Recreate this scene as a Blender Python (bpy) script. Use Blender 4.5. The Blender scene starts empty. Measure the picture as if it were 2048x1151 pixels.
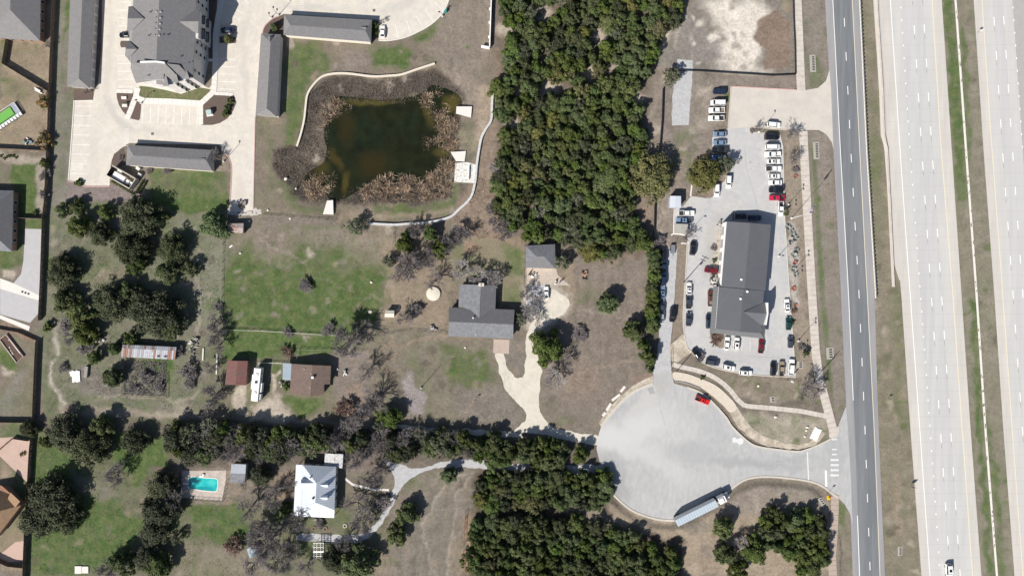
import bpy, bmesh, math, random
import numpy as np
from mathutils import Vector, Matrix, noise as mnoise
from mathutils.geometry import tessellate_polygon

# ------------------------------------------------------------------ camera, light, exposure
S = 0.18            # metres per photograph pixel at ground level (photograph 2048 x 1151)
H = 245.0           # flying height of the camera
SUN_EL, SHADOW = 39.0, (0.655, 0.756)     # sun elevation, direction shadows fall on the ground (east, north)
sc = bpy.context.scene
cam_d = bpy.data.cameras.new('camera'); cam = bpy.data.objects.new('camera', cam_d)
sc.collection.objects.link(cam)
cam.location = (0, 0, H); cam.rotation_euler = (0, 0, 0)
cam_d.sensor_width = 36.0
cam_d.lens = 18.0 / (1024 * S / H)
cam_d.clip_start = 1.0; cam_d.clip_end = 6000.0
sc.camera = cam
world = bpy.data.worlds.new('World'); sc.world = world; world.use_nodes = True
_n = world.node_tree.nodes; _l = world.node_tree.links
_bg = _n['Background']; _sky = _n.new('ShaderNodeTexSky')
_sky.sky_type = 'NISHITA'; _sky.sun_disc = False
_sun_az = math.atan2(-SHADOW[0], -SHADOW[1])          # compass angle of the sun (from +Y towards +X)
_sky.sun_elevation = math.radians(SUN_EL); _sky.sun_rotation = _sun_az
_l.new(_sky.outputs[0], _bg.inputs[0]); _bg.inputs[1].default_value = 0.058
sun_d = bpy.data.lights.new('sun', 'SUN'); sun = bpy.data.objects.new('sun', sun_d)
sc.collection.objects.link(sun)
sun_d.energy = 4.6; sun_d.angle = math.radians(0.53); sun_d.color = (1.0, 0.95, 0.87)
_c = math.cos(math.radians(SUN_EL))
sun.rotation_euler = Vector((-SHADOW[0]*_c, -SHADOW[1]*_c, math.sin(math.radians(SUN_EL)))).to_track_quat('Z', 'Y').to_euler()
sun.location = (-60, -70, 80)
sc.view_settings.view_transform = 'Standard'; sc.view_settings.look = 'None'
sc.view_settings.gamma = 1.0; sc.view_settings.use_curve_mapping = False
sc.view_settings.exposure = 0.50
sc.render.engine = 'CYCLES'
sc.cycles.max_bounces = 4; sc.cycles.diffuse_bounces = 2; sc.cycles.glossy_bounces = 2
sc.cycles.transmission_bounces = 2; sc.cycles.transparent_max_bounces = 4

COL = sc.collection
rnd = random.Random(7)

# ------------------------------------------------------------------ helpers
def g(px, py):                       # ground point of a survey (photograph) coordinate
    return ((px-1024)*S, (575.5-py)*S)
def gh(px, py, h):                   # plan position of a point h metres above ground
    k = (H-h)/H
    return ((px-1024)*S*k, (575.5-py)*S*k)

class MB:
    """collects shapes into one mesh"""
    def __init__(self): self.v = []; self.f = []; self.m = []
    def add(self, vs, fs, mi=0):
        o = len(self.v); self.v += [tuple(p) for p in vs]
        for f in fs: self.f.append(tuple(i+o for i in f)); self.m.append(mi)
    def box(self, c, s, rz=0.0, mi=0, top=1.0, M=None):
        cx, cy, cz = c; hx, hy, hz = s[0]/2, s[1]/2, s[2]/2
        ca, sa = math.cos(rz), math.sin(rz); vs = []
        for z in (-1, 1):
            t = top if z > 0 else 1.0
            for x, y in ((-1, -1), (1, -1), (1, 1), (-1, 1)):
                X, Y = x*hx*t, y*hy*t
                vs.append((cx+X*ca-Y*sa, cy+X*sa+Y*ca, cz+z*hz))
        if M: vs = [M @ Vector(p) for p in vs]
        self.add(vs, [(0,3,2,1),(4,5,6,7),(0,1,5,4),(1,2,6,5),(2,3,7,6),(3,0,4,7)], mi)
    def bar(self, a, b, r, n=6, r2=None, mi=0, cap=True):
        a, b = Vector(a), Vector(b); d = (b-a)
        if d.length < 1e-6: return
        q = d.to_track_quat('Z', 'Y'); r2 = r if r2 is None else r2; vs = []
        for p, rr in ((a, r), (b, r2)):
            for k in range(n):
                t = 2*math.pi*k/n; vs.append(p + q @ Vector((rr*math.cos(t), rr*math.sin(t), 0)))
        fs = [(k, (k+1) % n, n+(k+1) % n, n+k) for k in range(n)]
        if cap: fs += [tuple(range(n-1, -1, -1)), tuple(range(n, 2*n))]
        self.add(vs, fs, mi)
    def prism(self, pts, z0, z1, mi=0, top_mi=None):
        """closed prism over a plan polygon"""
        n = len(pts)
        if sum(pts[i][0]*pts[(i+1) % n][1]-pts[(i+1) % n][0]*pts[i][1] for i in range(n)) < 0: pts = pts[::-1]
        vs = [(x, y, z0) for x, y in pts] + [(x, y, z1) for x, y in pts]
        self.add(vs, [(i, (i+1) % n, n+(i+1) % n, n+i) for i in range(n)], mi)
        tri = tessellate_polygon([[Vector((x, y, 0)) for x, y in pts]])
        self.add([(x, y, z1) for x, y in pts], [fix(t, pts) for t in tri], mi if top_mi is None else top_mi)
    def lathe(self, prof, n=12, c=(0, 0, 0), mi=0):
        vs = []; fs = []
        for r, z in prof:
            for k in range(n):
                t = 2*math.pi*k/n; vs.append((c[0]+r*math.cos(t), c[1]+r*math.sin(t), c[2]+z))
        for i in range(len(prof)-1):
            for k in range(n):
                fs.append((i*n+k, i*n+(k+1) % n, (i+1)*n+(k+1) % n, (i+1)*n+k))
        fs.append(tuple((len(prof)-1)*n+k for k in range(n)))
        self.add(vs, fs, mi)
    def mesh(self, name, mats):
        me = bpy.data.meshes.new(name); me.from_pydata(self.v, [], self.f)
        for m in (mats if isinstance(mats, (list, tuple)) else [mats]): me.materials.append(m)
        if any(self.m): me.polygons.foreach_set('material_index', self.m)
        me.update(); return me
    def build(self, name, mats, parent=None, loc=None, smooth=False):
        me = self.mesh(name, mats)
        if smooth: me.polygons.foreach_set('use_smooth', [True]*len(me.polygons))
        o = bpy.data.objects.new(name, me); COL.objects.link(o)
        if parent: o.parent = parent
        if loc: o.location = loc
        return o
def fix(t, pts):
    a, b, c = (pts[i] for i in t)
    return t if (b[0]-a[0])*(c[1]-a[1])-(c[0]-a[0])*(b[1]-a[1]) > 0 else (t[0], t[2], t[1])

def tag(o, label=None, cat=None, group=None, kind=None):
    if label: o['label'] = label
    if cat: o['category'] = cat
    if group: o['group'] = group
    if kind: o['kind'] = kind
    return o
def thing(name, label, cat, loc=(0, 0, 0), rz=0.0, group=None):
    o = bpy.data.objects.new(name, None); COL.objects.link(o)
    o.location = loc; o.rotation_euler = (0, 0, rz); o.empty_display_size = 0.5
    return tag(o, label, cat, group)
def copy_tree(o, parent=None):
    c = o.copy(); COL.objects.link(c); c.parent = parent
    for ch in KIDS.get(o.name, ()): copy_tree_ch(ch, c)
    return c
def copy_tree_ch(o, parent):
    c = o.copy(); COL.objects.link(c); c.parent = parent
    for ch in KIDS.get(o.name, ()): copy_tree_ch(ch, c)
KIDS = {}
def register(root):
    def walk(o):
        ch = [x for x in COL.objects if x.parent == o]
        KIDS[o.name] = ch
        for c in ch: walk(c)
    walk(root); return root

def catmull(pts, closed=True, n=6):
    out = []; N = len(pts)
    rng = range(N) if closed else range(N-1)
    for i in rng:
        if closed: p0, p1, p2, p3 = pts[(i-1) % N], pts[i], pts[(i+1) % N], pts[(i+2) % N]
        else: p0, p1, p2, p3 = pts[max(i-1, 0)], pts[i], pts[i+1], pts[min(i+2, N-1)]
        for k in range(n):
            t = k/n; t2 = t*t; t3 = t2*t
            out.append(tuple(0.5*((2*p1[j])+(-p0[j]+p2[j])*t+(2*p0[j]-5*p1[j]+4*p2[j]-p3[j])*t2+(-p0[j]+3*p1[j]-3*p2[j]+p3[j])*t3) for j in (0, 1)))
    if not closed: out.append(tuple(pts[-1]))
    return out
def wobble(pts, amp, step=0.6, freq=0.35):
    out = []; N = len(pts)
    for i in range(N):
        a, b = pts[i], pts[(i+1) % N]; L = math.hypot(b[0]-a[0], b[1]-a[1]); m = max(1, int(L/step))
        for k in range(m):
            x, y = a[0]+(b[0]-a[0])*k/m, a[1]+(b[1]-a[1])*k/m
            v = mnoise.noise_vector(Vector((x*freq, y*freq, 3.1))); w = mnoise.noise_vector(Vector((x*freq*3, y*freq*3, 9.1)))
            out.append((x+amp*(v.x+.5*w.x)*1.6, y+amp*(v.y+.5*w.y)*1.6))
    return out
def sheet(name, pts, z, m, wob=0.0, smooth=False, parent=None, px=True, kind='structure', thick=0.0, label=None, sn=6):
    P = [g(*p) for p in pts] if px else list(pts)
    if smooth: P = catmull(P, n=sn)
    if wob: P = wobble(P, wob)
    b = MB()
    if thick: b.prism(P, z-thick, z)
    else:
        tri = tessellate_polygon([[Vector((x, y, 0)) for x, y in P]])
        b.add([(x, y, z) for x, y in P], [fix(t, P) for t in tri])
    o = b.build(name, m, parent)
    if parent is None: tag(o, label=label, kind=kind)
    return o
def ribbon(pts, w, closed=False):
    """plan outline of a strip of width w (metres) along pts (metres)"""
    n = len(pts); L = []; R = []
    for i in range(n):
        a = pts[max(i-1, 0)]; b = pts[min(i+1, n-1)]
        dx, dy = b[0]-a[0], b[1]-a[1]; d = math.hypot(dx, dy) or 1
        wi = w[i] if isinstance(w, (list, tuple)) else w
        L.append((pts[i][0]-dy/d*wi/2, pts[i][1]+dx/d*wi/2)); R.append((pts[i][0]+dy/d*wi/2, pts[i][1]-dx/d*wi/2))
    return L, R
def strip(b, pts, w, z0, z1, mi=0):
    """solid strip (kerb, wall) between z0 and z1 along pts"""
    L, R = ribbon(pts, w); n = len(pts)
    vs = [(x, y, z0) for x, y in L]+[(x, y, z0) for x, y in R]+[(x, y, z1) for x, y in L]+[(x, y, z1) for x, y in R]
    fs = []
    for i in range(n-1):
        fs += [(2*n+i, 3*n+i, 3*n+i+1, 2*n+i+1), (i, 2*n+i, 2*n+i+1, i+1), (n+i, n+i+1, 3*n+i+1, 3*n+i)]
    fs += [(0, n, 3*n, 2*n), (n-1, 3*n-1, 4*n-1, 2*n-1)]
    b.add(vs, fs, mi)

# ------------------------------------------------------------------ materials
def mat(name, col, rough=0.85, var=0.15, scale=1.0, detail=5.0, col2=None, spots=None, bump=0.0, metal=0.0, stretch=None, spec=0.3, island=0.0, coat=0.0):
    """col varied by fractal noise (metres); col2 mixes in as patches; spots=(colour, scale, threshold)"""
    m = bpy.data.materials.new(name); m.use_nodes = True
    nt = m.node_tree; N = nt.nodes; L = nt.links; bs = N['Principled BSDF']
    bs.inputs['Roughness'].default_value = rough; bs.inputs['Metallic'].default_value = metal
    bs.inputs['Specular IOR Level'].default_value = spec
    if coat: bs.inputs['Coat Weight'].default_value = coat; bs.inputs['Coat Roughness'].default_value = 0.05
    geo = N.new('ShaderNodeNewGeometry'); vec = geo.outputs['Position']
    if stretch:
        mp = N.new('ShaderNodeMapping'); mp.inputs['Scale'].default_value = stretch[:3]
        if len(stretch) == 4: mp.inputs['Rotation'].default_value = (0, 0, -stretch[3])
        L.new(vec, mp.inputs['Vector']); vec = mp.outputs[0]
    n1 = N.new('ShaderNodeTexNoise'); n1.inputs['Scale'].default_value = 1.0/scale; n1.inputs['Detail'].default_value = detail
    n1.inputs['Roughness'].default_value = 0.62
    L.new(vec, n1.inputs['Vector'])
    ramp = N.new('ShaderNodeMapRange'); ramp.inputs[1].default_value = 0.3; ramp.inputs[2].default_value = 0.7
    ramp.inputs[3].default_value = 1-var; ramp.inputs[4].default_value = 1+var
    L.new(n1.outputs['Fac'], ramp.inputs[0])
    c = None
    def rgb(cc):
        r = N.new('ShaderNodeRGB'); r.outputs[0].default_value = (*cc, 1); return r.outputs[0]
    c = rgb(col)
    if col2:
        n2 = N.new('ShaderNodeTexNoise'); n2.inputs['Scale'].default_value = 0.35/scale; n2.inputs['Detail'].default_value = 4
        L.new(vec, n2.inputs['Vector'])
        r2 = N.new('ShaderNodeMapRange'); r2.inputs[1].default_value = 0.42; r2.inputs[2].default_value = 0.6
        L.new(n2.outputs['Fac'], r2.inputs[0])
        mx = N.new('ShaderNodeMix'); mx.data_type = 'RGBA'; L.new(r2.outputs[0], mx.inputs[0]); L.new(c, mx.inputs[6]); L.new(rgb(col2), mx.inputs[7]); c = mx.outputs[2]
    if spots:
        n3 = N.new('ShaderNodeTexNoise'); n3.inputs['Scale'].default_value = 1.0/spots[1]; n3.inputs['Detail'].default_value = 3
        L.new(geo.outputs['Position'], n3.inputs['Vector'])
        r3 = N.new('ShaderNodeMapRange'); r3.inputs[1].default_value = spots[2]; r3.inputs[2].default_value = spots[2]+0.06
        L.new(n3.outputs['Fac'], r3.inputs[0])
        mx = N.new('ShaderNodeMix'); mx.data_type = 'RGBA'; L.new(r3.outputs[0], mx.inputs[0]); L.new(c, mx.inputs[6]); L.new(rgb(spots[0]), mx.inputs[7]); c = mx.outputs[2]
    fac = ramp.outputs[0]
    if island:
        oi = N.new('ShaderNodeNewGeometry'); r4 = N.new('ShaderNodeMapRange'); r4.inputs[3].default_value = 1-island; r4.inputs[4].default_value = 1+island
        L.new(oi.outputs['Random Per Island'], r4.inputs[0])
        mm = N.new('ShaderNodeMath'); mm.operation = 'MULTIPLY'; L.new(fac, mm.inputs[0]); L.new(r4.outputs[0], mm.inputs[1]); fac = mm.outputs[0]
    vm = N.new('ShaderNodeVectorMath'); vm.operation = 'SCALE'; L.new(c, vm.inputs[0]); L.new(fac, vm.inputs['Scale'])
    L.new(vm.outputs[0], bs.inputs['Base Color'])
    if bump:
        bp = N.new('ShaderNodeBump'); bp.inputs['Strength'].default_value = bump; bp.inputs['Distance'].default_value = 0.1
        L.new(n1.outputs['Fac'], bp.inputs['Height']); L.new(bp.outputs[0], bs.inputs['Normal'])
    return m
def plain(name, col, rough=0.5, metal=0.0, spec=0.5, coat=0.0):
    m = bpy.data.materials.new(name); m.use_nodes = True; bs = m.node_tree.nodes['Principled BSDF']
    bs.inputs['Base Color'].default_value = (*col, 1); bs.inputs['Roughness'].default_value = rough
    bs.inputs['Metallic'].default_value = metal; bs.inputs['Specular IOR Level'].default_value = spec
    if coat: bs.inputs['Coat Weight'].default_value = coat; bs.inputs['Coat Roughness'].default_value = 0.06
    return m

M_hwy = mat('highway_concrete', (.51, .50, .485), var=.05, scale=2.5, col2=(.49, .485, .475), stretch=(1, .12, 1, .07))
M_hwy2 = mat('highway_lane_concrete', (.465, .465, .465), var=.06, scale=1.6, col2=(.50, .495, .485), stretch=(1, .06, 1, .07))
M_shoulder = mat('shoulder_concrete', (.53, .505, .47), var=.06, scale=1.8, col2=(.50, .475, .445), stretch=(1, .12, 1, .07))
M_asph = mat('worn_asphalt', (.155, .165, .18), var=.12, scale=1.2, col2=(.185, .195, .205), stretch=(1, .07, 1, .055))
M_asph2 = mat('pale_asphalt_shoulder', (.27, .27, .285), var=.08, scale=1.5, col2=(.30, .295, .30), stretch=(1, .1, 1, .055))
M_lot = mat('bleached_lot_asphalt', (.43, .43, .435), var=.08, scale=1.6, col2=(.47, .46, .45), spots=((.30, .29, .28), 1.7, .68))
M_culdesac = mat('bleached_culdesac_asphalt', (.40, .40, .402), var=.11, scale=1.3, detail=8, col2=(.415, .415, .415), stretch=(1, .45, 1, .5), spots=((.34, .34, .34), 1.2, .70))
M_conc = mat('cream_concrete', (.61, .565, .50), var=.07, scale=1.5, col2=(.57, .53, .475), spots=((.44, .41, .37), 1.3, .66))
M_walk = mat('sidewalk_concrete', (.55, .50, .45), var=.09, scale=.8, col2=(.49, .44, .395), island=.05)
M_white_conc = mat('white_concrete', (.68, .65, .61), var=.07, scale=.8, spots=((.5, .47, .43), .8, .66))
M_kerb = mat('kerb_concrete', (.52, .48, .42), var=.12, scale=.7)
M_redkerb = mat('faded_red_kerb', (.52, .35, .33), var=.15, scale=.7)
M_paint = mat('white_road_paint', (.80, .80, .78), var=.10, scale=.3, rough=.6)
M_wornpaint = mat('worn_white_paint', (.64, .64, .64), var=.2, scale=.3, rough=.7)
M_cream = mat('cream_road_paint', (.70, .62, .47), var=.1, scale=.4, rough=.7)
M_joint = mat('joint_sealant', (.30, .29, .28), var=.2, scale=.5)
M_dirt = mat('pale_caliche', (.50, .44, .36), var=.2, scale=1.1, col2=(.36, .31, .25), bump=.5)
M_gravel = mat('white_gravel', (.60, .555, .48), var=.09, scale=1.6, detail=8, col2=(.56, .52, .45), bump=.12)
M_grey_gravel = mat('grey_gravel', (.44, .44, .45), var=.14, scale=.7, detail=8, col2=(.40, .40, .41), bump=.12)
M_mulch = mat('dark_mulch', (.12, .088, .075), var=.35, scale=.35, detail=8, bump=.8)
M_mulch2 = mat('brown_bed_soil', (.205, .165, .13), var=.25, scale=.5, detail=8, bump=.6, col2=(.24, .20, .16))
M_grass_isle = mat('bermuda_turf', (.15, .14, .075), var=.35, scale=.5, detail=8, bump=.8, col2=(.10, .125, .05))
M_bark = mat('grey_bark', (.20, .175, .155), var=.3, scale=.2)
M_palebark = mat('pale_bark', (.34, .31, .29), var=.25, scale=.3)
M_twig = mat('winter_twigs', (.195, .175, .175), var=.3, scale=.8, island=.3)
M_twig2 = mat('pale_winter_twigs', (.36, .33, .32), var=.25, scale=.8, island=.3)
M_twig3 = mat('red_brown_twigs', (.17, .11, .09), var=.3, scale=.8, island=.3)
def leafmat(name, c1, c2, v=.45, objvar=.22):
    m = mat(name, c1, rough=.75, var=.30, scale=.9, detail=3, col2=c2, island=v, spec=.2)
    nt = m.node_tree; N = nt.nodes; L = nt.links; bs = N['Principled BSDF']; src = bs.inputs['Base Color'].links[0].from_socket
    oi = N.new('ShaderNodeObjectInfo'); hs = N.new('ShaderNodeHueSaturation')
    for k, (a, b) in (('Hue', (.485, .515)), ('Saturation', (.75, 1.12)), ('Value', (1-objvar, 1+objvar))):
        wn = N.new('ShaderNodeMath'); wn.operation = 'FRACT'; mu = N.new('ShaderNodeMath'); mu.operation = 'MULTIPLY'; mu.inputs[1].default_value = {'Hue': 7.31, 'Saturation': 13.7, 'Value': 1.0}[k]
        L.new(oi.outputs['Random'], mu.inputs[0]); L.new(mu.outputs[0], wn.inputs[0]); mr = N.new('ShaderNodeMapRange'); mr.inputs[3].default_value = a; mr.inputs[4].default_value = b; L.new(wn.outputs[0], mr.inputs[0]); L.new(mr.outputs[0], hs.inputs[k])
    L.new(src, hs.inputs['Color']); L.new(hs.outputs[0], bs.inputs['Base Color']); return m
def soften(m, spots, warp=3.0):
    """dust, stains, worn areas and painted shade with soft ragged edges: (px, py, rx, ry, degrees, colour, strength), radii in metres"""
    nt = m.node_tree; N = nt.nodes; L = nt.links; bs = N['Principled BSDF']; c = bs.inputs['Base Color'].links[0].from_socket
    geo = N.new('ShaderNodeNewGeometry'); nz = N.new('ShaderNodeTexNoise'); nz.inputs['Scale'].default_value = .22; nz.inputs['Detail'].default_value = 5; L.new(geo.outputs['Position'], nz.inputs['Vector'])
    sb = N.new('ShaderNodeVectorMath'); sb.operation = 'SUBTRACT'; L.new(nz.outputs['Color'], sb.inputs[0]); sb.inputs[1].default_value = (.5, .5, .5)
    sl = N.new('ShaderNodeVectorMath'); sl.operation = 'SCALE'; sl.inputs['Scale'].default_value = warp*2; L.new(sb.outputs[0], sl.inputs[0])
    ad = N.new('ShaderNodeVectorMath'); ad.operation = 'ADD'; L.new(geo.outputs['Position'], ad.inputs[0]); L.new(sl.outputs[0], ad.inputs[1])
    for px, py, rx, ry, deg, col, st in spots:
        x, y = g(px, py); mp = N.new('ShaderNodeMapping'); mp.vector_type = 'TEXTURE'; mp.inputs['Location'].default_value = (x, y, 0); mp.inputs['Rotation'].default_value = (0, 0, math.radians(deg)); mp.inputs['Scale'].default_value = (rx, ry, 1e3)
        L.new(ad.outputs[0], mp.inputs['Vector']); gr = N.new('ShaderNodeTexGradient'); gr.gradient_type = 'SPHERICAL'; L.new(mp.outputs[0], gr.inputs['Vector'])
        mr = N.new('ShaderNodeMapRange'); mr.interpolation_type = 'SMOOTHSTEP'; mr.inputs[1].default_value = 0; mr.inputs[2].default_value = .75; mr.inputs[4].default_value = st; L.new(gr.outputs['Fac'], mr.inputs[0])
        mx = N.new('ShaderNodeMix'); mx.data_type = 'RGBA'; L.new(mr.outputs[0], mx.inputs[0]); L.new(c, mx.inputs[6]); mx.inputs[7].default_value = (*col, 1); c = mx.outputs[2]
    L.new(c, bs.inputs['Base Color'])
M_jun = leafmat('juniper_foliage', (.066, .094, .026), (.088, .108, .032))
M_jun2 = leafmat('bright_juniper_foliage', (.084, .114, .032), (.064, .092, .026))
M_oak = leafmat('live_oak_foliage', (.068, .076, .040), (.050, .061, .028))
M_oak2 = leafmat('olive_foliage', (.135, .128, .045), (.100, .106, .036))
M_greyleaf = leafmat('grey_green_foliage', (.125, .135, .088), (.09, .105, .062))
M_agave = leafmat('blue_grey_agave', (.27, .28, .26), (.20, .22, .20), .25)
M_redleaf = leafmat('red_shrub_foliage', (.36, .12, .09), (.28, .12, .09), .3)
M_orangeleaf = leafmat('rusty_shrub_foliage', (.20, .11, .045), (.10, .10, .035), .4)
M_reed = mat('dry_reeds', (.38, .285, .20), var=.35, scale=1.0, island=.6, col2=(.20, .145, .11))
M_reed2 = mat('dark_sedge', (.10, .078, .062), var=.3, scale=1.4, island=.5, col2=(.20, .165, .125))
M_steel = plain('galvanised_steel', (.45, .46, .47), .4, .7)
M_darkmetal = plain('dark_metal', (.035, .035, .04), .5, .3)
M_tyre = plain('rubber', (.02, .02, .022), .8)
M_rim = plain('alloy', (.5, .5, .52), .3, .8)
M_glass = plain('tinted_glass', (.012, .018, .022), .08, 0, .8)
M_wglass = plain('window_glass', (.03, .04, .05), .1, 0, .8)
M_lamp = plain('headlamp_lens', (.7, .72, .74), .15)
M_tail = plain('tail_lamp_lens', (.35, .02, .02), .25)
M_blackp = plain('black_plastic', (.03, .03, .032), .6)
M_woodf = mat('weathered_fence_wood', (.15, .115, .09), var=.25, scale=.5, island=.12)
M_woodf2 = mat('grey_weathered_wood', (.28, .26, .235), var=.25, scale=.5, island=.15)
M_silt = plain('black_silt_fabric', (.02, .02, .022), .9)
M_shingle = mat('grey_shingles_shade_tone', (.155, .153, .16), var=.10, scale=.35, detail=8, col2=(.17, .167, .174), bump=.5)  # darker copy of the roof shingles, slope shade put into the colour
M_shingle_lit = mat('grey_shingles_lit_tone', (.195, .19, .192), var=.12, scale=.35, detail=8, col2=(.215, .21, .21), bump=.5)  # paler copy of the same shingles, sunlight on the slopes put into the colour
M_shingle_b = mat('brown_shingles', (.17, .12, .10), var=.13, scale=.45, detail=8, col2=(.14, .105, .092), bump=.5)
M_shingle_t = mat('tan_shingles', (.30, .19, .115), var=.13, scale=.35, detail=8, col2=(.25, .165, .105), bump=.5)
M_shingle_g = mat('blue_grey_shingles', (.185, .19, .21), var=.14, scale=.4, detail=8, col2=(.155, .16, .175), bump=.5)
M_dealer = mat('slate_metal_roof', (.115, .12, .135), rough=.6, var=.04, scale=3, col2=(.12, .125, .14))
M_dealer2 = mat('grey_metal_awning', (.135, .138, .145), rough=.6, var=.05, scale=2)
M_whiteroof = mat('white_metal_roof', (.62, .66, .72), rough=.35, var=.04, scale=3, metal=.15)
M_whitewall = mat('white_wall', (.80, .79, .77), var=.04, scale=1.5)
M_creamwall = mat('cream_wall', (.66, .60, .52), var=.05, scale=1.5)
M_greywall = mat('grey_siding', (.36, .35, .37), var=.05, scale=1.2)
M_brick = mat('brown_brick', (.30, .19, .14), var=.15, scale=.3)
M_redmetal = mat('oxide_red_metal', (.19, .085, .075), rough=.55, var=.15, scale=.8, col2=(.165, .09, .08))
M_rusty = mat('rusty_corrugated_iron', (.47, .50, .54), rough=.55, var=.12, scale=.7, spots=((.30, .12, .07), .55, .53), stretch=(2.4, .35, 1))
M_water = mat('pond_water', (.014, .016, .006), rough=.10, var=.35, scale=4, col2=(.012, .018, .008), spec=.35)
soften(M_water, [(745, 330, 9, 8, 0, (.030, .023, .007), .8), (690, 250, 5, 11, 10, (.030, .024, .008), .7), (855, 225, 2.6, 8, 15, (.060, .048, .014), .9), (885, 255, 5, 2.4, -40, (.055, .045, .014), .8), (672, 320, 2.4, 7, 30, (.052, .040, .012), .9), (690, 365, 2.0, 6, -10, (.07, .055, .014), .8), (740, 203, 14, 1.8, 0, (.085, .072, .02), .8), (640, 335, 5, 5, 0, (.06, .05, .015), .7), (905, 205, 5, 5, 0, (.09, .075, .02), .8), (890, 305, 6, 2.4, 0, (.085, .07, .02), .7)], 1.6)
M_poolw = mat('pool_water', (.02, .42, .42), rough=.06, var=.18, scale=1.2, col2=(.03, .50, .48), spec=.5)
soften(M_poolw, [(386, 965, 3.2, 2.2, 20, (.02, .20, .24), .8), (405, 977, 6, 1.2, 3, (.01, .24, .27), .8), (398, 960, 1.6, .8, 40, (.03, .12, .14), .7), (425, 964, 2.5, 1.6, 0, (.10, .60, .56), .6)], .8)  # darker left end and a shadow painted into the water colour
M_pooltile = mat('teal_pool_plaster', (.05, .40, .40), var=.1, scale=1)
M_rock = mat('limestone', (.62, .58, .52), var=.15, scale=.4, island=.15)
M_darkstain = mat('wet_mud', (.085, .072, .05), var=.3, scale=.9)
# ------------------------------------------------------------------ the ground sheet
def axis(lo, hi, step, far):
    a = list(np.arange(lo, hi+step*.5, step)); d = step
    x = a[-1]; up = []
    while x < far: d *= 1.5; x += d; up.append(x)
    d = step; x = a[0]; dn = []
    while x > -far: d *= 1.5; x -= d; dn.append(x)
    return np.array(dn[::-1]+a+up)
GX = axis(-192, 192, 0.6, 2600); GY = axis(-111, 111, 0.6, 2600)
NX, NY = len(GX), len(GY)
XX, YY = np.meshgrid(GX, GY)          # (NY, NX)
def vnoise(x, y, seed):
    xi = np.floor(x).astype(np.int64); yi = np.floor(y).astype(np.int64); xf = x-xi; yf = y-yi
    def h(a, b):
        n = (a*374761393+b*668265263+seed*974711) & 0x7fffffff
        n = ((n ^ (n >> 13))*1274126177) & 0x7fffffff
        return ((n ^ (n >> 16)) & 0xffff)/65535.0
    u = xf*xf*(3-2*xf); v = yf*yf*(3-2*yf)
    return (h(xi, yi)*(1-u)+h(xi+1, yi)*u)*(1-v)+(h(xi, yi+1)*(1-u)+h(xi+1, yi+1)*u)*v
def fbm(x, y, sc_, seed, o=4):
    s = 0; a = .5; t = 0
    for k in range(o): s = s+a*vnoise(x/sc_*2**k, y/sc_*2**k, seed+k*17); t += a; a *= .55
    return s/t
WX = XX+(fbm(XX, YY, 5, 5)-.5)*5; WY = YY+(fbm(XX, YY, 5, 11)-.5)*5     # wandering coordinates for ragged edges
def sdf(pts, X, Y):
    d = np.full(X.shape, 1e9); inside = np.zeros(X.shape, bool); n = len(pts)
    for i in range(n):
        ax, ay = pts[i]; bx, by = pts[(i+1) % n]; ex, ey = bx-ax, by-ay
        L = ex*ex+ey*ey or 1e-9
        t = np.clip(((X-ax)*ex+(Y-ay)*ey)/L, 0, 1)
        d = np.minimum(d, (X-ax-t*ex)**2+(Y-ay-t*ey)**2)
        c = ((ay > Y) != (by > Y)) & (X < (bx-ax)*(Y-ay)/((by-ay) if by != ay else 1e-9)+ax)
        inside ^= c
    return np.where(inside, -1, 1)*np.sqrt(d)
def window(P, m):
    x0 = min(p[0] for p in P)-m; x1 = max(p[0] for p in P)+m; y0 = min(p[1] for p in P)-m; y1 = max(p[1] for p in P)+m
    i0, i1 = np.searchsorted(GX, [x0, x1]); j0, j1 = np.searchsorted(GY, [y0, y1])
    return slice(j0, j1), slice(i0, i1)
def sstep(e0, e1, x):
    t = np.clip((x-e0)/(e1-e0), 0, 1); return t*t*(3-2*t)
TINT = np.empty((NY, NX, 3)); TINT[:] = (.185, .152, .117)
GREEN = .12+.5*(fbm(XX, YY, 30, 3)-.5)
STONE = np.zeros((NY, NX))
f_ = fbm(XX, YY, 12, 21)[..., None]
TINT *= .88+.24*f_
HGT = np.zeros((NY, NX))
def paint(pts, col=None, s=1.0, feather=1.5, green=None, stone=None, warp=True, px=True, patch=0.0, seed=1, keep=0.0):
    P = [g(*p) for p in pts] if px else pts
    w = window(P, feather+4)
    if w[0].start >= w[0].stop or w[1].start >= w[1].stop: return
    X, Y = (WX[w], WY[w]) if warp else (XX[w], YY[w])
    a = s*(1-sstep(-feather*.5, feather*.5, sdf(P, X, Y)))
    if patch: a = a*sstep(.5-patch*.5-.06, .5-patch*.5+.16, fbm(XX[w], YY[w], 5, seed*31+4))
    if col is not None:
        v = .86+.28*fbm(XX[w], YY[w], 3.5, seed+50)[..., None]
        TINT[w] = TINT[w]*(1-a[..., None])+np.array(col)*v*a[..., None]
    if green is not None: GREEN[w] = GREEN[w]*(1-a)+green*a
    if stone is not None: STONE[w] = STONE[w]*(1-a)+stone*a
def blob(x, y, r, **k):
    ry = k.pop('ry', r); n = 14
    paint([(x+r*math.cos(2*math.pi*i/n), y+ry*math.sin(2*math.pi*i/n)) for i in range(n)], **k)
def track(pts, w, col, s=.8, feather=.8, **k):
    P = catmull([g(*p) for p in pts], closed=False, n=5); L, R = ribbon(P, w)
    paint(L+R[::-1], col, s, feather, px=False, green=k.pop('green', 0), **k)

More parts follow.
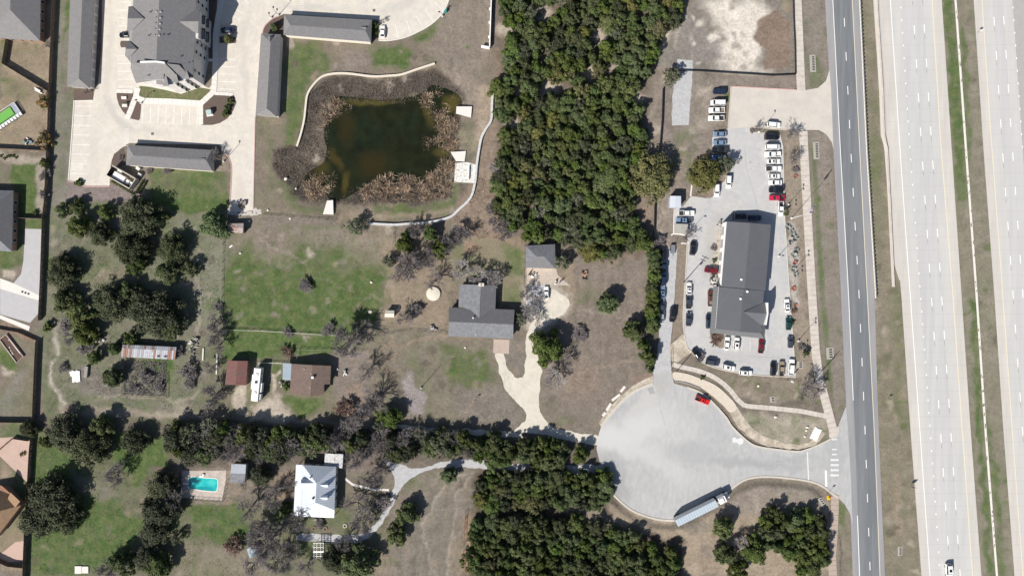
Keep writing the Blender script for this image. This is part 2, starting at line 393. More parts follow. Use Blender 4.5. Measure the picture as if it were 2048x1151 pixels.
C_BROWN = (.195, .155, .118); C_TAN = (.27, .205, .14); C_PALE = (.40, .34, .27); C_GREY = (.20, .178, .15)
C_DARK = (.095, .078, .058); C_RED = (.25, .165, .11); C_WARM = (.26, .20, .135); C_WHITE = (.60, .54, .46)
C_PURP = (.185, .158, .135)
# north-west houses' yards
paint([(0, 80), (112, 0), (112, 175), (100, 300), (0, 298)], C_WARM, 1, 1, green=.08)
paint([(0, 78), (18, 78), (12, 130), (0, 140)], None, 1, 2, green=.5)
paint([(0, 140), (20, 140), (60, 190), (60, 210), (0, 190)], None, .6, 4, green=.5)
paint([(0, 305), (95, 312), (92, 330), (0, 322)], C_PALE, .6, 2, green=0)
paint([(29, 325), (75, 325), (75, 432), (45, 432), (29, 400)], None, 1, 2, green=.85)
paint([(73, 330), (96, 330), (92, 420), (72, 420)], C_PALE, .5, 1.5, green=.05)
paint([(30, 440), (88, 440), (87, 460), (50, 458), (44, 530), (0, 545), (0, 500), (28, 480)], None, 1, 2, green=.7)
paint([(0, 538), (30, 545), (26, 560), (0, 556)], C_PALE, .8, 1, green=0)
paint([(0, 640), (58, 662), (72, 690), (70, 700), (0, 650)], C_RED, .8, 1, green=0)
paint([(0, 665), (74, 685), (68, 840), (0, 842)], C_BROWN, 1, 1, green=.3)
paint([(0, 690), (30, 720), (35, 740), (0, 735)], None, 1, 2, green=.8)
paint([(35, 740), (50, 740), (45, 800), (20, 830), (0, 830), (0, 800)], C_GREY, .9, 4, green=.15)
paint([(0, 730), (34, 742), (10, 750), (0, 748)], C_PALE, .7, 1, green=0)
paint([(0, 846), (68, 846), (60, 900), (28, 875), (0, 900)], None, 1, 2, green=.6)
paint([(0, 912), (60, 985), (50, 1140), (0, 1140)], C_WARM, 1, 1.5, green=.15)
# strip between fence and apartments
paint([(112, 0), (142, 0), (132, 185), (148, 200), (140, 360), (142, 400), (92, 430), (100, 200)], C_GREY, 1, 1, green=.28)
paint([(130, 0), (140, 0), (138, 60), (128, 80)], None, 1, 2, green=.8)
paint([(136, 360), (225, 372), (300, 386), (275, 405), (225, 405), (140, 400)], (.215, .17, .16), 1, 2, green=.05)
paint([(296, 335), (458, 338), (458, 420), (320, 425), (300, 395)], C_BROWN, 1, 2, green=.62)
paint([(300, 385), (460, 395), (458, 425), (320, 425)], None, .8, 3, green=.9, patch=.6, seed=4)
# pond surroundings
paint([(508, 240), (565, 235), (580, 85), (890, 30), (985, 0), (985, 170), (960, 300), (900, 430), (700, 445), (530, 430), (505, 420)], C_BROWN, 1, 2, green=.30)
paint([(570, 85), (640, 85), (660, 140), (615, 170), (600, 240), (590, 285), (575, 300), (570, 160)], None, 1, 3, green=.75, seed=6)
paint([(740, 95), (800, 92), (830, 110), (810, 138), (745, 140)], None, 1, 3, green=.95)
paint([(700, 95), (745, 95), (745, 140), (660, 145), (690, 125)], (.22, .18, .155), .8, 5, green=.1)
paint([(830, 75), (890, 30), (915, 35), (890, 65), (855, 85)], None, 1, 3, green=.85)
paint([(890, 0), (985, 0), (980, 100), (945, 280), (925, 200), (860, 100)], (.215, .175, .138), 1, 6, green=.08)
paint([(990, 90), (1003, 90), (1000, 150), (990, 160)], (.30, .20, .13), .9, 2, green=.05)
paint([(985, 0), (1000, 0), (1000, 95), (985, 98)], (.16, .13, .115), 1, 1, green=0)
paint([(955, 170), (985, 170), (985, 235), (955, 290), (945, 300)], (.31, .24, .17), .9, 3, green=.05)
paint([(925, 250), (950, 245), (952, 330), (930, 330)], None, .8, 3, green=.5)
paint([(508, 300), (530, 300), (528, 400), (505, 420)], C_BROWN, 1, 2, green=.25)
paint([(530, 250), (560, 330), (590, 400), (660, 425), (600, 430), (540, 380)], None, 1, 3, green=.6)
paint([(745, 415), (900, 400), (935, 350), (955, 350), (940, 400), (900, 432), (745, 445)], None, .9, 2, green=.75)
paint([(745, 428), (860, 425), (900, 415), (905, 425), (860, 438), (745, 438)], C_WARM, .8, 2, green=.1)
paint([(665, 425), (745, 420), (745, 440), (665, 445)], C_WARM, .7, 3, green=.15)
paint([(925, 370), (952, 362), (945, 395), (922, 415)], C_DARK, 1, 1, green=0)
paint([(610, 200), (625, 178), (662, 152), (745, 158), (800, 155), (868, 132), (905, 165), (930, 190), (925, 225), (905, 330), (905, 395), (850, 408), (720, 412), (640, 405), (585, 390), (545, 330), (545, 300), (560, 292), (600, 295)], (.085, .07, .058), 1, 2.5, green=.05, seed=8)
paint([(640, 205), (662, 198), (655, 300), (635, 320), (610, 330), (625, 260)], (.19, .15, .115), .7, 4, green=.1)
# south side strip of pond / drainage
paint([(905, 440), (960, 300), (1000, 150), (1000, 300), (985, 420), (1030, 470), (1050, 490), (920, 480)], (.235, .175, .13), 1, 2, green=.06, seed=3)
paint([(925, 470), (1045, 475), (1045, 492), (930, 500)], (.30, .20, .13), .6, 2, green=.1)
# pasture
paint([(447, 445), (785, 455), (790, 520), (780, 560), (760, 640), (700, 665), (447, 655)], (.20, .165, .125), 1, 2, green=.66, seed=2)
paint([(447, 560), (770, 560), (745, 630), (700, 665), (447, 655)], None, 1, 8, green=.88)
paint([(447, 500), (520, 500), (520, 640), (447, 640)], None, .8, 8, green=.8)
paint([(455, 445), (770, 455), (770, 500), (470, 490)], (.225, .185, .145), .8, 8, green=.22)
paint([(500, 450), (570, 450), (570, 520), (500, 520)], (.225, .175, .145), .7, 6, green=.15)
paint([(690, 455), (785, 455), (780, 530), (700, 540)], (.26, .21, .16), .6, 6, green=.2, patch=.7, seed=9)
paint([(447, 660), (680, 672), (700, 700), (590, 705), (520, 720), (447, 715)], None, 1, 2, green=.9)
paint([(445, 470), (500, 460), (480, 500), (450, 540)], (.23, .185, .15), .6, 3, green=.3)
# scrub field west
paint([(92, 430), (145, 400), (450, 430), (445, 650), (400, 700), (410, 830), (90, 830), (75, 690), (85, 560)], (.195, .172, .135), 1, 2, green=.35, stone=.35, seed=5)
paint([(150, 490), (230, 500), (235, 560), (150, 560)], None, 1, 5, green=.55)
paint([(180, 545), (250, 535), (255, 555), (190, 562)], C_WARM, .7, 4, green=.1)
paint([(400, 500), (445, 500), (440, 640), (395, 640)], (.22, .20, .165), .8, 5, green=.45, stone=.9)
paint([(280, 715), (345, 718), (340, 770), (300, 750)], None, 1, 3, green=.85)
paint([(150, 730), (260, 760), (250, 800), (150, 780)], (.19, .165, .145), .8, 5, green=.1)
paint([(85, 740), (105, 730), (130, 820), (85, 830)], None, 1, 3, green=.5)
paint([(310, 440), (400, 440), (400, 470), (320, 470)], (.21, .195, .15), .8, 4, green=.4)
paint([(395, 680), (440, 680), (440, 830), (400, 830)], (.18, .155, .12), .9, 3, green=.35)
track([(107, 672), (113, 700), (106, 730), (108, 770), (122, 795), (142, 812)], 1.3, C_WHITE, .6, 1.5, patch=.9, seed=7)
track([(120, 820), (220, 822), (300, 828), (400, 832), (480, 832), (560, 838), (680, 845), (760, 855)], 2.6, (.30, .25, .19), .8, 2.2)
paint([(345, 800), (375, 790), (370, 825), (340, 830)], C_PALE, .5, 3, green=.1)
paint([(90, 832), (220, 836), (400, 842), (480, 848), (480, 870), (90, 850)], None, .8, 2, green=.5)
# middle houses
paint([(447, 715), (700, 705), (720, 790), (700, 840), (447, 835)], C_BROWN, 1, 2, green=.45)
paint([(468, 770), (490, 770), (495, 830), (465, 830)], C_PALE, .9, 1.5, green=.05)
paint([(530, 800), (558, 780), (562, 810), (590, 835), (560, 850), (500, 840), (505, 812)], C_PALE, .95, 2, green=.05)
paint([(552, 790), (640, 795), (655, 820), (600, 832), (565, 805)], None, 1, 2, green=.9)
paint([(640, 770), (668, 770), (670, 835), (640, 835)], None, .8, 3, green=.4)
paint([(668, 700), (740, 700), (735, 840), (680, 840), (668, 780)], (.20, .165, .14), .9, 5, green=.1)
paint([(690, 770), (722, 770), (725, 810), (700, 815)], (.26, .18, .13), .7, 4, green=0)
paint([(548, 727), (566, 727), (566, 760), (550, 765)], None, 1, 1.5, green=.8)
paint([(560, 742), (566, 740), (566, 746), (556, 755), (550, 755)], C_PALE, 1, .6, green=0)
paint([(544, 748), (552, 748), (551, 785), (543, 785)], C_PALE, 1, .6, green=0)
# big lawn
paint([(755, 655), (890, 655), (1000, 680), (1055, 850), (760, 850)], (.19, .16, .12), 1, 3, green=.22, seed=12)
paint([(880, 685), (930, 700), (975, 705), (985, 740), (980, 765), (930, 780), (905, 780), (895, 720)], None, .95, 5, green=.78)
paint([(810, 720), (850, 720), (860, 760), (860, 810), (830, 790), (820, 740)], None, .8, 5, green=.6)
paint([(915, 775), (1000, 780), (1045, 820), (1045, 848), (940, 845), (900, 800)], C_PURP, .9, 6, green=.05)
paint([(812, 737), (824, 737), (822, 770), (848, 785), (852, 800), (838, 825), (820, 830), (808, 790)], (.27, .235, .235), .9, 1.2, green=0)
track([(770, 694), (820, 690), (860, 680), (890, 668)], 1.6, C_WARM, .7, 1)
track([(790, 670), (790, 700), (786, 740)], .9, C_TAN, .7, .6)
track([(785, 500), (780, 560), (775, 600)], 2.5, C_TAN, .6, 2)
paint([(755, 480), (880, 480), (900, 560), (895, 655), (760, 650), (775, 560)], C_TAN, .75, 4, green=.1)
paint([(900, 470), (1050, 490), (1050, 600), (1000, 600), (930, 520), (900, 540)], (.24, .20, .13), .9, 3, green=.35)
paint([(1000, 560), (1043, 560), (1043, 605), (1003, 603)], None, 1, 1.5, green=.5)
paint([(1000, 490), (1050, 500), (1050, 550), (1020, 550)], None, .8, 3, green=.8)
paint([(900, 500), (960, 500), (960, 560), (910, 560)], None, .7, 4, green=.55)
paint([(925, 485), (955, 480), (955, 505), (930, 505)], (.28, .18, .12), .8, 2, green=0)
paint([(1022, 680), (1052, 680), (1050, 740), (1035, 756), (1018, 730), (1008, 715)], C_PURP, 1, 1, green=.05)
# field right of driveway
paint([(1140, 500), (1310, 500), (1305, 760), (1220, 830), (1195, 862), (1100, 850), (1085, 800), (1085, 690), (1130, 600)], (.20, .162, .132), 1, 2, green=.10, seed=14)
paint([(1150, 550), (1200, 570), (1190, 610), (1150, 610)], None, .7, 4, green=.5)
paint([(1085, 790), (1150, 780), (1195, 850), (1110, 850)], None, .7, 6, green=.45)
paint([(1130, 730), (1210, 740), (1190, 800), (1130, 790)], (.235, .175, .135), .8, 6, green=.05)
paint([(1125, 530), (1150, 530), (1150, 600), (1130, 620), (1100, 600)], C_TAN, .8, 3, green=.15)
paint([(1260, 755), (1305, 740), (1308, 762), (1270, 780)], (.25, .17, .13), .8, 2, green=0)
paint([(1305, 500), (1322, 500), (1322, 740), (1290, 740), (1290, 600)], C_DARK, .7, 3, green=.05)
paint([(1050, 572), (1100, 566), (1140, 585), (1140, 620), (1105, 655), (1085, 680), (1050, 660), (1048, 600)], (.46, .41, .34), .8, 3, green=0)
# woodland floor
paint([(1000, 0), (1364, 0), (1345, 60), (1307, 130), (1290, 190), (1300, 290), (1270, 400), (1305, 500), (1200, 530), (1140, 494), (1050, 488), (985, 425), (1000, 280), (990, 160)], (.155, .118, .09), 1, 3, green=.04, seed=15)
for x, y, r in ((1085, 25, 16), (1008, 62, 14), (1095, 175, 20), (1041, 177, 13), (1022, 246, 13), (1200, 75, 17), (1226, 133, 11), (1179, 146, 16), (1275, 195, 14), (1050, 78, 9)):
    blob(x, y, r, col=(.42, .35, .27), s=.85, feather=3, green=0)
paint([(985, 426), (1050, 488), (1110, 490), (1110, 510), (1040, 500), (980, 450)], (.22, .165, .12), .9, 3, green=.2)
# vacant lot north of the dealership
paint([(1364, 0), (1586, 0), (1590, 150), (1345, 141), (1310, 130), (1345, 60)], C_GREY, 1, 2, green=.08, seed=16)
paint([(1400, 0), (1510, 0), (1545, 30), (1520, 50), (1525, 90), (1515, 130), (1540, 148), (1450, 145), (1430, 100), (1440, 50)], (.60, .54, .46), .95, 6, green=0, seed=17)
paint([(1350, 40), (1400, 30), (1440, 100), (1450, 130), (1380, 120), (1345, 90)], (.225, .20, .18), .8, 6, green=.05)
for k in range(60):
    x, y = rnd.uniform(1375, 1520), rnd.uniform(0, 146); blob(x, y, rnd.uniform(3, 11), ry=rnd.uniform(3, 9), col=rnd.choice(((.62, .55, .47), (.22, .19, .165), (.26, .22, .18), (.45, .39, .32))), s=rnd.uniform(.3, .8), feather=1.2, green=0)
paint([(1512, 38), (1550, 20), (1572, 30), (1578, 60), (1582, 130), (1560, 146), (1530, 140), (1535, 100), (1515, 80)], (.215, .155, .115), 1, 1.2, green=0)
paint([(1565, 0), (1586, 0), (1588, 20), (1568, 25)], C_WARM, .8, 2, green=.3)
track([(1368, 30), (1358, 60), (1354, 100)], 1.2, C_PALE, .7, 1.2)
track([(1342, 55), (1330, 85), (1318, 110)], 3.0, (.45, .38, .29), .8, 2)
# between woodland and dealership
paint([(1310, 130), (1462, 155), (1590, 155), (1592, 180), (1462, 173), (1424, 275), (1381, 392), (1366, 413), (1347, 420), (1347, 470), (1355, 495), (1322, 495), (1290, 300)], (.22, .18, .15), 1, 1.5, green=.10, seed=18)
for x in (1352, 1369, 1386): track([(x, 265), (x-2, 320), (x-12, 360)], 1.1, None, 1, 1.2, green=.7) if x != 1369 else track([(x, 265), (x-4, 330), (x-14, 380)], 1.1, C_WARM, .8, 1.5)
paint([(1345, 255), (1395, 255), (1385, 320), (1350, 320)], None, .6, 3, green=.6)
track([(1318, 380), (1316, 440), (1312, 490)], 1.0, C_PALE, .5, .8)
track([(1330, 380), (1328, 440), (1326, 490)], 1.0, (.31, .24, .18), .6, .8)
paint([(1270, 395), (1310, 395), (1308, 470), (1285, 440)], (.24, .175, .13), .8, 3, green=.05)
paint([(1395, 170), (1420, 170), (1415, 260), (1395, 260)], C_PALE, .5, 3, green=.05, patch=.5)
# dealership verges
paint([(1564, 255), (1600, 255), (1640, 700), (1650, 800), (1590, 800), (1590, 700)], (.255, .205, .155), 1, 1.5, green=.14, seed=19)
paint([(1420, 755), (1500, 752), (1590, 756), (1640, 800), (1520, 812), (1480, 800)], (.225, .185, .14), 1, 1.5, green=.12, seed=22)
paint([(1535, 775), (1610, 770), (1600, 800), (1530, 800)], None, .7, 3, green=.5)
paint([(1490, 805), (1640, 808), (1640, 815), (1490, 815)], (.10, .085, .07), .6, 3, green=.1)
paint([(1480, 825), (1655, 835), (1650, 870), (1600, 895), (1520, 885), (1480, 850)], (.30, .26, .20), 1, 2, green=.25, stone=.8, seed=23)
paint([(1480, 830), (1530, 830), (1540, 870), (1490, 855)], None, .8, 4, green=.55)
paint([(1373, 735), (1440, 765), (1490, 815), (1480, 835), (1430, 790), (1370, 755)], (.17, .145, .12), 1, 1.5, green=.1)
paint([(1571, 444), (1584, 448), (1597, 480), (1598, 520), (1596, 560), (1598, 610), (1583, 610), (1577, 540)], (.40, .37, .34), .8, 1.5, green=.05)
# road verges
for pts in ([(1604, 0), (1652, 0), (1660, 170), (1645, 180), (1612, 180)], [(1616, 262), (1660, 262), (1690, 700), (1692, 800), (1676, 845), (1645, 700), (1632, 580)]):
    paint(pts, (.215, .18, .15), 1, .8, green=.2, warp=False)
paint([(1622, 300), (1632, 300), (1648, 560), (1660, 700), (1670, 830), (1655, 760), (1640, 600)], None, .8, 1.2, green=.75, warp=False)
paint([(1614, 100), (1655, 140), (1650, 175), (1614, 178)], None, .8, 3, green=.65)
paint([(1717, 0), (1746, 0), (1775, 300), (1800, 575), (1822, 860), (1845, 1151), (1770, 1151), (1757, 860), (1734, 300)], (.215, .18, .13), 1, .8, green=.28, warp=False, seed=24)
paint([(1735, 200), (1760, 200), (1765, 400), (1740, 400)], None, .6, 5, green=.6)
paint([(1780, 560), (1803, 560), (1812, 750), (1818, 900), (1790, 800)], None, .8, 4, green=.55)
track([(1788, 940), (1791, 1000), (1793, 1060)], 2.0, C_WARM, .8, 2)
paint([(1884, 0), (1947, 0), (2030, 1151), (1963, 1151)], (.215, .19, .14), 1, .6, green=.25, warp=False, seed=25)
paint([(1890, 0), (1908, 0), (1930, 300), (1935, 400), (1912, 400), (1905, 300)], None, 1, 2, green=.8)
paint([(1918, 40), (1932, 60), (1940, 200), (1945, 340), (1935, 340)], None, .9, 2, green=.75)
paint([(1940, 600), (1955, 600), (1968, 900), (1990, 1151), (1972, 1151), (1950, 820)], None, 1, 2, green=.8)
paint([(1965, 800), (1985, 860), (2010, 1151), (1996, 1151), (1975, 900)], None, .9, 2, green=.7)
# south strip between the two tracks and block floors
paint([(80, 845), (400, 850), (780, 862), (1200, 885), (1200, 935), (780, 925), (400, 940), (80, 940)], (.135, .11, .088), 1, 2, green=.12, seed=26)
paint([(0, 850), (60, 850), (480, 1000), (780, 930), (770, 1151), (60, 1151)], (.17, .145, .11), .9, 4, green=.45, seed=27)
paint([(70, 870), (160, 930), (230, 1000), (290, 1050), (240, 1120), (140, 1151), (60, 1151), (62, 930)], None, 1, 5, green=.78, seed=28)
paint([(235, 870), (330, 870), (340, 930), (300, 930), (280, 970), (265, 980), (255, 940), (225, 920)], None, 1, 4, green=.92)
paint([(130, 930), (200, 960), (240, 1000), (200, 1010), (150, 985)], (.20, .17, .14), .9, 4, green=.2)
paint([(375, 1000), (480, 1010), (500, 1060), (470, 1095), (395, 1070)], None, 1, 5, green=.85)
paint([(370, 1080), (500, 1090), (560, 1151), (340, 1151)], (.215, .18, .13), .9, 5, green=.25)
paint([(548, 1000), (585, 1010), (580, 1040), (550, 1040)], None, .9, 3, green=.85)
paint([(560, 950), (590, 950), (585, 1000), (560, 1000)], (.24, .165, .115), .8, 3, green=.1)
paint([(670, 1010), (710, 1010), (700, 1050), (640, 1060), (600, 1050), (600, 1040)], None, .8, 3, green=.6)
paint([(590, 1080), (700, 1085), (690, 1120), (590, 1110)], None, .8, 3, green=.8)
paint([(675, 960), (770, 960), (770, 1030), (690, 1030)], (.185, .15, .115), .8, 3, green=.3)
paint([(355, 940), (460, 935), (465, 1010), (355, 1005)], (.23, .18, .14), .9, 2, green=.05)
paint([(640, 900), (780, 905), (775, 940), (640, 940)], (.18, .14, .115), .8, 3, green=.1)
# mown field south centre
paint([(760, 1151), (775, 1060), (800, 990), (840, 945), (950, 935), (955, 1020), (925, 1151)], (.195, .165, .132), 1, 1.5, green=.10, seed=29)
paint([(850, 980), (900, 980), (880, 1151), (820, 1151)], (.18, .16, .128), .7, 8, green=.2)
paint([(765, 1060), (790, 1080), (785, 1110), (770, 1151), (755, 1151)], None, .8, 3, green=.6)
paint([(808, 955), (842, 945), (835, 975), (810, 990)], None, .8, 3, green=.6)
paint([(905, 1080), (925, 1080), (922, 1151), (900, 1151)], C_WARM, .6, 3, green=.05)
paint([(930, 1030), (952, 1030), (940, 1151), (926, 1151)], (.30, .19, .12), .95, 1.5, green=0)
track([(765, 1080), (762, 1110), (757, 1151)], 1.0, C_WARM, .8, .8)
track([(773, 1075), (771, 1110), (767, 1151)], 1.0, C_WARM, .8, .8)
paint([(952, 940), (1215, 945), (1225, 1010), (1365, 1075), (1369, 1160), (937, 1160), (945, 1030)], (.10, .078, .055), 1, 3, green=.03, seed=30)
paint([(1120, 1020), (1200, 1010), (1240, 1050), (1300, 1070), (1230, 1060), (1140, 1035)], (.30, .25, .19), .7, 3, green=.05)
# south-east corner
paint([(1215, 1000), (1300, 1040), (1400, 1035), (1480, 985), (1520, 975), (1640, 990), (1660, 1010), (1660, 1151), (1369, 1151), (1365, 1080), (1300, 1065), (1230, 1040)], (.30, .235, .165), 1, 2, green=.04, seed=31)
paint([(1440, 1005), (1490, 980), (1530, 970), (1620, 975), (1650, 1000), (1640, 1025), (1500, 1030), (1420, 1040)], (.24, .20, .165), .9, 3, green=.05)
paint([(1340, 1045), (1400, 1035), (1420, 1050), (1380, 1065), (1350, 1060)], (.17, .155, .125), .9, 3, green=.2)
paint([(1395, 1080), (1430, 1085), (1425, 1110), (1400, 1110)], (.21, .17, .14), .6, 4, green=0)
paint([(1675, 985), (1705, 1040), (1710, 1151), (1668, 1151), (1672, 1060)], (.215, .18, .14), 1, 1, green=.25)
paint([(1675, 1000), (1690, 1010), (1690, 1045), (1678, 1045)], None, 1, 2, green=.75)
track([(1680, 1065), (1684, 1100), (1683, 1151)], 1.0, C_DARK, .8, .8)

# small worn, bare and lush spots everywhere, and faint wheel tracks
for (x0, x1, y0, y1, n, pal) in ((450, 780, 450, 700, 110, (C_TAN, C_PALE, C_GREY, None, None)), (95, 440, 440, 830, 150, (C_PALE, C_DARK, None, None, C_GREY)), (510, 980, 85, 445, 90, (C_DARK, C_TAN, None, None, C_PALE)), (760, 1060, 660, 850, 60, (C_DARK, C_TAN, None, C_GREY)),
        (1085, 1300, 500, 860, 60, (C_DARK, C_TAN, None)), (60, 500, 860, 1151, 110, (C_DARK, C_TAN, None, None)), (760, 930, 940, 1151, 40, (C_DARK, C_TAN, None)), (1720, 1850, 0, 1151, 120, (C_DARK, C_TAN, None, None, C_PALE)), (1890, 2025, 0, 1151, 110, (C_DARK, C_TAN, None, None)), (1606, 1690, 0, 840, 70, (C_DARK, C_TAN, None, None)),
        (1300, 1460, 130, 480, 60, (C_PALE, C_DARK, None)), (1375, 1660, 960, 1151, 60, (C_PALE, C_DARK, C_GREY)), (0, 100, 80, 300, 30, (C_TAN, C_DARK, None)), (755, 1050, 470, 660, 60, (C_TAN, C_DARK, None, C_RED)), (680, 790, 700, 850, 40, (C_DARK, C_TAN, C_RED)), (1420, 1650, 755, 890, 60, (C_PALE, C_DARK, None, None))):
    for k in range(n):
        c = rnd.choice(pal); blob(rnd.uniform(x0, x1), rnd.uniform(y0, y1), rnd.uniform(2.5, 9), ry=rnd.uniform(2.5, 11), col=c, s=rnd.uniform(.25, .65), feather=rnd.uniform(.7, 2.2), green=rnd.uniform(.6, 1) if c is None else .05, seed=k % 7)
for P, w_ in (([(870, 1151), (850, 1050), (880, 980), (940, 940)], .8), ([(890, 1151), (905, 1060), (920, 990), (945, 950)], .8), ([(1110, 640), (1180, 620), (1280, 640)], .7), ([(1120, 800), (1180, 740), (1270, 720)], .8), ([(900, 845), (960, 800), (1000, 790)], .8), ([(520, 480), (600, 520), (640, 560), (760, 600)], .7), ([(560, 460), (580, 500), (560, 640)], .6), ([(200, 800), (260, 790), (340, 800), (400, 780)], 1.0), ([(230, 560), (150, 570), (110, 560)], .9), ([(395, 500), (400, 600), (395, 680)], 1.2), ([(690, 690), (740, 720), (760, 800)], .7), ([(1320, 130), (1312, 250), (1330, 330)], .8)):
    track(P, w_, rnd.choice((C_TAN, C_PALE)), .45, 1.0)
for k in range(16): x = 1095+k*12; track([(x, 520+k*2), (x-6, 640), (x-2, 760)], .9, C_DARK if k % 2 else C_TAN, .22, 1.2, green=.05)
for k in range(11): x = 775+k*15; track([(x+70-k*3, 950), (x+20, 1050), (x, 1151)], 1.0, C_DARK if k % 2 else C_TAN, .22, 1.3, green=.05)

# pond basin
POND = [(666, 191), (705, 193), (760, 199), (817, 193), (848, 182), (866, 168), (906, 182), (922, 198), (918, 224), (896, 240), (893, 272), (902, 300), (888, 328), (868, 352), (838, 366), (786, 364), (735, 372), (719, 379), (680, 400), (662, 402), (648, 386), (622, 372), (606, 358), (622, 338), (645, 324), (652, 296), (646, 270), (650, 246), (664, 222), (660, 200)]
PP = [g(*p) for p in catmull(POND, n=3)]
w = window(PP, 22)
dp = sdf(PP, XX[w]+(fbm(XX[w], YY[w], 3, 77)-.5)*1.6, YY[w]+(fbm(XX[w], YY[w], 3, 78)-.5)*1.6)
HGT[w] = -1.05*(1-sstep(0.2, 9, dp))-1.1*(1-sstep(-6, .6, dp))
a_ = (1-sstep(-1.5, .5, dp))[..., None]
TINT[w] = TINT[w]*(1-a_)+np.array((.035, .035, .012))*a_; GREEN[w] *= 1-a_[..., 0]
# ditches round the cul-de-sac
def ditch(pts, width, depth, col=(.13, .11, .085)):
    P = catmull([g(*p) for p in pts], closed=False, n=4); L, R = ribbon(P, width); Q = L+R[::-1]
    ww = window(Q, 3); d = sdf(Q, XX[ww], YY[ww]); a = 1-sstep(-width*.5, 1.2, d)
    HGT[ww] -= depth*a
    TINT[ww] = TINT[ww]*(1-.75*a[..., None])+np.array(col)*.75*a[..., None]; GREEN[ww] *= 1-.7*a
ditch([(1226, 990), (1240, 1012), (1270, 1034), (1307, 1047), (1345, 1051), (1385, 1040), (1425, 1020), (1458, 995), (1490, 972), (1525, 963), (1580, 967), (1622, 974), (1645, 990)], 1.6, .45)
ditch([(1405, 775), (1440, 805), (1462, 838), (1486, 868), (1520, 885), (1560, 892), (1600, 897), (1625, 890)], 1.1, .3, (.20, .16, .12))

def build_ground():
    me = bpy.data.meshes.new('ground')
    n = NX*NY
    Z = HGT.copy()
    fine = (np.abs(XX) < 190) & (np.abs(YY) < 110)
    Z += -0.012  # soil sits just under the pavements
    me.vertices.add(n); me.vertices.foreach_set('co', np.stack([XX, YY, Z], -1).reshape(-1).astype(np.float32))
    i = np.arange(NX-1)[None, :]; j = np.arange(NY-1)[:, None]
    a = j*NX+i; q = np.stack([a, a+1, a+NX+1, a+NX], -1).reshape(-1).astype(np.int32)
    nf = (NX-1)*(NY-1)
    me.loops.add(nf*4); me.loops.foreach_set('vertex_index', q)
    me.polygons.add(nf); me.polygons.foreach_set('loop_start', np.arange(0, nf*4, 4, dtype=np.int32))
    me.update(); me.validate()
    at = me.color_attributes.new('tint', 'FLOAT_COLOR', 'POINT')
    at.data.foreach_set('color', np.concatenate([TINT, np.ones((NY, NX, 1))], -1).reshape(-1).astype(np.float32))
    for nm, arr in (('green', GREEN), ('stone', STONE)):
        b = me.attributes.new(nm, 'FLOAT', 'POINT'); b.data.foreach_set('value', arr.reshape(-1).astype(np.float32))
    me.polygons.foreach_set('use_smooth', np.ones(nf, bool))
    m = bpy.data.materials.new('ground_soil_and_grass'); m.use_nodes = True
    nt = m.node_tree; N = nt.nodes; L = nt.links; bs = N['Principled BSDF']
    bs.inputs['Roughness'].default_value = .95; bs.inputs['Specular IOR Level'].default_value = .1
    geo = N.new('ShaderNodeNewGeometry')
    def attr(nm): t = N.new('ShaderNodeAttribute'); t.attribute_name = nm; return t
    def noise(s, d=6, r=.65):
        t = N.new('ShaderNodeTexNoise'); t.inputs['Scale'].default_value = s; t.inputs['Detail'].default_value = d; t.inputs['Roughness'].default_value = r
        L.new(geo.outputs['Position'], t.inputs['Vector']); return t.outputs['Fac']
    def mrange(x, a, b, c, d):
        t = N.new('ShaderNodeMapRange'); L.new(x, t.inputs[0])
        for k, v in zip((1, 2, 3, 4), (a, b, c, d)): t.inputs[k].default_value = v
        return t.outputs[0]
    def math_(op, x, y):
        t = N.new('ShaderNodeMath'); t.operation = op
        for k, v in ((0, x), (1, y)):
            if isinstance(v, (int, float)): t.inputs[k].default_value = v
            else: L.new(v, t.inputs[k])
        return t.outputs[0]
    def mix(f, x, y):
        t = N.new('ShaderNodeMix'); t.data_type = 'RGBA'; L.new(f, t.inputs[0])
        for k, v in ((6, x), (7, y)):
            if isinstance(v, tuple): t.inputs[k].default_value = (*v, 1)
            else: L.new(v, t.inputs[k])
        return t.outputs[2]
    n_big, n_mid, n_fine = noise(.11, 6), noise(.9, 6, .7), noise(4.5, 4, .7)
    grn = mix(mrange(noise(.35, 5), .38, .62, 0, 1), (.064, .116, .034), (.122, .152, .058))
    gm = math_('ADD', attr('green').outputs['Fac'], math_('MULTIPLY', math_('SUBTRACT', n_big, .5), 1.1))
    gm = math_('ADD', gm, math_('MULTIPLY', math_('SUBTRACT', n_mid, .5), 1.3))
    gm = math_('ADD', gm, math_('MULTIPLY', math_('SUBTRACT', noise(2.6, 5, .75), .5), .9))
    gf = mrange(gm, .34, .95, 0, .95)
    col = mix(gf, attr('tint').outputs['Color'], grn)
    # dark tufts and pale thatch
    dk = mrange(n_fine, .30, .70, .56, 1.42); md = math_('MULTIPLY', mrange(n_mid, .3, .7, .74, 1.26), mrange(noise(.28, 5, .6), .3, .7, .86, 1.14))
    t = N.new('ShaderNodeVectorMath'); t.operation = 'SCALE'; L.new(col, t.inputs[0]); L.new(math_('MULTIPLY', dk, md), t.inputs['Scale']); col = t.outputs[0]
    # limestone showing through
    ns = noise(1.3, 5, .75)
    sm = math_('ADD', math_('MULTIPLY', attr('stone').outputs['Fac'], .11), ns)
    col = mix(mrange(sm, .66, .72, 0, .85), col, (.42, .38, .32))
    L.new(col, bs.inputs['Base Color'])
    bp = N.new('ShaderNodeBump'); bp.inputs['Strength'].default_value = .7; bp.inputs['Distance'].default_value = .25
    L.new(math_('ADD', n_mid, n_fine), bp.inputs['Height']); L.new(bp.outputs[0], bs.inputs['Normal'])
    me.materials.append(m)
    o = bpy.data.objects.new('ground', me); COL.objects.link(o)
    tag(o, 'dry winter ground with patches of green and brown grass under everything', kind='structure')
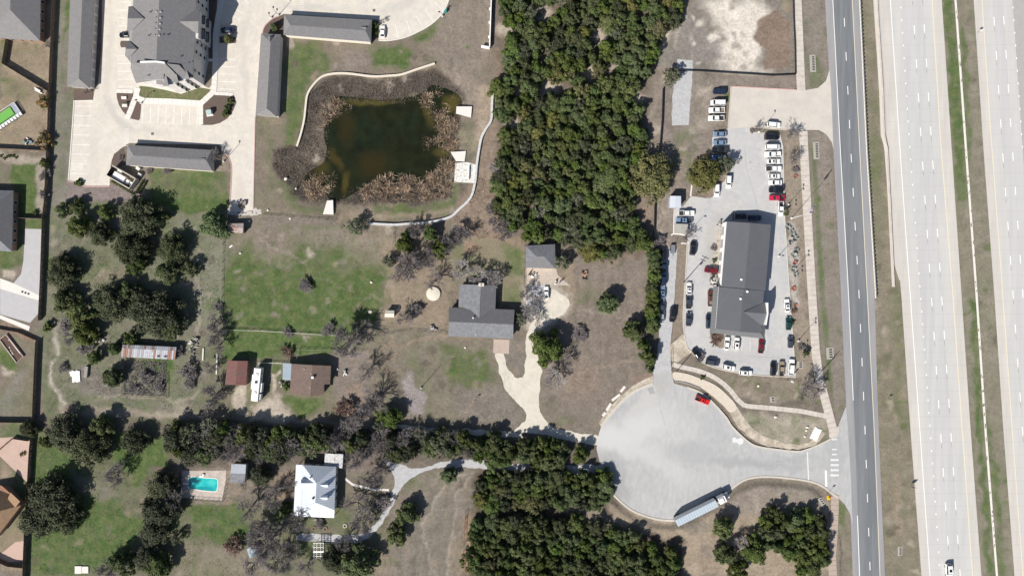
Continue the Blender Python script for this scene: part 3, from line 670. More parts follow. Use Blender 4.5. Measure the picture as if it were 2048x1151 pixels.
TINT[:] = TINT*1.12; _l = TINT.mean(-1, keepdims=True); TINT[:] = TINT*.80+_l*.20; GREEN += .10+.10*((XX < g(450, 0)[0]) | ((XX > g(447, 0)[0]) & (XX < g(760, 0)[0]) & (YY < g(0, 500)[1]) & (YY > g(0, 715)[1])))
build_ground()
o = sheet('pond_water', POND, -1.02, M_water, smooth=True); tag(o, 'dark brown green water of the square retention pond')
# ------------------------------------------------------------------ highway and frontage road
KY = [-220, 0, 300, 580, 860, 1151, 1400]
def road_x(vals):
    v = [vals[0]-(vals[1]-vals[0])*220/300]+list(vals)+[vals[4]+(vals[4]-vals[3])*249/291]
    return lambda y: float(np.interp(y, KY, v))
R = {k: road_x(v) for k, v in dict(
    fl=(1650, 1667, 1681.6, 1694.6, 1705.6), fd=(1666, 1681, 1697, 1709.5, 1720), fr=(1704.5, 1719.4, 1734, 1748.5, 1760),
    fe=(1717, 1731, 1748.5, 1757, 1770), al=(1757, 1775, 1802, 1821, 1843), aw=(1780.6, 1800, 1819.7, 1839.8, 1860),
    ad=(1801, 1820, 1840.5, 1860.5, 1880.5), a1=(1825, 1843.5, 1862, 1881, 1900.5), a2=(1845, 1864, 1882.5, 1901.5, 1920.5),
    ay=(1864, 1882.5, 1905, 1924.5, 1945.3), ae=(1883.6, 1903.6, 1922.6, 1941.4, 1963),
    sw=(1911, 1932, 1952.6, 1970.9, 1994), bl=(1947.4, 1967, 1988, 2006.8, 2029), by=(1964, 1984, 2005, 2024.5, 2046),
    b1=(1985.5, 2005, 2025.5, 2045, 2066), b2=(2005, 2025, 2045, 2064.5, 2086), bd=(2025, 2045.5, 2065, 2085, 2106),
    bw=(2046, 2066, 2086, 2106, 2127), be=(2068, 2089, 2108, 2128, 2150)).items()}
YS = list(range(-200, 1361, 40))
def band(name, l, r, z, m, parent=None, y0=None, y1=None, label=None):
    ys = YS if y0 is None else [y0]+[y for y in YS if y0 < y < y1]+[y1]
    return sheet(name, [(R[l](y), y) for y in ys]+[(R[r](y), y) for y in reversed(ys)], z, m, parent=parent, label=label)
fr = band('frontage_road', 'fl', 'fe', .006, M_asph2, label='narrow frontage road with a dark asphalt carriageway and pale shoulders')
band('carriageway', 'fd', 'fr', .010, M_asph, fr)
M_bed = mat('grey_slab_joint', (.37, .36, .35), var=.05, scale=2)
hw = band('highway', 'al', 'ae', -.005, M_bed, label='pale concrete highway carriageway nearer the frontage road')
hw2 = band('highway', 'bl', 'be', -.005, M_bed, label='pale concrete highway carriageway at the right edge')
soften(M_lot, [(1430, 470, 5, 12, -10, (.36, .345, .32), .6), (1425, 530, 6, 9, 0, (.33, .31, .28), .6), (1500, 380, 6, 16, 10, (.47, .47, .47), .5), (1480, 300, 9, 8, 0, (.47, .47, .47), .4), (1470, 710, 18, 3, -6, (.39, .39, .39), .5), (1555, 600, 3, 20, 0, (.48, .475, .465), .5), (1395, 640, 3, 18, 0, (.48, .48, .475), .5), (1385, 405, 6, 5, 0, (.50, .48, .45), .6), (1530, 710, 8, 5, 0, (.40, .40, .40), .4)], 2.0)
soften(M_conc, [(215, 150, 1.6, 22, -3, (.50, .46, .41), .5), (222, 80, 1.6, 20, 0, (.50, .46, .41), .4), (226, 225, 2, 9, 25, (.44, .42, .40), .6), (250, 250, 7, 2.2, -38, (.44, .42, .40), .6), (300, 262, 11, 1.8, -3, (.48, .45, .41), .5), (170, 225, 1.5, 9, 0, (.50, .45, .40), .4), (490, 150, 2, 20, 2, (.48, .45, .41), .5), (488, 60, 2, 10, -15, (.48, .45, .41), .5), (480, 380, 3, 8, 0, (.52, .46, .40), .5), (620, 15, 16, 2, -3, (.46, .44, .41), .5), (800, 10, 12, 3, 20, (.44, .42, .40), .5), (188, 300, 3, 14, 5, (.50, .46, .41), .4)], 2.0)
def panels(parent, cuts, mats, step, y0=-64, y1=1215, z=0.0):
    """cast concrete slabs with open joints, one object each"""
    y = y0; k = 0
    while y < y1:
        for (a, b), m in zip(zip(cuts[:-1], cuts[1:]), mats):
            gp = .15
            p = [(R[a](y+gp)+gp, y+gp), (R[b](y+gp)-gp, y+gp), (R[b](y+step-gp)-gp, y+step-gp), (R[a](y+step-gp)+gp, y+step-gp)]
            b_ = MB(); zz = z+.003+rnd.uniform(-.001, .001); b_.prism([g(*q) for q in p], -.012, zz); b_.build('concrete_panel', m, parent)
        y += step
panels(hw, ['al', 'aw', 'ad', 'a1', 'a2', 'ay', 'ae'], [M_shoulder, M_hwy, M_hwy2, M_hwy2, M_hwy, M_shoulder], 25.6)
panels(hw2, ['bl', 'by', 'b1', 'b2', 'bd'], [M_shoulder, M_hwy, M_hwy2, M_hwy], 25.6)
def pline(name, key, w, z, m, parent, y0=-200, y1=1360):
    ys = [y0]+[y for y in YS if y0 < y < y1]+[y1]; h = w/S/2
    return sheet(name, [(R[key](y)-h, y) for y in ys]+[(R[key](y)+h, y) for y in reversed(ys)], z, m, parent=parent)
def dashes(name, key, first, step, length, w, z, m, parent, y1=1160, dx=0):
    y = first
    while y < y1:
        h = w/S/2
        sheet(name, [(R[key](y)-h+dx, y), (R[key](y)+h+dx, y), (R[key](y+length)+h+dx, y+length), (R[key](y+length)-h+dx, y+length)], z, m, parent=parent)
        y += step
pline('edge_line', 'aw', .26, .008, M_paint, hw); pline('edge_line', 'ay', .30, .008, M_cream, hw)
dashes('lane_dash', 'ad', -12, 25.3, 4.0, .34, .008, M_paint, hw)
dashes('lane_dash', 'a1', -17, 68.0, 17, .30, .008, M_paint, hw); dashes('lane_dash', 'a2', -19, 68.0, 17, .30, .008, M_paint, hw)
dashes('lane_dash', 'a1', 2.5, 68.0, 9, .20, .0085, M_joint, hw); dashes('lane_dash', 'a2', 1, 68.0, 9, .20, .0085, M_joint, hw)
pline('edge_line', 'by', .28, .008, M_cream, hw2)
dashes('lane_dash', 'b1', -34, 68.2, 17, .30, .008, M_paint, hw2); dashes('lane_dash', 'b2', -36, 68.2, 17, .30, .008, M_paint, hw2, y1=620)
dashes('lane_dash', 'b1', -13, 68.2, 8, .20, .0085, M_joint, hw2); dashes('lane_dash', 'bd', -12, 25.3, 4.0, .34, .008, M_paint, hw2, y1=300)
dashes('lane_dash', 'fd', -31.3, 67.85, 17, .26, .014, M_paint, fr, dx=20.6)
sheet('edge_line', [(R['fd'](y)-1, y) for y in YS if y <= 822]+[(R['fd'](y)+.3, y) for y in reversed(YS) if y <= 822], .014, M_paint, parent=fr)
sheet('edge_line', [(R['fd'](y)-1.5, y) for y in (1030, 1080, 1151, 1350)]+[(R['fd'](y), y) for y in (1350, 1151, 1080, 1030)], .014, M_paint, parent=fr)
pline('edge_line', 'fr', .22, .014, M_cream, fr)
# concrete swale down the median
sw = tag(sheet('drainage_swale', [(R['sw'](y)-2.1, y) for y in YS]+[(R['sw'](y)+2.1, y) for y in reversed(YS)], .02, M_white_conc, thick=.06),
         'thin white concrete drainage swale running down the grass median')
b = MB()
for k in range(46):
    y = rnd.uniform(0, 1150); x = R['sw'](y)+rnd.uniform(-1.6, 1.6); gx, gy = g(x, y); b.box((gx, gy, .03), (rnd.uniform(.15, .4), rnd.uniform(.3, 1.6), .05), rnd.uniform(-.3, .1))
b.build('leaf_litter', M_mulch2, sw); COL.objects['leaf_litter']['kind'] = 'stuff'
# concrete traffic barrier east of the frontage road
def barrier_x(y): return float(np.interp(y, [-200, 0, 180, 275, 280, 420, 573], [1741, 1752, 1763.5, 1767, 1772, 1779, 1786.5]))
ys = list(range(-180, 571, 30))+[573]
pts = [g(barrier_x(y), y) for y in ys]
b = MB(); strip(b, pts, [2.0 if y < 275 else .9 for y in ys], 0, .16, 0); o1 = b
L_, R_ = ribbon(pts, .5); P2 = [((a[0]+c[0])/2, (a[1]+c[1])/2) for a, c in zip(L_, R_)]
b2 = MB(); strip(b2, P2, .36, .22, .82)
bar = thing('concrete_barrier', 'long white concrete traffic barrier between frontage road verge and highway', 'barrier', (*pts[0], 0))
for nm, q in (('footing', b), ('barrier_wall', b2)):
    o = q.build(nm, M_shoulder if nm == 'footing' else M_walk, bar); o.matrix_parent_inverse = Matrix.Translation((-pts[0][0], -pts[0][1], 0))
sheet('barrier_apron', [(R['al'](y)-9 if y < 280 else R['al'](y)-6, y) for y in (-200, 0, 150, 270)]+[(R['al'](279)-5, 300), (R['al'](520)-10, 520), (R['al'](560)-2, 560)]+[(R['al'](y), y) for y in (560, 400, 200, 0, -200)], .0, M_shoulder, label='concrete apron between barrier and highway shoulder')
# guard rail along the frontage road
gr = thing('guard_rail', 'low steel guard rail with dark posts along the east side of the frontage road', 'guard rail', (*g(1719, 0), 0))
inv = Matrix.Translation((-g(1719, 0)[0], -g(1719, 0)[1], 0))
gy_ = [y for y in range(-60, 596, 20)]+[596]
gp = [g(R['fe'](y)+2.2, y) for y in gy_]
b = MB(); strip(b, gp, .5, .0, .14); o = b.build('kerb', M_white_conc, gr); o.matrix_parent_inverse = inv
b = MB(); strip(b, gp, .12, .45, .75); o = b.build('rail', M_steel, gr); o.matrix_parent_inverse = inv
pm = MB(); pm.box((0, 0, .36), (.45, .4, .72)); pme = pm.mesh('post', M_darkmetal)
y = -50
while y < 594:
    o = bpy.data.objects.new('post', pme); COL.objects.link(o); o.parent = gr; o.matrix_parent_inverse = inv
    gx, gyy = g(R['fe'](y)+3.6, y); o.location = (gx, gyy, 0); y += 7.6
# storm inlets in the verges
M_inletc = mat('inlet_concrete', (.36, .34, .30), var=.2, scale=.4)
def inlet(px, py, w, l, rz, label, slots=7, m=M_inletc):
    t = thing('storm_inlet', label, 'storm drain', (*g(px, py), 0), rz, 'storm drain inlets in the road verges')
    b = MB(); b.box((0, 0, .03), (w, l, .12)); b.build('concrete_collar', m, t)
    for k in range(slots):
        q = MB(); q.box((.1*w, (k-(slots-1)/2)*l*.84/slots, .10), (w*.42, l*.45/slots, .04)); q.build('grate_bar', M_darkmetal, t)
inlet(1625.5, 127, 2.1, 6.2, .05, 'pale drain inlet with dark bars in the verge north of the dealership driveway', 9)
inlet(1632.5, 301, 2.1, 6.2, .04, 'pale ribbed drain inlet in the verge south of the dealership driveway', 9)
inlet(1660, 706, 2.6, 4.2, .05, 'pale drain inlet beside the sidewalk with dark grate and pole shadow', 4)
inlet(1800, 1101, 1.6, 3.4, 0, 'small drain inlet alone in the grass by the highway', 6)
inlet(1600, 729, 2.3, 2.6, 0, 'square concrete box inlet by the dealership south east corner', 3)
inlet(1545, 798, 1.9, 2.1, .1, 'small square inlet in the hedge ditch south of the dealership', 2)
inlet(1643, 1002, 1.5, 2.9, .55, 'slanted pale inlet in the ditch near the yellow hydrant', 3)

# ------------------------------------------------------------------ sidewalks made of separate slabs
def slab_walk(name, pts, width, step, label, m=M_walk, z=.10, seed=0):
    """pts centre line in survey px; width metres; step metres"""
    P = [g(*p) for p in pts]; t = thing(name, None, None, (P[0][0], P[0][1], 0)); t['kind'] = 'structure'; t['label'] = label
    inv = Matrix.Translation((-P[0][0], -P[0][1], 0))
    d = [0]
    for a, c in zip(P[:-1], P[1:]): d.append(d[-1]+math.hypot(c[0]-a[0], c[1]-a[1]))
    n = max(1, round(d[-1]/step)); s = np.linspace(0, d[-1], n+1)
    X = np.interp(s, d, [p[0] for p in P]); Y = np.interp(s, d, [p[1] for p in P])
    L, Rr = ribbon(list(zip(X, Y)), width)
    for i in range(n):
        g_ = .03/step; q = []
        for (A, B_) in ((L, 0), (Rr, 1)):
            a, c = A[i], A[i+1]; q.append(((a[0]+(c[0]-a[0])*g_, a[1]+(c[1]-a[1])*g_), (c[0]-(c[0]-a[0])*g_, c[1]-(c[1]-a[1])*g_)))
        poly = [q[0][0], q[0][1], q[1][1], q[1][0]]
        b = MB(); b.prism(poly, -.02, z+rnd.uniform(-.006, .006)); o = b.build('paving_slab', m, t); o.matrix_parent_inverse = inv
    return t
slab_walk('sidewalk', [(1592, -60), (1594.5, 0), (1601, 150), (1602.5, 183)], 3.0, 1.8, 'wide slab sidewalk beside the vacant lot north of the driveway')
slab_walk('sidewalk', [(1606.5, 262), (1608, 300), (1616, 450), (1623.5, 580), (1631, 700), (1638, 755), (1648, 790), (1656, 820), (1666, 858), (1667, 874)], 3.0, 1.8, 'long slab sidewalk from the dealership driveway down to the side road')
slab_walk('sidewalk', [(1670, 989), (1669, 1030), (1667, 1070), (1664, 1110), (1666, 1151), (1667, 1230)], 2.8, 1.8, 'brownish slab sidewalk south of the side road beside the dark trees', mat('brown_sidewalk_concrete', (.40, .33, .28), var=.1, scale=.8))
slab_walk('footpath', [(1345, 728), (1366, 734), (1398, 741), (1426, 752), (1446, 766), (1464, 783), (1476, 800), (1490, 811), (1540, 815), (1600, 821), (1655, 832)], 1.7, 1.8, 'narrow curving slab footpath between the dealership bank and the cul-de-sac')

# ------------------------------------------------------------------ side road and cul-de-sac
CDS = [(1307, 750), (1306, 766), (1270, 781.5), (1244, 802), (1218, 831), (1202.5, 852), (1196, 872), (1193, 898), (1201, 929), (1218, 976), (1244, 1005), (1270, 1023), (1307, 1036), (1341, 1040), (1376, 1036), (1410, 1022), (1440, 1000), (1466, 974), (1492, 958), (1526, 952.6), (1572, 955), (1624, 963), (1650, 975), (1661, 984), (1676, 994), (1689, 1007), (1700, 1026), (1705, 1050), (1702, 960), (1696, 860), (1692, 812), (1676, 852), (1674, 867), (1661, 877), (1635, 890), (1611, 899), (1593, 902), (1545, 897), (1520, 893), (1505, 888), (1486.6, 874.5), (1463, 851), (1452, 833.6), (1421, 799.7), (1400, 784), (1374, 773.7), (1348, 766), (1342, 742)]
cds = sheet('side_road', CDS, .008, M_culdesac, label='pale bleached asphalt cul-de-sac with its road to the frontage road')
for y in (919, 929, 939.3, 949.6): sheet('crosswalk_bar', [(1661, y-2.2), (1677.5, y-2), (1677.5, y+2), (1661, y+2.2)], .014, M_wornpaint, parent=cds)
for y in (908, 898, 878): sheet('crosswalk_bar', [(1664, y-1.5), (1674, y-1.2), (1674, y+1.2), (1664, y+1.5)], .014, M_wornpaint, parent=cds)
sheet('stop_line', [(1649.6, 940), (1653.6, 940), (1654.6, 972), (1650.6, 972)], .014, M_paint, parent=cds)
sheet('joint_line', [(1613.5, 903), (1616, 903), (1618.5, 962), (1616, 962)], .013, M_wornpaint, parent=cds)
sheet('paint_splash', [(1465, 876), (1470, 874), (1474, 878), (1480, 875), (1487, 879), (1486, 886), (1480, 889), (1474, 884), (1466, 884)], .013, M_wornpaint, parent=cds, wob=.2)
M_patch = mat('dark_patch_asphalt', (.33, .335, .34), var=.08, scale=.8)
sheet('repair_patch', [(1294, 776), (1306, 772), (1310, 786), (1300, 788)], .012, M_patch, parent=cds, wob=.1)
M_pale_drag = mat('limestone_dust', (.54, .525, .50), var=.14, scale=1.4, stretch=(1, .5, 1, .4))
_w = (.52, .518, .51); _d = (.29, .29, .295)
soften(M_culdesac, [(1212, 872, 9, 7, 0, _w, .9), (1262, 860, 17, 7, 28, _w, .75), (1250, 885, 16, 6, -24, _w, .7), (1300, 835, 14, 7, 42, _w, .5), (1335, 930, 16, 6, -35, _w, .5), (1340, 860, 20, 9, 10, _w, .35), (1290, 800, 12, 3.5, 38, (.50, .485, .45), .6), (1222, 950, 9, 12, 20, _d, .55), (1240, 985, 9, 6, -40, _d, .5), (1390, 905, 17, 5, 0, (.35, .35, .355), .5), (1480, 925, 18, 2.6, -4, _d, .45), (1560, 930, 16, 2.2, -4, _d, .45), (1590, 915, 15, 2.0, 0, _d, .4), (1420, 850, 12, 5, -35, (.36, .36, .365), .4), (1325, 765, 3, 6, 0, (.37, .36, .34), .6), (1345, 830, 10, 4, 60, (.50, .49, .47), .4), (1670, 900, 5, 14, 5, (.34, .34, .345), .5), (1400, 965, 15, 4, 20, (.44, .44, .435), .4)], 3.5)
for P in ([(1500, 918), (1580, 928), (1650, 935)], [(1495, 930), (1575, 940), (1645, 948)], [(1372, 888), (1374, 915)], [(1388, 886), (1390, 912)], [(1322, 772), (1318, 800), (1330, 850)], [(1262, 1000), (1230, 960), (1222, 920)]):
    b = MB(); strip(b, catmull([g(*p) for p in P], False, 6), .22, .0085, .0095); b.build('tyre_mark', mat('tyre_mark_%d' % P[0][0], (.385, .385, .385), var=.1), cds)
def kerb(pts, name='kerb', w=.45, z=.13, m=M_kerb, label=None, parent=None, sm=True, kind='structure'):
    P = [g(*p) for p in pts]
    if sm: P = catmull(P, closed=False, n=4)
    b = MB(); strip(b, P, w, -.03, z); o = b.build(name, m, parent)
    if parent is None: tag(o, label, kind=kind)
    return o
kerb(CDS[1:6], label='thin concrete kerb on the north west arc of the cul-de-sac', w=1.0)
kerb(CDS[8:25], label='concrete kerb round the south of the cul-de-sac to the sidewalk', w=.7)
kerb(CDS[31:46][::-1], label='concrete kerb round the north east of the cul-de-sac', w=.6)
sheet('kerb_apron', [(1306, 751), (1306, 764), (1270, 779), (1243, 800), (1216, 830), (1201, 851), (1198, 845), (1210, 826), (1236, 796), (1264, 772), (1285, 760)], .004, M_dirt, label='sandy shoulder beside the north west arc of the cul-de-sac')
sheet('concrete_flume', [(1346, 744), (1370, 746), (1392, 753), (1426, 767), (1450, 785), (1473, 812), (1461, 824), (1446, 810), (1423, 790), (1400, 774), (1374, 764), (1350, 760)], .16, mat('cream_flume', (.58, .51, .43), var=.08, scale=1), thick=.2, smooth=True, label='broad curved cream concrete apron north of the cul-de-sac')
sheet('verge_strip', [(1461, 824), (1473, 812), (1490, 838), (1515, 863), (1550, 880), (1600, 888), (1624, 878), (1640, 862), (1650, 868), (1632, 888), (1600, 898), (1550, 894), (1512, 882), (1480, 856)], .006, M_dirt, wob=.3, smooth=True, label='sandy strip bordering the north side of the side road')
for k, (x0, y0, x1, y1) in enumerate(((1241, 783, 1250, 772), (1224, 800, 1240, 788), (1213, 820, 1222, 806), (1205, 831, 1211, 824))):
    a = g(x0, y0); c = g(x1, y1); b = MB(); b.box(((a[0]+c[0])/2, (a[1]+c[1])/2, .05), (math.hypot(c[0]-a[0], c[1]-a[1]), .9, .16), math.atan2(c[1]-a[1], c[0]-a[0]))
    tag(b.build('kerb_stone', M_white_conc), ('white concrete block northernmost on the cul-de-sac bank', 'second white concrete block on the cul-de-sac bank', 'third white concrete block on the cul-de-sac bank', 'southernmost white concrete block by the gravel drive mouth')[k], 'block', 'white blocks on the cul-de-sac bank')
# gravel drives
sheet('gravel_drive', [(991, 708), (1005, 706), (1014, 735), (1026, 748), (1036, 756), (1048, 745), (1052, 700), (1052, 672), (1062, 645), (1080, 610), (1090, 592), (1105, 578), (1122, 588), (1138, 602), (1134, 622), (1108, 640), (1080, 662), (1072, 690), (1078, 720), (1083, 740), (1078, 790), (1078, 815), (1090, 838), (1108, 855), (1140, 862), (1170, 868), (1196, 869), (1197, 889), (1160, 885), (1110, 874), (1085, 868), (1060, 866), (1030, 862), (1040, 850), (1052, 838), (1045, 815), (1015, 785), (1003, 760), (998, 735)], .004, M_gravel, wob=.35, smooth=True, label='forked white gravel drive from the cul-de-sac to the grey roofed house')
sheet('gravel_track', [(1040, 866), (1000, 862), (940, 858), (880, 856), (800, 848), (800, 856), (860, 862), (930, 868), (1000, 872), (1040, 876)], .002, M_gravel, wob=.5, smooth=True, label='shaded pale gravel track along the north edge of the juniper row')
sheet('gravel_drive', [(1200, 930), (1100, 930), (1000, 925), (950, 918), (900, 920), (850, 934), (820, 935), (798, 926), (772, 922), (775, 932), (788, 950), (786, 975), (775, 1010), (755, 1040), (735, 1060), (710, 1068), (660, 1068), (600, 1068), (600, 1080), (660, 1084), (715, 1084), (745, 1068), (768, 1040), (790, 1000), (806, 970), (835, 948), (870, 936), (920, 934), (1000, 938), (1100, 944), (1215, 950)], .004, M_grey_gravel, wob=.4, smooth=True, label='curving grey gravel drive to the white metal roofed house')

# ------------------------------------------------------------------ dealership pavement
LOT = [(1462, 173), (1592, 180), (1611, 180.5), (1636, 176), (1652, 162), (1659, 140), (1662, 180), (1667, 300), (1664, 285), (1652, 268), (1638, 260), (1616, 260), (1598, 262), (1502, 254), (1498, 258), (1500, 264), (1520, 267), (1560, 269), (1565.6, 293), (1567, 360), (1569.5, 434), (1578, 567), (1581, 612), (1588, 706), (1591.6, 754), (1505, 749), (1437, 737), (1400.6, 721.6), (1383.7, 703), (1373, 690), (1366, 638), (1370.6, 560), (1374.5, 487), (1376, 473), (1347, 467), (1347, 418), (1366, 413), (1382, 392), (1390, 393), (1412, 396), (1425, 394), (1424, 275), (1456, 257)]
LOT1 = [(1462, 173), (1592, 180), (1611, 180.5), (1636, 176), (1652, 162), (1659, 140), (1662, 180), (1667, 300), (1664, 285), (1652, 268), (1638, 260), (1616, 260), (1598, 262), (1502, 254), (1456, 257)]
lot = sheet('parking_lot', LOT, .008, M_lot, label='bleached asphalt parking lot wrapped round the dealership building')
dr = sheet('driveway', LOT1, .014, mat('driveway_concrete', (.545, .505, .455), var=.05, scale=2, col2=(.51, .475, .435)), label='cream concrete driveway joining the dealership to the frontage road')
for a, c in (((1462, 192), (1660, 200)), ((1459, 217), (1662, 226)), ((1487, 174), (1484, 256)), ((1540, 178), (1538, 256)), ((1585, 180), (1586, 258)), ((1611, 181), (1616, 260))):
    P = [g(*a), g(*c)]; b = MB(); strip(b, P, .09, .0145, .0165); b.build('joint', M_shoulder, dr)
kerb([(1462, 173), (1592, 180)], sm=False, label='faded pink kerb along the north side of the dealership driveway', m=M_redkerb, w=.4)
kerb([(1462, 173), (1456, 257)], sm=False, label='low kerb on the west side of the dealership driveway', w=.3)
kerb([(1598, 262), (1502, 254), (1498, 258), (1500, 264), (1560, 269), (1565.6, 293), (1569.5, 434), (1578, 567), (1581, 612), (1588, 706), (1591, 750)], sm=False, label='kerb on the east side of the dealership lot', w=.25)
kerb([(1591.6, 754), (1505, 749), (1437, 737), (1400.6, 721.6), (1383.7, 703), (1373, 690), (1366, 638), (1370.6, 560), (1374.5, 487)], label='kerb round the south and west of the dealership lot', w=.35)
kerb([(1342, 470), (1347, 467), (1376, 470), (1376, 487), (1362, 486)], sm=False, label='white kerb at the grey gravel patch west of the lot', m=M_white_conc, w=.5)
kerb([(1384, 366), (1381, 392)], sm=False, label='short white kerb beside the olive tree island', m=M_white_conc, w=.5)
kerb([(1348, 426), (1347, 466)], sm=False, label='white kerb west of the parked pickups', m=M_white_conc, w=.3)
sheet('planting_bed', [(1385, 318), (1400, 308), (1430, 300), (1452, 305), (1462, 330), (1452, 358), (1438, 372), (1430, 388), (1420, 396), (1410, 392), (1392, 372), (1384, 350)], .03, M_mulch2, thick=.06, smooth=True, label='brown earth island under the olive trees in the lot')
sheet('planting_bed', [(1420.5, 664), (1440, 668), (1453, 672), (1452, 690), (1441, 696), (1432, 690), (1424, 678)], .03, M_mulch2, thick=.06, smooth=True, sn=3, label='brown planting bed at the south west corner of the dealership')
sheet('oil_stained_paving', [(1441, 447), (1449, 450), (1436, 570), (1420, 566), (1424, 520), (1432, 480)], .012, mat('stained_concrete', (.42, .38, .33), var=.15, scale=.9, spots=((.24, .21, .19), 1.1, .55)), wob=.3, label='stained service apron along the west wall of the dealership')
sheet('gravel_drive', [(1324, 495), (1355, 495), (1351, 560), (1346, 640), (1342, 680), (1340, 700), (1343, 745), (1346, 768), (1307, 768), (1307, 740), (1316, 700), (1320, 640), (1322, 560)], .006, M_grey_gravel, wob=.15, label='narrow grey gravel drive between the hedge and the dealership lot')
sheet('dirt_apron', [(1366, 668), (1374, 692), (1384, 704), (1372, 712), (1355, 724), (1342, 722), (1340, 690)], .011, M_dirt, wob=.2, label='tan caliche ramp between the gravel drive and dealership lot')
sheet('gravel_pad', [(1354, 118), (1386, 121), (1384, 160), (1377, 250), (1343, 251), (1345, 190), (1350, 150)], .006, M_grey_gravel, wob=.25, label='long grey gravel pad west of the vacant lot')
sheet('earth_strip', [(1355, 486), (1373, 486), (1369, 560), (1365, 640), (1365, 668), (1345, 678), (1350, 600)], .010, M_mulch2, wob=.15, label='bare brown earth strip between gravel drive and lot')
for x0 in (1484, 1500, 1516): sheet('stall_line', [(x0, 677), (x0+.8, 677), (x0+.2, 702), (x0-.6, 702)], .0135, M_wornpaint, parent=lot)
for (x, y) in ((1466, 668),(1533, 668)): sheet('stall_line', [(x, 672), (x+.8, 672), (x+.4, 700), (x-.4, 700)], .0135, M_wornpaint, parent=lot)
for k in range(4):
    x = 1494+k*2.4; a = rnd.uniform
    P = [g(x-4, 300), g(x-2, 330), g(x+8, 370), g(x+18, 400), g(x+22, 425)] if k < 1 else None
    if P: b = MB(); strip(b, catmull(P, False, 4), .10, .0135, .0145); b.build('crack', M_joint, lot)
for P in ([(1552, 470), (1552, 512)], [(1388, 560), (1386, 640)], [(1420, 712), (1500, 726)], [(1500, 712), (1570, 716)]):
    b = MB(); strip(b, [g(*p) for p in P], .09, .0135, .0145); b.build('crack', M_joint, lot)

# ------------------------------------------------------------------ apartment pavement
APT = [(205, -60), (205, 100), (197, 165), (190, 176), (186, 200), (148, 202), (146, 240), (137, 361), (172, 372.5), (219, 372.5), (221, 332), (224, 318), (240, 298), (258, 286), (440, 290), (444, 303), (460, 318), (463, 345), (459, 412), (459, 424), (506, 420), (508, 411), (511, 235), (519, 160), (525, 66), (530, 52), (545, 38), (560, 32), (567, 28), (757, 40), (757, 80.5), (775.6, 81), (807, 75.6), (838, 62.5), (864, 47), (885, 26), (897, 0), (905, -60)]
apt = sheet('apartment_driveway', APT, .006, M_conc, label='cream concrete drive and parking round the apartment block')
kerb([(205, -20), (204, 100), (197, 164)], sm=False, w=.25, m=M_redkerb, label='faded red fire lane kerb beside the long western carport')
kerb([(186, 201), (148, 202), (146, 240), (137, 361)], sm=False, w=.35, m=M_white_conc, label='white kerb on the west side of the apartment stalls')
kerb([(137, 361), (172, 372.5), (219, 372.5)], sm=False, w=.35, m=M_redkerb, label='pink kerb at the south west end of the apartment drive')
kerb([(445, 304), (455, 312), (461, 325), (463, 345), (459, 418)], w=.3, m=M_redkerb, label='pink curving kerb on the west side of the stub drive')
kerb([(506.5, 418), (510.5, 235)], sm=False, w=.3, m=M_redkerb, label='pink kerb on the east side of the stub drive')
kerb([(525, 66), (530, 52), (545, 38), (560, 31)], w=.3, m=M_redkerb, label='pink kerb round the corner bed between two carports')
kerb([(757, 81), (775.6, 81.5), (807, 76), (838, 63), (864, 47.5), (885, 26.5), (897.5, 0), (903, -30)], w=.35, m=M_white_conc, label='white kerb on the outer curve of the apartment drive')
def stall(pts, par=apt, m=None): 
    b = MB(); strip(b, [g(*p) for p in pts], .13, .0065, .010); b.build('stall_line', m or M_whitewall, par)
for k in range(8): stall([(148-k*1.4, 203+k*19.2+9), (183-k*.9, 204+k*19.2+9)])
for k in range(5): stall([(139+k*5, 341), (147+k*5, 330)])
for k in range(5): stall([(239-k*.6, 4+k*16), (262, 5+k*16)])
for k in range(6): stall([(235, 112+k*15.5), (266, 112+k*15.5)])
for k in range(8): stall([(286+k*15.6, 212+k*.6), (284.5+k*15.6, 246+k*.8)])
for k in range(6): stall([(437, 118+k*15), (472-k*.2, 119+k*15)])
for a, c in (((472, -5), (480, 12)), ((481, -12), (497, 8)), ((462, 30), (480, 40)), ((466, 15), (486, 27))): stall([a, c])
for a, c in (((886, 22), (870, 4)), ((866, 42), (850, 20)), ((846, 56), (833, 32)), ((822, 67), (813, 42)), ((796, 76), (790, 48)), ((776, 80), (774, 48))): stall([a, c])
for P in ([(210, 175), (236, 178)], [(184, 215), (182, 366)], [(233, 110), (232, 178), (236, 215), (262, 248), (440, 253)], [(212, 300), (172, 296)], [(473, 30), (480, 60), (473, 120), (470, 190)], [(774, 46), (815, 40), (850, 18), (860, 0)], [(463, 306), (508, 308)]):
    b = MB(); strip(b, [g(*p) for p in P], .07, .0065, .0085); b.build('joint', M_shoulder, apt)
for (x0, y0, n, dx, dy) in ((598, -4, 9, .3, 4.6), (249, 258, 9, -.2, 4.2)):
    for k in range(n): stall([(x0+k*dx, y0+k*dy), (x0+k*dx+9, y0+k*dy)], m=M_paint)
M_inlet = M_darkmetal
for (x, y, l) in ((305, 267.5, 'dark square drain grate in the drive south of the apartment stalls'), (748, 21, 'dark square drain grate in the drive above the northern carport')):
    t = thing('drain_grate', l, 'drain', (*g(x, y), 0)); b = MB(); b.box((0, 0, .02), (1.0, 1.0, .04)); b.build('frame', M_joint, t)
    b = MB()
    for k in range(5): b.box(((k-2)*.17, 0, .045), (.08, .8, .03))
    b.build('grating', M_darkmetal, t)
def walk(pts, label, w=1.6, m=M_white_conc): return slab_walk('sidewalk', pts, w, 1.7, label, m, z=.12)
walk([(276, 176), (272, 193), (268, 203), (261, 222), (254, 238)], 'white path from the apartment porch down between two mulch beds', 1.9)
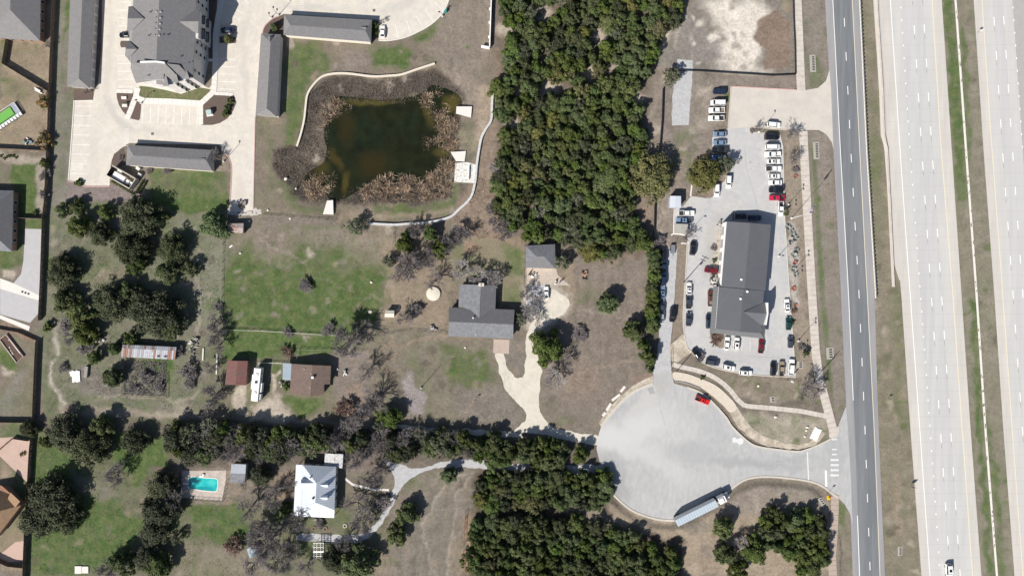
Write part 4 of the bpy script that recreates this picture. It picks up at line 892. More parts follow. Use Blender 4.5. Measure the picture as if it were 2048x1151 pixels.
walk([(272, 194), (285, 201.5), (340, 203), (402, 207)], 'white path along the head of the southern apartment stalls', 2.0)
walk([(402, 207), (428, 183), (431, 120), (431, 70), (437, 30), (444, 0), (448, -30)], 'white path running up the east side of the apartment block', 1.9)
walk([(402, 206), (402, 249)], 'short white path at the east end of the southern stalls', 1.6)
walk([(430, 187), (455, 188), (467, 190)], 'short white path above the transformer bed', 1.2)
walk([(233, 182), (266, 183)], 'short white path above the western mulch bed', 1.4)
walk([(415, 120.5), (430, 120.5)], 'short path crossing the dark bed east of the apartments', 1.0)
def bed(pts, label, m=M_mulch, sm=False): return sheet('planting_bed', pts, .05, m, thick=.09, smooth=sm, label=label)
bed([(148, 178), (186, 179), (185, 199), (181, 202), (148, 202)], 'dark mulch bed below the long western carport')
bed([(233, 184), (267, 185), (266, 195), (253, 231), (245, 222), (238, 210), (234, 196)], 'curved dark mulch bed with two utility boxes')
bed([(273, 203), (283, 207), (280, 238), (277, 241), (261, 237)], 'narrow dark mulch bed with a lamp post')
bed([(404, 205), (428, 190), (468, 191), (473, 205), (466, 222), (455, 237), (440, 246), (425, 250), (403, 250)], 'large dark mulch bed holding the green transformer box', sm=False)
bed([(242, 82), (258, 82), (258, 95), (242, 95), (240, 88)], 'small dark mulch island among the western stalls')
bed([(439, 73), (472, 75), (473, 84), (470, 87), (439, 86)], 'small mulch island beside the navy car')
bed([(525, 66), (531, 52), (545, 39), (567, 31), (568, 58), (565, 68)], 'corner mulch bed between the two northern carports')
bed([(224, 320), (228, 308), (246, 295), (252, 312), (252, 328), (237, 335), (224, 328)], 'fan shaped mulch bed west of the southern carport')
bed([(744, 42), (757, 44), (756, 78), (744, 82)], 'mulch bed at the east end of the northern carport')
bed([(425, 300), (441, 302), (458, 320), (462, 342), (445, 343), (425, 342)], 'brown bed east of the southern carport', M_mulch2)
bed([(418, -30), (436, -30), (433, 30), (431, 70), (429, 118), (417, 118)], 'dark planting bed along the shaded east wall of the apartments')
bed([(417, 123), (430, 123), (427, 165), (418, 176), (408, 172)], 'brown planting bed at the south east corner of the apartments', M_mulch2)
lawn = sheet('lawn', [(279, 172), (300, 174), (330, 180), (362, 188), (400, 175), (425, 180), (402, 203), (345, 199), (288, 197), (278, 190)], .04, M_grass_isle, label='small turf lawn in front of the apartment block south face')
sheet('concrete_pad', [(459, 413), (507, 412), (523, 418), (524, 428), (505, 432), (470, 430), (452, 427)], .003, mat('rubble_concrete', (.50, .47, .43), var=.25, scale=.4, spots=((.15, .13, .12), .7, .55)), wob=.3, label='broken rubble edge at the end of the stub drive')
sheet('concrete_pad', [(654, 401), (666, 400), (667, 429), (646, 428)], .05, M_white_conc, thick=.3, label='pale inlet slab at the south edge of the pond')
sheet('concrete_pad', [(913, 213), (944, 213), (942, 235), (912, 227)], .05, M_white_conc, thick=.3, label='pale inlet slab at the east edge of the pond')
sheet('concrete_pad', [(901, 304), (932, 302), (929, 323), (912, 322)], .05, M_white_conc, thick=.3, label='small pale slab at the south east corner of the pond')
sheet('concrete_pad', [(911, 326), (935, 324), (957, 331), (955, 366), (925, 365), (908, 364)], .06, mat('stained_white_concrete', (.66, .64, .61), var=.1, scale=.6, spots=((.38, .36, .34), .7, .56)), thick=.3, label='large white spillway slab beside the pond wall')
b = MB(); gx, gy = g(938, 346); b.box((gx, gy, .45), (.25, 5.0, .8), -.04); tag(b.build('weir_wall', M_white_conc), 'thin weir wall standing on the white spillway slab', 'wall')
# house pavements
sheet('driveway', [(50, 457), (84, 458), (84, 520), (83, 580), (78, 625), (60, 645), (0, 628), (0, 560), (27, 566), (42, 548), (47, 520)], .006, mat('street_concrete', (.44, .43, .44), var=.05, scale=2), label='grey driveway and street end at the left edge')
sheet('street_band', [(0, 556), (27, 566), (82, 592), (79, 601), (0, 577)], .012, M_white_conc, label='pale concrete band crossing the street end at the left edge')
t = thing('drain_grate', 'three dark drain squares in the pale street band', 'drain', (*g(51, 585), 0))
for k in range(3): b = MB(); b.box(((k-1)*1.1, -(k-1)*.35, .03), (.7, .7, .04), -.3); b.build('grating', M_darkmetal, t)
sheet('sidewalk_strip', [(0, 629), (60, 652), (58, 661), (0, 637)], .08, M_white_conc, thick=.1, label='pale sidewalk strip below the street end at the left edge')
sheet('patio', [(-5, 875), (28, 873), (65, 880), (61, 970), (0, 912), (-5, 905)], .02, mat('pink_patio', (.50, .36, .30), var=.08, scale=.8, col2=(.46, .34, .29)), label='pinkish patio beside the tan roofed house')
sheet('patio', [(0, 1108), (30, 1083), (52, 1080), (50, 1120), (20, 1123), (0, 1116)], .02, mat('pink_patio_south', (.50, .36, .30), var=.08, scale=.8), label='pinkish patio at the bottom left corner', wob=.1)
sheet('pool_deck', [(364, 941), (452, 940), (452, 962), (444, 1000), (362, 994)], .03, mat('pool_deck_stone', (.42, .37, .34), var=.22, scale=.6, col2=(.50, .43, .37)), thick=.08, label='worn stone deck round the turquoise swimming pool')
sheet('house_path', [(552, 974), (590, 968), (590, 972), (552, 978)], .012, M_dirt, wob=.1, label='thin stone path left of the white roofed house')
slab_walk('stepping_stones', [(690, 956), (705, 968), (730, 974), (750, 978), (778, 979)], .8, .9, 'line of pale stepping stones right of the white roofed house', M_white_conc, .03)
sheet('driveway', [(987, 678), (1019, 679), (1018, 707), (986.5, 706)], .02, mat('tan_driveway_concrete', (.44, .36, .31), var=.08, scale=.6), thick=.06, label='square tan concrete pad below the grey roofed house')
sheet('driveway', [(1051, 534), (1112, 536), (1116, 550), (1125, 558), (1141, 571), (1118, 570), (1100, 567), (1090, 568), (1056, 568), (1051, 575)], .02, mat('garage_pad_concrete', (.47, .40, .33), var=.12, scale=.8, col2=(.42, .37, .33)), thick=.05, label='stained concrete pad in front of the small garage')
sheet('gravel_strip', [(1052, 570), (1092, 568), (1100, 600), (1075, 630), (1052, 640)], .003, M_grey_gravel, wob=.4, label='gravel parking strip under bare trees by the garage')
# ------------------------------------------------------------------ buildings
def put(b, name, mats, root, parent=None):
    """link a world-space shape under a thing (or under one of its parts)"""
    ox, oy, oz = root.location
    b.v = [(x-ox, y-oy, z-oz) for x, y, z in b.v]
    return b.build(name, mats, parent or root)
def plane_of(A, B, C):
    P = [Vector((*gh(x, y, h), h)) for x, y, h in (A, B, C)]
    n = (P[1]-P[0]).cross(P[2]-P[0]); n.normalize(); return P[0], n
def on_plane(pl, px, py):
    z = 3.0
    for _ in range(6):
        x, y = gh(px, py, z); z = pl[0].z-((x-pl[0].x)*pl[1].x+(y-pl[0].y)*pl[1].y)/pl[1].z
    return Vector((*gh(px, py, z), z))
def slope(root, plane3, pts, m, name='roof_slope', th=.16, seams=0.0, seam_m=None):
    """one roof slope: a slab over the outline pts lying in the plane through plane3"""
    pl = plane_of(*plane3); P = [on_plane(pl, *p) for p in pts]
    if sum(P[i].x*P[(i+1) % len(P)].y-P[(i+1) % len(P)].x*P[i].y for i in range(len(P))) < 0: P = P[::-1]
    n = len(P); b = MB()
    tri = [fix(t, [(q.x, q.y) for q in P]) for t in tessellate_polygon([[Vector((q.x, q.y, 0)) for q in P]])]
    vs = [q for q in P]+[q-Vector((0, 0, th)) for q in P]
    b.add(vs, tri+[tuple(i+n for i in t[::-1]) for t in tri]+[(i, n+i, n+(i+1) % n, (i+1) % n) for i in range(n)])
    o = put(b, name, m, root)
    if seams:      # standing seams running down the slope
        nrm = pl[1] if pl[1].z > 0 else -pl[1]; d = Vector((nrm.x, nrm.y, 0)); d.normalize(); s = Vector((-d.y, d.x, 0)); sb = MB()
        us = [q.dot(s) for q in P]; u = min(us)+seams*.5
        while u < max(us):
            hit = []
            for i in range(n):
                a, c = P[i], P[(i+1) % n]; ua, uc = a.dot(s), c.dot(s)
                if (ua-u)*(uc-u) < 0: hit.append(a.lerp(c, (u-ua)/(uc-ua)))
            hit.sort(key=lambda q: q.dot(d))
            for k in range(0, len(hit)-1, 2): sb.bar(hit[k]+Vector((0, 0, .02)), hit[k+1]+Vector((0, 0, .02)), .035, 4, cap=False)
            u += seams
        if sb.v: q = put(sb, 'seam', seam_m or m, root, o); q['kind'] = 'stuff'
    return o
def walls(root, pts, h, m, hp=None, z0=0, name='wall'):
    """pts: outline in survey px read at height hp (roof px)"""
    P = [gh(x, y, hp if hp is not None else 0) for x, y in pts]; b = MB(); b.prism(P, z0, h); return put(b, name, m, root), P
def opening(root, a, c, u, z, w, h, kind='window', inner=None, frame=None, out=1):
    """window or door on the wall running from plan point a to c; u metres along"""
    a, c = Vector((*a, 0)), Vector((*c, 0)); d = (c-a).normalized(); nrm = Vector((d.y, -d.x, 0))*out
    p = a+d*u; rz = math.atan2(d.y, d.x)
    b = MB(); b.box((p.x, p.y, z+h/2), (w+.16, .14, h+.16), rz); o = put(b, kind, frame or M_whitewall, root)
    b = MB(); b.box((p.x, p.y, z+h/2), (w, .19, h), rz); put(b, 'pane' if kind == 'window' else 'panel', inner or (M_wglass if kind == 'window' else M_greywall), root, o)
    return o
def openings_along(root, P, i, zs, step, w=1.1, h=1.4, m=2.0, out=1):
    a, c = P[i], P[(i+1) % len(P)]; L = math.hypot(c[0]-a[0], c[1]-a[1]); n = max(1, int((L-2*m)/step)+1)
    for z in zs:
        for k in range(n): opening(root, a, c, m+(L-2*m)*(k+.5)/n, z, w, h, out=out)
def pipe(root, px, py, h, r=.12, l=.5, m=M_whitewall, name='vent_pipe'):
    x, y = gh(px, py, h); b = MB(); b.lathe([(r, -.3), (r, l*.6), (r*1.5, l*.62), (r*1.5, l*.8), (r*.3, l)], 8, (x, y, h)); return put(b, name, m, root)
def root_at(name, label, cat, px, py, group=None): return thing(name, label, cat, (*g(px, py), 0), 0, group)

# --- apartment block, three storeys
A = root_at('apartment_block', 'large three storey apartment block with grey shingle hip and gable roofs', 'apartment block', 340, 70)
E, RG = 9.6, 12.4
P_ap = [(262, -60), (392, -60), (392, 60), (386, 122), (384, 155), (372, 157), (370, 162), (352, 163), (350, 168), (328, 170), (326, 160), (274, 158), (268, 140), (260, 135), (261, 60)]
M_aptwall = mat('pale_apartment_render', (.60, .575, .56), var=.05, scale=1.2, col2=(.52, .50, .49))
w_, PW = walls(A, P_ap, E-.1, M_aptwall, 9.6)
W3 = ((266, 0, E), (263, 110, E), (320, 0, RG)); E3 = ((393, 0, E), (387, 120, E), (320, 0, RG))
slope(A, W3, [(266, -60), (321, -60), (312.5, 122), (281, 126), (262, 126), (252, 113), (251, 98), (259, 80), (256, 60), (256, 37), (259, 14), (266, 12)], M_shingle_lit)
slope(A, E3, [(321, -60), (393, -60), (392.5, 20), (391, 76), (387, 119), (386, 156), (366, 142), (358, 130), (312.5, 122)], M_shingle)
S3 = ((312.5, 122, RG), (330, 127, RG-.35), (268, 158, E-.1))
slope(A, S3, [(281, 125.6), (312.5, 122.4), (330, 127), (366, 163), (343, 164), (328, 147), (326, 170), (313, 168), (312, 160), (272, 166), (268, 156), (261, 136), (262, 126)], M_shingle_lit)
slope(A, ((333, 127, RG-.3), (358, 130, RG-1.2), (376, 158, E-.2)), [(333, 127), (358, 130), (384, 157), (366, 158)], M_shingle_lit)
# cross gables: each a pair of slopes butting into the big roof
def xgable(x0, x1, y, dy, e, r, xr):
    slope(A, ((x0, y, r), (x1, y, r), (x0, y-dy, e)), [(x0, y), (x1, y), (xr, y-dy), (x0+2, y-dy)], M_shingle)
    slope(A, ((x0, y, r), (x1, y, r), (x0, y+dy, e)), [(x0, y), (x1, y), (xr, y+dy), (x0-1, y+dy)], M_shingle_lit)
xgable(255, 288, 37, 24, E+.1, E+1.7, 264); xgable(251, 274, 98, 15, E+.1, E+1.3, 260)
xgable(397, 358, 43, 24, E+.1, E+1.9, 392)
b = MB(); b.prism([gh(392, 22, E+.2), gh(398, 22, E+.2), gh(396, 76, E+.2), (gh(391, 76, E+.2))], 0, E+.1); put(b, 'bay', M_aptwall, A)
for (x0, x1, y0, y1) in ((326, 343, 147, 172), (343, 366, 143, 165), (366, 386, 140, 158)):
    xm = (x0+x1)/2+3
    slope(A, ((x0, y1, E-.3), (xm, y1, E+1.2), (xm, y0, E+1.2)), [(x0, y1), (xm, y1), (xm-6, y0), (x0, y0+12)], M_shingle_lit)
    slope(A, ((x1, y1, E-.3), (xm, y1, E+1.2), (xm, y0, E+1.2)), [(x1, y1), (xm, y1), (xm-6, y0), (x1-8, y0+2)], M_shingle)
b = MB()
for k, (x, y) in enumerate(((320, 24), (322.5, 24), (322, 36), (321.5, 47.5), (320.5, 59), (319.5, 71))): pipe(A, x if k else 314, y, RG-.4 if k else RG-.5, .32 if k else .3, .5, M_steel, 'roof_turbine')
for x, y in ((301, 24), (314, 35), (313, 46.5), (312.5, 58), (312, 70), (298, 71), (328, 70), (336, 70), (349, 5), (346, 121), (379, 125), (291, 119), (297, 151), (341, 86), (363, 113)): pipe(A, x, y, 10.6 if abs(x-318) > 20 else 11.8, .14, .5, M_darkmetal)
for i in range(1, 4): openings_along(A, PW, i, (1.0, 4.1, 7.2), 3.4)
for i in (5, 7, 9, 11): openings_along(A, PW, i, (1.0, 4.1, 7.2), 3.0, m=1.0)
for i in (12, 13, 14): openings_along(A, PW, i, (1.0, 4.1, 7.2), 3.6)
for z in (3.2, 6.3):
    for y0, y1 in ((26, 42), (52, 72)):
        b = MB(); P = [gh(396.5, y0, 9.6), gh(403, y0, 9.6), gh(402, y1, 9.6), gh(396, y1, 9.6)]; b.prism(P, z, z+.15); o = put(b, 'balcony', M_whitewall, A)
        b = MB(); strip(b, [P[0], P[1], P[2], P[3]], .06, z+.15, z+1.1); put(b, 'railing', M_darkmetal, A, o)
b = MB(); strip(b, [gh(282, 125, 11.9), gh(297, 124, 12.1), gh(313, 123.5, 12.3), gh(330, 126, 12.2)], .5, 11.4, 12.55); put(b, 'ridge_flashing', M_whitewall, A)

def hip_block(name, label, cat, c4, e, r, hip0, hip1, mroof, mwall, mroof2=None, group=None, doors=None, axis='y', oh=.4, seams=0, asym=0.5, ndoor=0, wmat=None):
    """c4 = TL, TR, BR, BL of the eaves in survey px at height e; ridge along axis with hip insets (fraction)"""
    cx, cy = sum(p[0] for p in c4)/4, sum(p[1] for p in c4)/4
    root = root_at(name, label, cat, cx, cy, group)
    TL, TR, BR, BL = c4
    if axis == 'x': TL, TR, BR, BL = TR, BR, BL, TL       # turn so that the ridge runs 'down' TL->BL mid
    m0 = (TL[0]+(TR[0]-TL[0])*asym, TL[1]+(TR[1]-TL[1])*asym); m1 = (BL[0]+(BR[0]-BL[0])*asym, BL[1]+(BR[1]-BL[1])*asym)
    r0 = (m0[0]+(m1[0]-m0[0])*hip0, m0[1]+(m1[1]-m0[1])*hip0); r1 = (m1[0]+(m0[0]-m1[0])*hip1, m1[1]+(m0[1]-m1[1])*hip1)
    R_ = e+r
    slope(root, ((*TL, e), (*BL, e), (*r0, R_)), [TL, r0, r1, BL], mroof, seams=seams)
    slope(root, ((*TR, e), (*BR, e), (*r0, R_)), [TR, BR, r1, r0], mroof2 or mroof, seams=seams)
    if hip0: slope(root, ((*TL, e), (*TR, e), (*r0, R_)), [TL, TR, r0], mroof, seams=seams)
    if hip1: slope(root, ((*BL, e), (*BR, e), (*r1, R_)), [BL, r1, BR], mroof, seams=seams)
    a, b_, c, d = [Vector((*gh(*p, e), 0)) for p in (TL, TR, BR, BL)]
    cen = (a+b_+c+d)/4
    P = [tuple((q+(cen-q).normalized()*oh*1.3)[:2]) for q in (a, b_, c, d)]
    bb = MB(); bb.prism(P, 0, e-.1); put(bb, 'wall', mwall, root)
    for hp, (i, j), rr, fl in ((hip0, (0, 1), r0, 0), (hip1, (3, 2), r1, 1)):
        if not hp:                                   # gable infill
            A_, B_ = Vector((*P[i], e-.12)), Vector((*P[j], e-.12)); C_ = A_.lerp(B_, asym); C_.z = R_-.35
            n_ = (cen-(A_+B_)/2).normalized()*.2; n_.z = 0; q = MB()
            q.add([A_, B_, C_, A_+n_, B_+n_, C_+n_], [(0, 1, 2), (5, 4, 3), (0, 3, 4, 1), (1, 4, 5, 2), (2, 5, 3, 0)]); put(q, 'gable', mwall, root)
    return root, P
def garages(c4, label, hip0, hip1, axis, side, n, e=2.8, r=1.35):
    t, P = hip_block('garage_block', label, 'garage', c4, e, r, hip0, hip1, M_shingle_lit, M_creamwall, M_shingle, 'garage blocks of the apartment complex', axis=axis)
    order = {'E': (1, 2), 'W': (3, 0), 'N': (3, 0), 'S': (1, 2)}[side]
    a, c = P[order[0]], P[order[1]]; L = math.hypot(c[0]-a[0], c[1]-a[1])
    for k in range(n): opening(t, a, c, L*(k+.5)/n, 0.05, L/n*.78, 2.1, 'garage_door', M_greywall, out=-1)
    return t
garages(((142, -50), (191, -50), (180, 177), (134, 173)), 'long grey roofed garage block at the far left of the apartment complex', .09, .08, 'y', 'E', 12)
garages(((522, 67), (562, 69), (554, 234), (511, 230)), 'upright grey garage block beside the pond lawn', .10, .09, 'y', 'W', 8)
garages(((568, 29.5), (744, 40), (742, 84), (567, 70)), 'horizontal grey garage block north of the pond lawn', .07, .08, 'x', 'N', 9)
garages(((255, 290), (424, 300), (425, 342), (252, 330)), 'horizontal grey garage block south of the apartment block', .07, .08, 'x', 'N', 9)
for gb, (x, y, a_) in zip([o for o in COL.objects if o.get('category') == 'garage'][-3:], ((541, 74, math.pi/2), (733, 56, 0), (411, 318, 0))):     # louvred gablets near the ridge ends
    p = gh(x, y, 3.6); b = MB(); c_, s_ = math.cos(a_), math.sin(a_)
    q = [(p[0]+u*c_-v*s_, p[1]+u*s_+v*c_, z) for u, v, z in ((0, -1.1, 3.3), (0, 1.1, 3.3), (0, 0, 4.35), (-2.2, 0, 4.2), (-.3, -1.1, 3.3), (-.3, 1.1, 3.3))]
    b.add(q, [(0, 1, 2), (0, 2, 3, 4), (1, 5, 3, 2), (4, 3, 5), (0, 4, 5, 1)]); put(b, 'gablet', M_shingle, gb)
    b = MB(); b.add([(x_+.03*c_, y_+.03*s_, z_-.12) for x_, y_, z_ in q[:3]], [(0, 1, 2)]); put(b, 'louvre', M_darkmetal, gb)

# --- car dealership
D = root_at('dealership_building', 'long slate grey metal roofed dealership building with a south awning', 'building', 1482, 560)
e, r = 4.6, 5.7
for x0, x1, y0, y1, y2, y3, ee in ((1453.6, 1542, 442.6, 449, 580.6, 572.3, 4.6),):
    slope(D, ((1453.6, 442.6, e), (1442.6, 572, e), (1500, 444.5, r)), [(1453.6, 442.6), (1500, 445.5), (1489.5, 577), (1442.6, 572.5)], M_dealer, seams=.6)
    slope(D, ((1542, 449, e), (1530.6, 580.6, e), (1500, 444.5, r)), [(1500, 445.5), (1542, 449), (1530.8, 580.8), (1489.5, 577)], M_dealer, seams=.6)
walls(D, [(1453, 443.4), (1541.2, 449.6), (1530.2, 579), (1442.2, 571)], e-.12, M_whitewall, e)
slope(D, ((1437, 572, e-.1), (1431, 659, e-.1), (1487, 576, r-.2)), [(1437.4, 573), (1487, 577.6), (1480, 663), (1431.6, 657)], M_dealer, seams=.6)
slope(D, ((1528, 581, e-.1), (1523, 666, e-.1), (1487, 576, r-.2)), [(1487, 577.6), (1528, 581.4), (1522, 666), (1480, 663)], M_dealer, seams=.6)
wd, PD = walls(D, [(1437, 573), (1527, 581), (1522, 664), (1431, 656)], e-.2, M_whitewall, e-.1)
slope(D, ((1427, 572, 3.5), (1420, 664, 3.5), (1437, 572, e-.25)), [(1427, 572), (1437.2, 573), (1431.6, 657), (1419.8, 664.5)], M_dealer2, 'awning', seams=1.2)
slope(D, ((1420, 664, 3.5), (1528.6, 677, 3.5), (1431.6, 657, e-.25)), [(1419.8, 664.8), (1431.6, 657.2), (1522, 666.2), (1528.6, 677)], M_dealer2, 'awning', seams=1.2)
slope(D, ((1529, 677, 3.5), (1533, 640, 3.5), (1522, 666, e-.25)), [(1522.2, 666), (1525.4, 640), (1532, 641), (1528.8, 677)], M_dealer2, 'awning')
slope(D, ((1488, 623.6, r+.1), (1535, 627, r+.1), (1528, 605, e)), [(1488, 623.6), (1535, 627), (1535, 604.5), (1527, 604)], M_dealer, seams=.6)
slope(D, ((1488, 623.6, r+.1), (1535, 627, r+.1), (1524, 649, e)), [(1488, 623.6), (1522, 649), (1532, 650), (1535, 627)], M_dealer, seams=.6)
b = MB(); P = [g(1530.5, 605), g(1534, 627), g(1526.5, 650)]; strip(b, [gh(1535.5, 605, 6.4), gh(1535.8, 627, 6.4), gh(1532, 649.5, 6.4)], .35, 0, 6.4); put(b, 'entrance_parapet', M_whitewall, D)
for x, y in ((1482, 558.5), (1494, 582.5), (1480.5, 597)): pipe(D, x, y, 5.3, .3, .6, M_whitewall, 'roof_vent')
walls(D, [(1444, 446), (1449, 445), (1448, 451), (1443, 452)], 3.4, M_whitewall, 0, name='lean_to'); 
for (x, y) in ((1442, 488), (1440, 524), (1438, 531), (1437, 561)): walls(D, [(x, y), (x+5, y), (x+5, y+4), (x, y+4)], 2.8, M_whitewall, 0, name='pilaster')
a, c = gh(1453, 443.4, e), gh(1442.2, 571, e)
for k in range(5): opening(D, a, c, 3+k*4.6, .05, 3.0, 3.0, 'roller_door', M_greywall, out=1)
a, c = PD[2], PD[3]
for k in range(5): opening(D, a, c, 1.8+k*3.1, .5, 2.2, 2.2, out=1)

# --- white metal roofed house
Wh = root_at('white_roofed_house', 'house with bright white standing seam metal roof and dormers', 'house', 630, 982)
e, r = 3.6, 6.9
NH = (605.6, 929); NE = (672, 932.5); AP = (633, 966); SW_ = (603, 1016); SE = (668.8, 1019); RS = (630.5, 1004)
slope(Wh, ((*NH, e), (*NE, e), (*AP, r)), [NH, NE, AP], M_whiteroof, seams=.8)
slope(Wh, ((*NH, e), (*SW_, e), (*AP, r)), [NH, AP, RS, SW_], M_whiteroof, seams=.8)
slope(Wh, ((*NE, e), (*SE, e), (*AP, r)), [NE, SE, RS, AP], M_whiteroof, seams=.8)
slope(Wh, ((*SW_, e), (*SE, e), (*RS, r)), [SW_, RS, SE], M_whiteroof, seams=.8)
slope(Wh, ((592, 928.2, 2.9), (587, 1030.8, 2.9), (605, 929, e)), [(592, 928.2), (605.4, 929), (602.8, 1016.3), (587, 1031)], M_whiteroof, 'porch_roof', seams=.8)
slope(Wh, ((587, 1031, 2.9), (668, 1034.7, 2.9), (603, 1016.3, e)), [(587, 1031), (602.8, 1016.5), (668.8, 1019.4), (668, 1034.7)], M_whiteroof, 'porch_roof', seams=.8)
wv, PH = walls(Wh, [(606, 931), (671, 934), (668, 1018), (604, 1015)], e-.1, M_whitewall, e)
def dormer(root, x0, x1, y, dy, e_, r_, front, m=M_whiteroof):
    """little gable with its ridge along x; front = x of the gable face"""
    slope(root, ((x0, y, r_), (x1, y, r_), (x0, y-dy, e_)), [(x0, y), (x1, y), (x1, y-dy), (x0, y-dy)] if True else None, m, 'dormer_roof')
    slope(root, ((x0, y, r_), (x1, y, r_), (x0, y+dy, e_)), [(x0, y), (x1, y), (x1, y+dy), (x0, y+dy)], m, 'dormer_roof')
    b = MB(); p = [gh(x0+(.8 if front == x1 else 0), y-dy+.6, e_), gh(x1-(.8 if front == x1 else 0), y-dy+.6, e_), gh(x1-(.8 if front == x1 else 0), y+dy-.6, e_), gh(x0+(.8 if front == x1 else 0), y+dy-.6, e_)]; b.prism(p, 3.4, e_+.1); put(b, 'dormer_wall', M_whitewall, root)
dormer(Wh, 640, 656, 969, 4.5, 5.6, 6.4, 656); dormer(Wh, 640, 655, 994, 4.5, 5.6, 6.4, 655)
dormer(Wh, 602, 630, 965.5, 8, 4.9, 6.3, 602)
pipe(Wh, 620, 955, 5.6, .25, .7, M_whitewall); pipe(Wh, 627, 994.5, 6.3, .3, .7, M_darkmetal, 'flue')
for i in range(4): openings_along(Wh, PH, i, (.9,), 2.8)
b = MB()
for k in range(5): b.box((*gh(634+k*.2, 1037+k*.9, .8), .8-k*.16), (3.2, .3, .12))
put(b, 'porch_steps', M_woodf2, Wh)
for x, y in ((589, 1028), (607, 1031.5), (627, 1032.5), (647, 1033.5), (666, 1034), (590, 1000), (591, 970), (593, 932)):
    b = MB(); p = gh(x, y, 2.8); b.box((p[0], p[1], 1.35), (.18, .18, 2.7)); put(b, 'porch_post', M_whitewall, Wh)
for k, (x, y) in enumerate(((628, 1055.6), (651, 1056.4), (690, 1050.5), (718, 1004))):
    t = thing('stone_ring', ('low red brown stone ring left of the two by the gravel drive', 'low red brown stone ring right of its twin below the white roofed house', 'pale stone ring right of the pair below the white roofed house', 'stone tree ring north of the others beside the bare trees')[k], 'planter', (*g(x, y), 0), 0, 'stone rings in the garden of the white roofed house')
    for q in range(9):
        a_ = q*2*math.pi/9; b = MB(); b.box((.62*math.cos(a_), .62*math.sin(a_), .12), (.42, .24, .24), a_+math.pi/2); b.build('stone', M_brick if k != 2 else M_rock, t)
# --- grey roofed T-shaped house
Gh = root_at('grey_roofed_house', 'T shaped house with grey shingle roof beside the forked gravel drive', 'house', 961, 630)
e, r = 2.9, 4.9  # south and west slopes take paler shingles: sunlight put into the colour
slope(Gh, ((896.6, 673.5, e), (1027, 677, e), (899, 643, r)), [(896.6, 672), (897.5, 643), (1027, 648.5), (1026, 677)], M_shingle_g)
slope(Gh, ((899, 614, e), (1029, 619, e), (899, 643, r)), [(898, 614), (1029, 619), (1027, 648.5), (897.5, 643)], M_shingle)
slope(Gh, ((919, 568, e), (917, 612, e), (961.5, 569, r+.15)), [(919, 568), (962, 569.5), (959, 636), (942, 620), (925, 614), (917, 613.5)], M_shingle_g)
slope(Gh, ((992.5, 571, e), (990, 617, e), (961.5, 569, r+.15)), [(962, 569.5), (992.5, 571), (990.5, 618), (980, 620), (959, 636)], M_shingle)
wg, PG = walls(Gh, [(900, 617), (1025, 621), (1023, 674), (900, 670)], e-.1, M_brick, e); w2, PG2 = walls(Gh, [(921, 571), (990, 573), (988, 640), (919, 636)], e-.1, M_brick, e)
for i, P in ((2, PG), (3, PG), (1, PG), (3, PG2), (1, PG2)): openings_along(Gh, P, i, (1.0,), 3.6)
b = MB(); x, y = gh(962.5, 569, 5.3); b.box((x, y, 2.7), (1.9, 1.1, 5.4)); o = put(b, 'chimney', M_creamwall, Gh); b = MB(); b.box((x, y, 5.45), (.5, .4, .14)); put(b, 'flue', M_darkmetal, Gh, o)
pipe(Gh, 946.5, 635, 4.3, .2, .7, M_whitewall); pipe(Gh, 952, 668, 3.4, .12, .4)
# --- brown house
Bh = root_at('brown_house', 'brown shingle roofed house with a pale blue side porch roof', 'house', 620, 760)
e, r = 2.7, 4.3
slope(Bh, ((583, 727, e), (579, 788, e), (624.5, 729, r)), [(583, 727), (624.5, 729.5), (621.5, 791), (579.5, 788)], M_shingle_b)
slope(Bh, ((661.5, 731, e), (659.5, 768, e), (624.5, 729, r)), [(624.5, 729.5), (661.8, 731), (660, 768), (648, 767.6), (647, 788), (634, 791), (621.5, 791)], M_shingle_b)
slope(Bh, ((566, 725.5, 2.3), (565, 759, 2.3), (582.6, 727, 2.6)), [(566, 725.5), (582.8, 726.5), (582, 760), (565, 759)], mat('pale_blue_metal', (.30, .36, .42), var=.08, scale=1), 'porch_roof', seams=.9)
wb, PB = walls(Bh, [(586, 730), (659, 734), (657, 765), (646, 765), (645, 786), (583, 784)], e-.1, M_creamwall, e)
for i in (1, 3, 4, 5): openings_along(Bh, PB, i, (.9,), 2.9, m=1.2)
for P in ((566.5, 727), (566, 757)): b = MB(); p = gh(*P, 2.3); b.box((*p, 1.1), (.12, .12, 2.2)); put(b, 'porch_post', M_whitewall, Bh)
x, y = gh(625, 754.5, 4.8); b = MB(); b.box((x, y, 4.4), (.8, .8, 1.0)); put(b, 'chimney', M_whitewall, Bh)
for P in ((609, 737.5), (622, 746), (619.5, 774)): pipe(Bh, *P, 4.0, .1, .4)
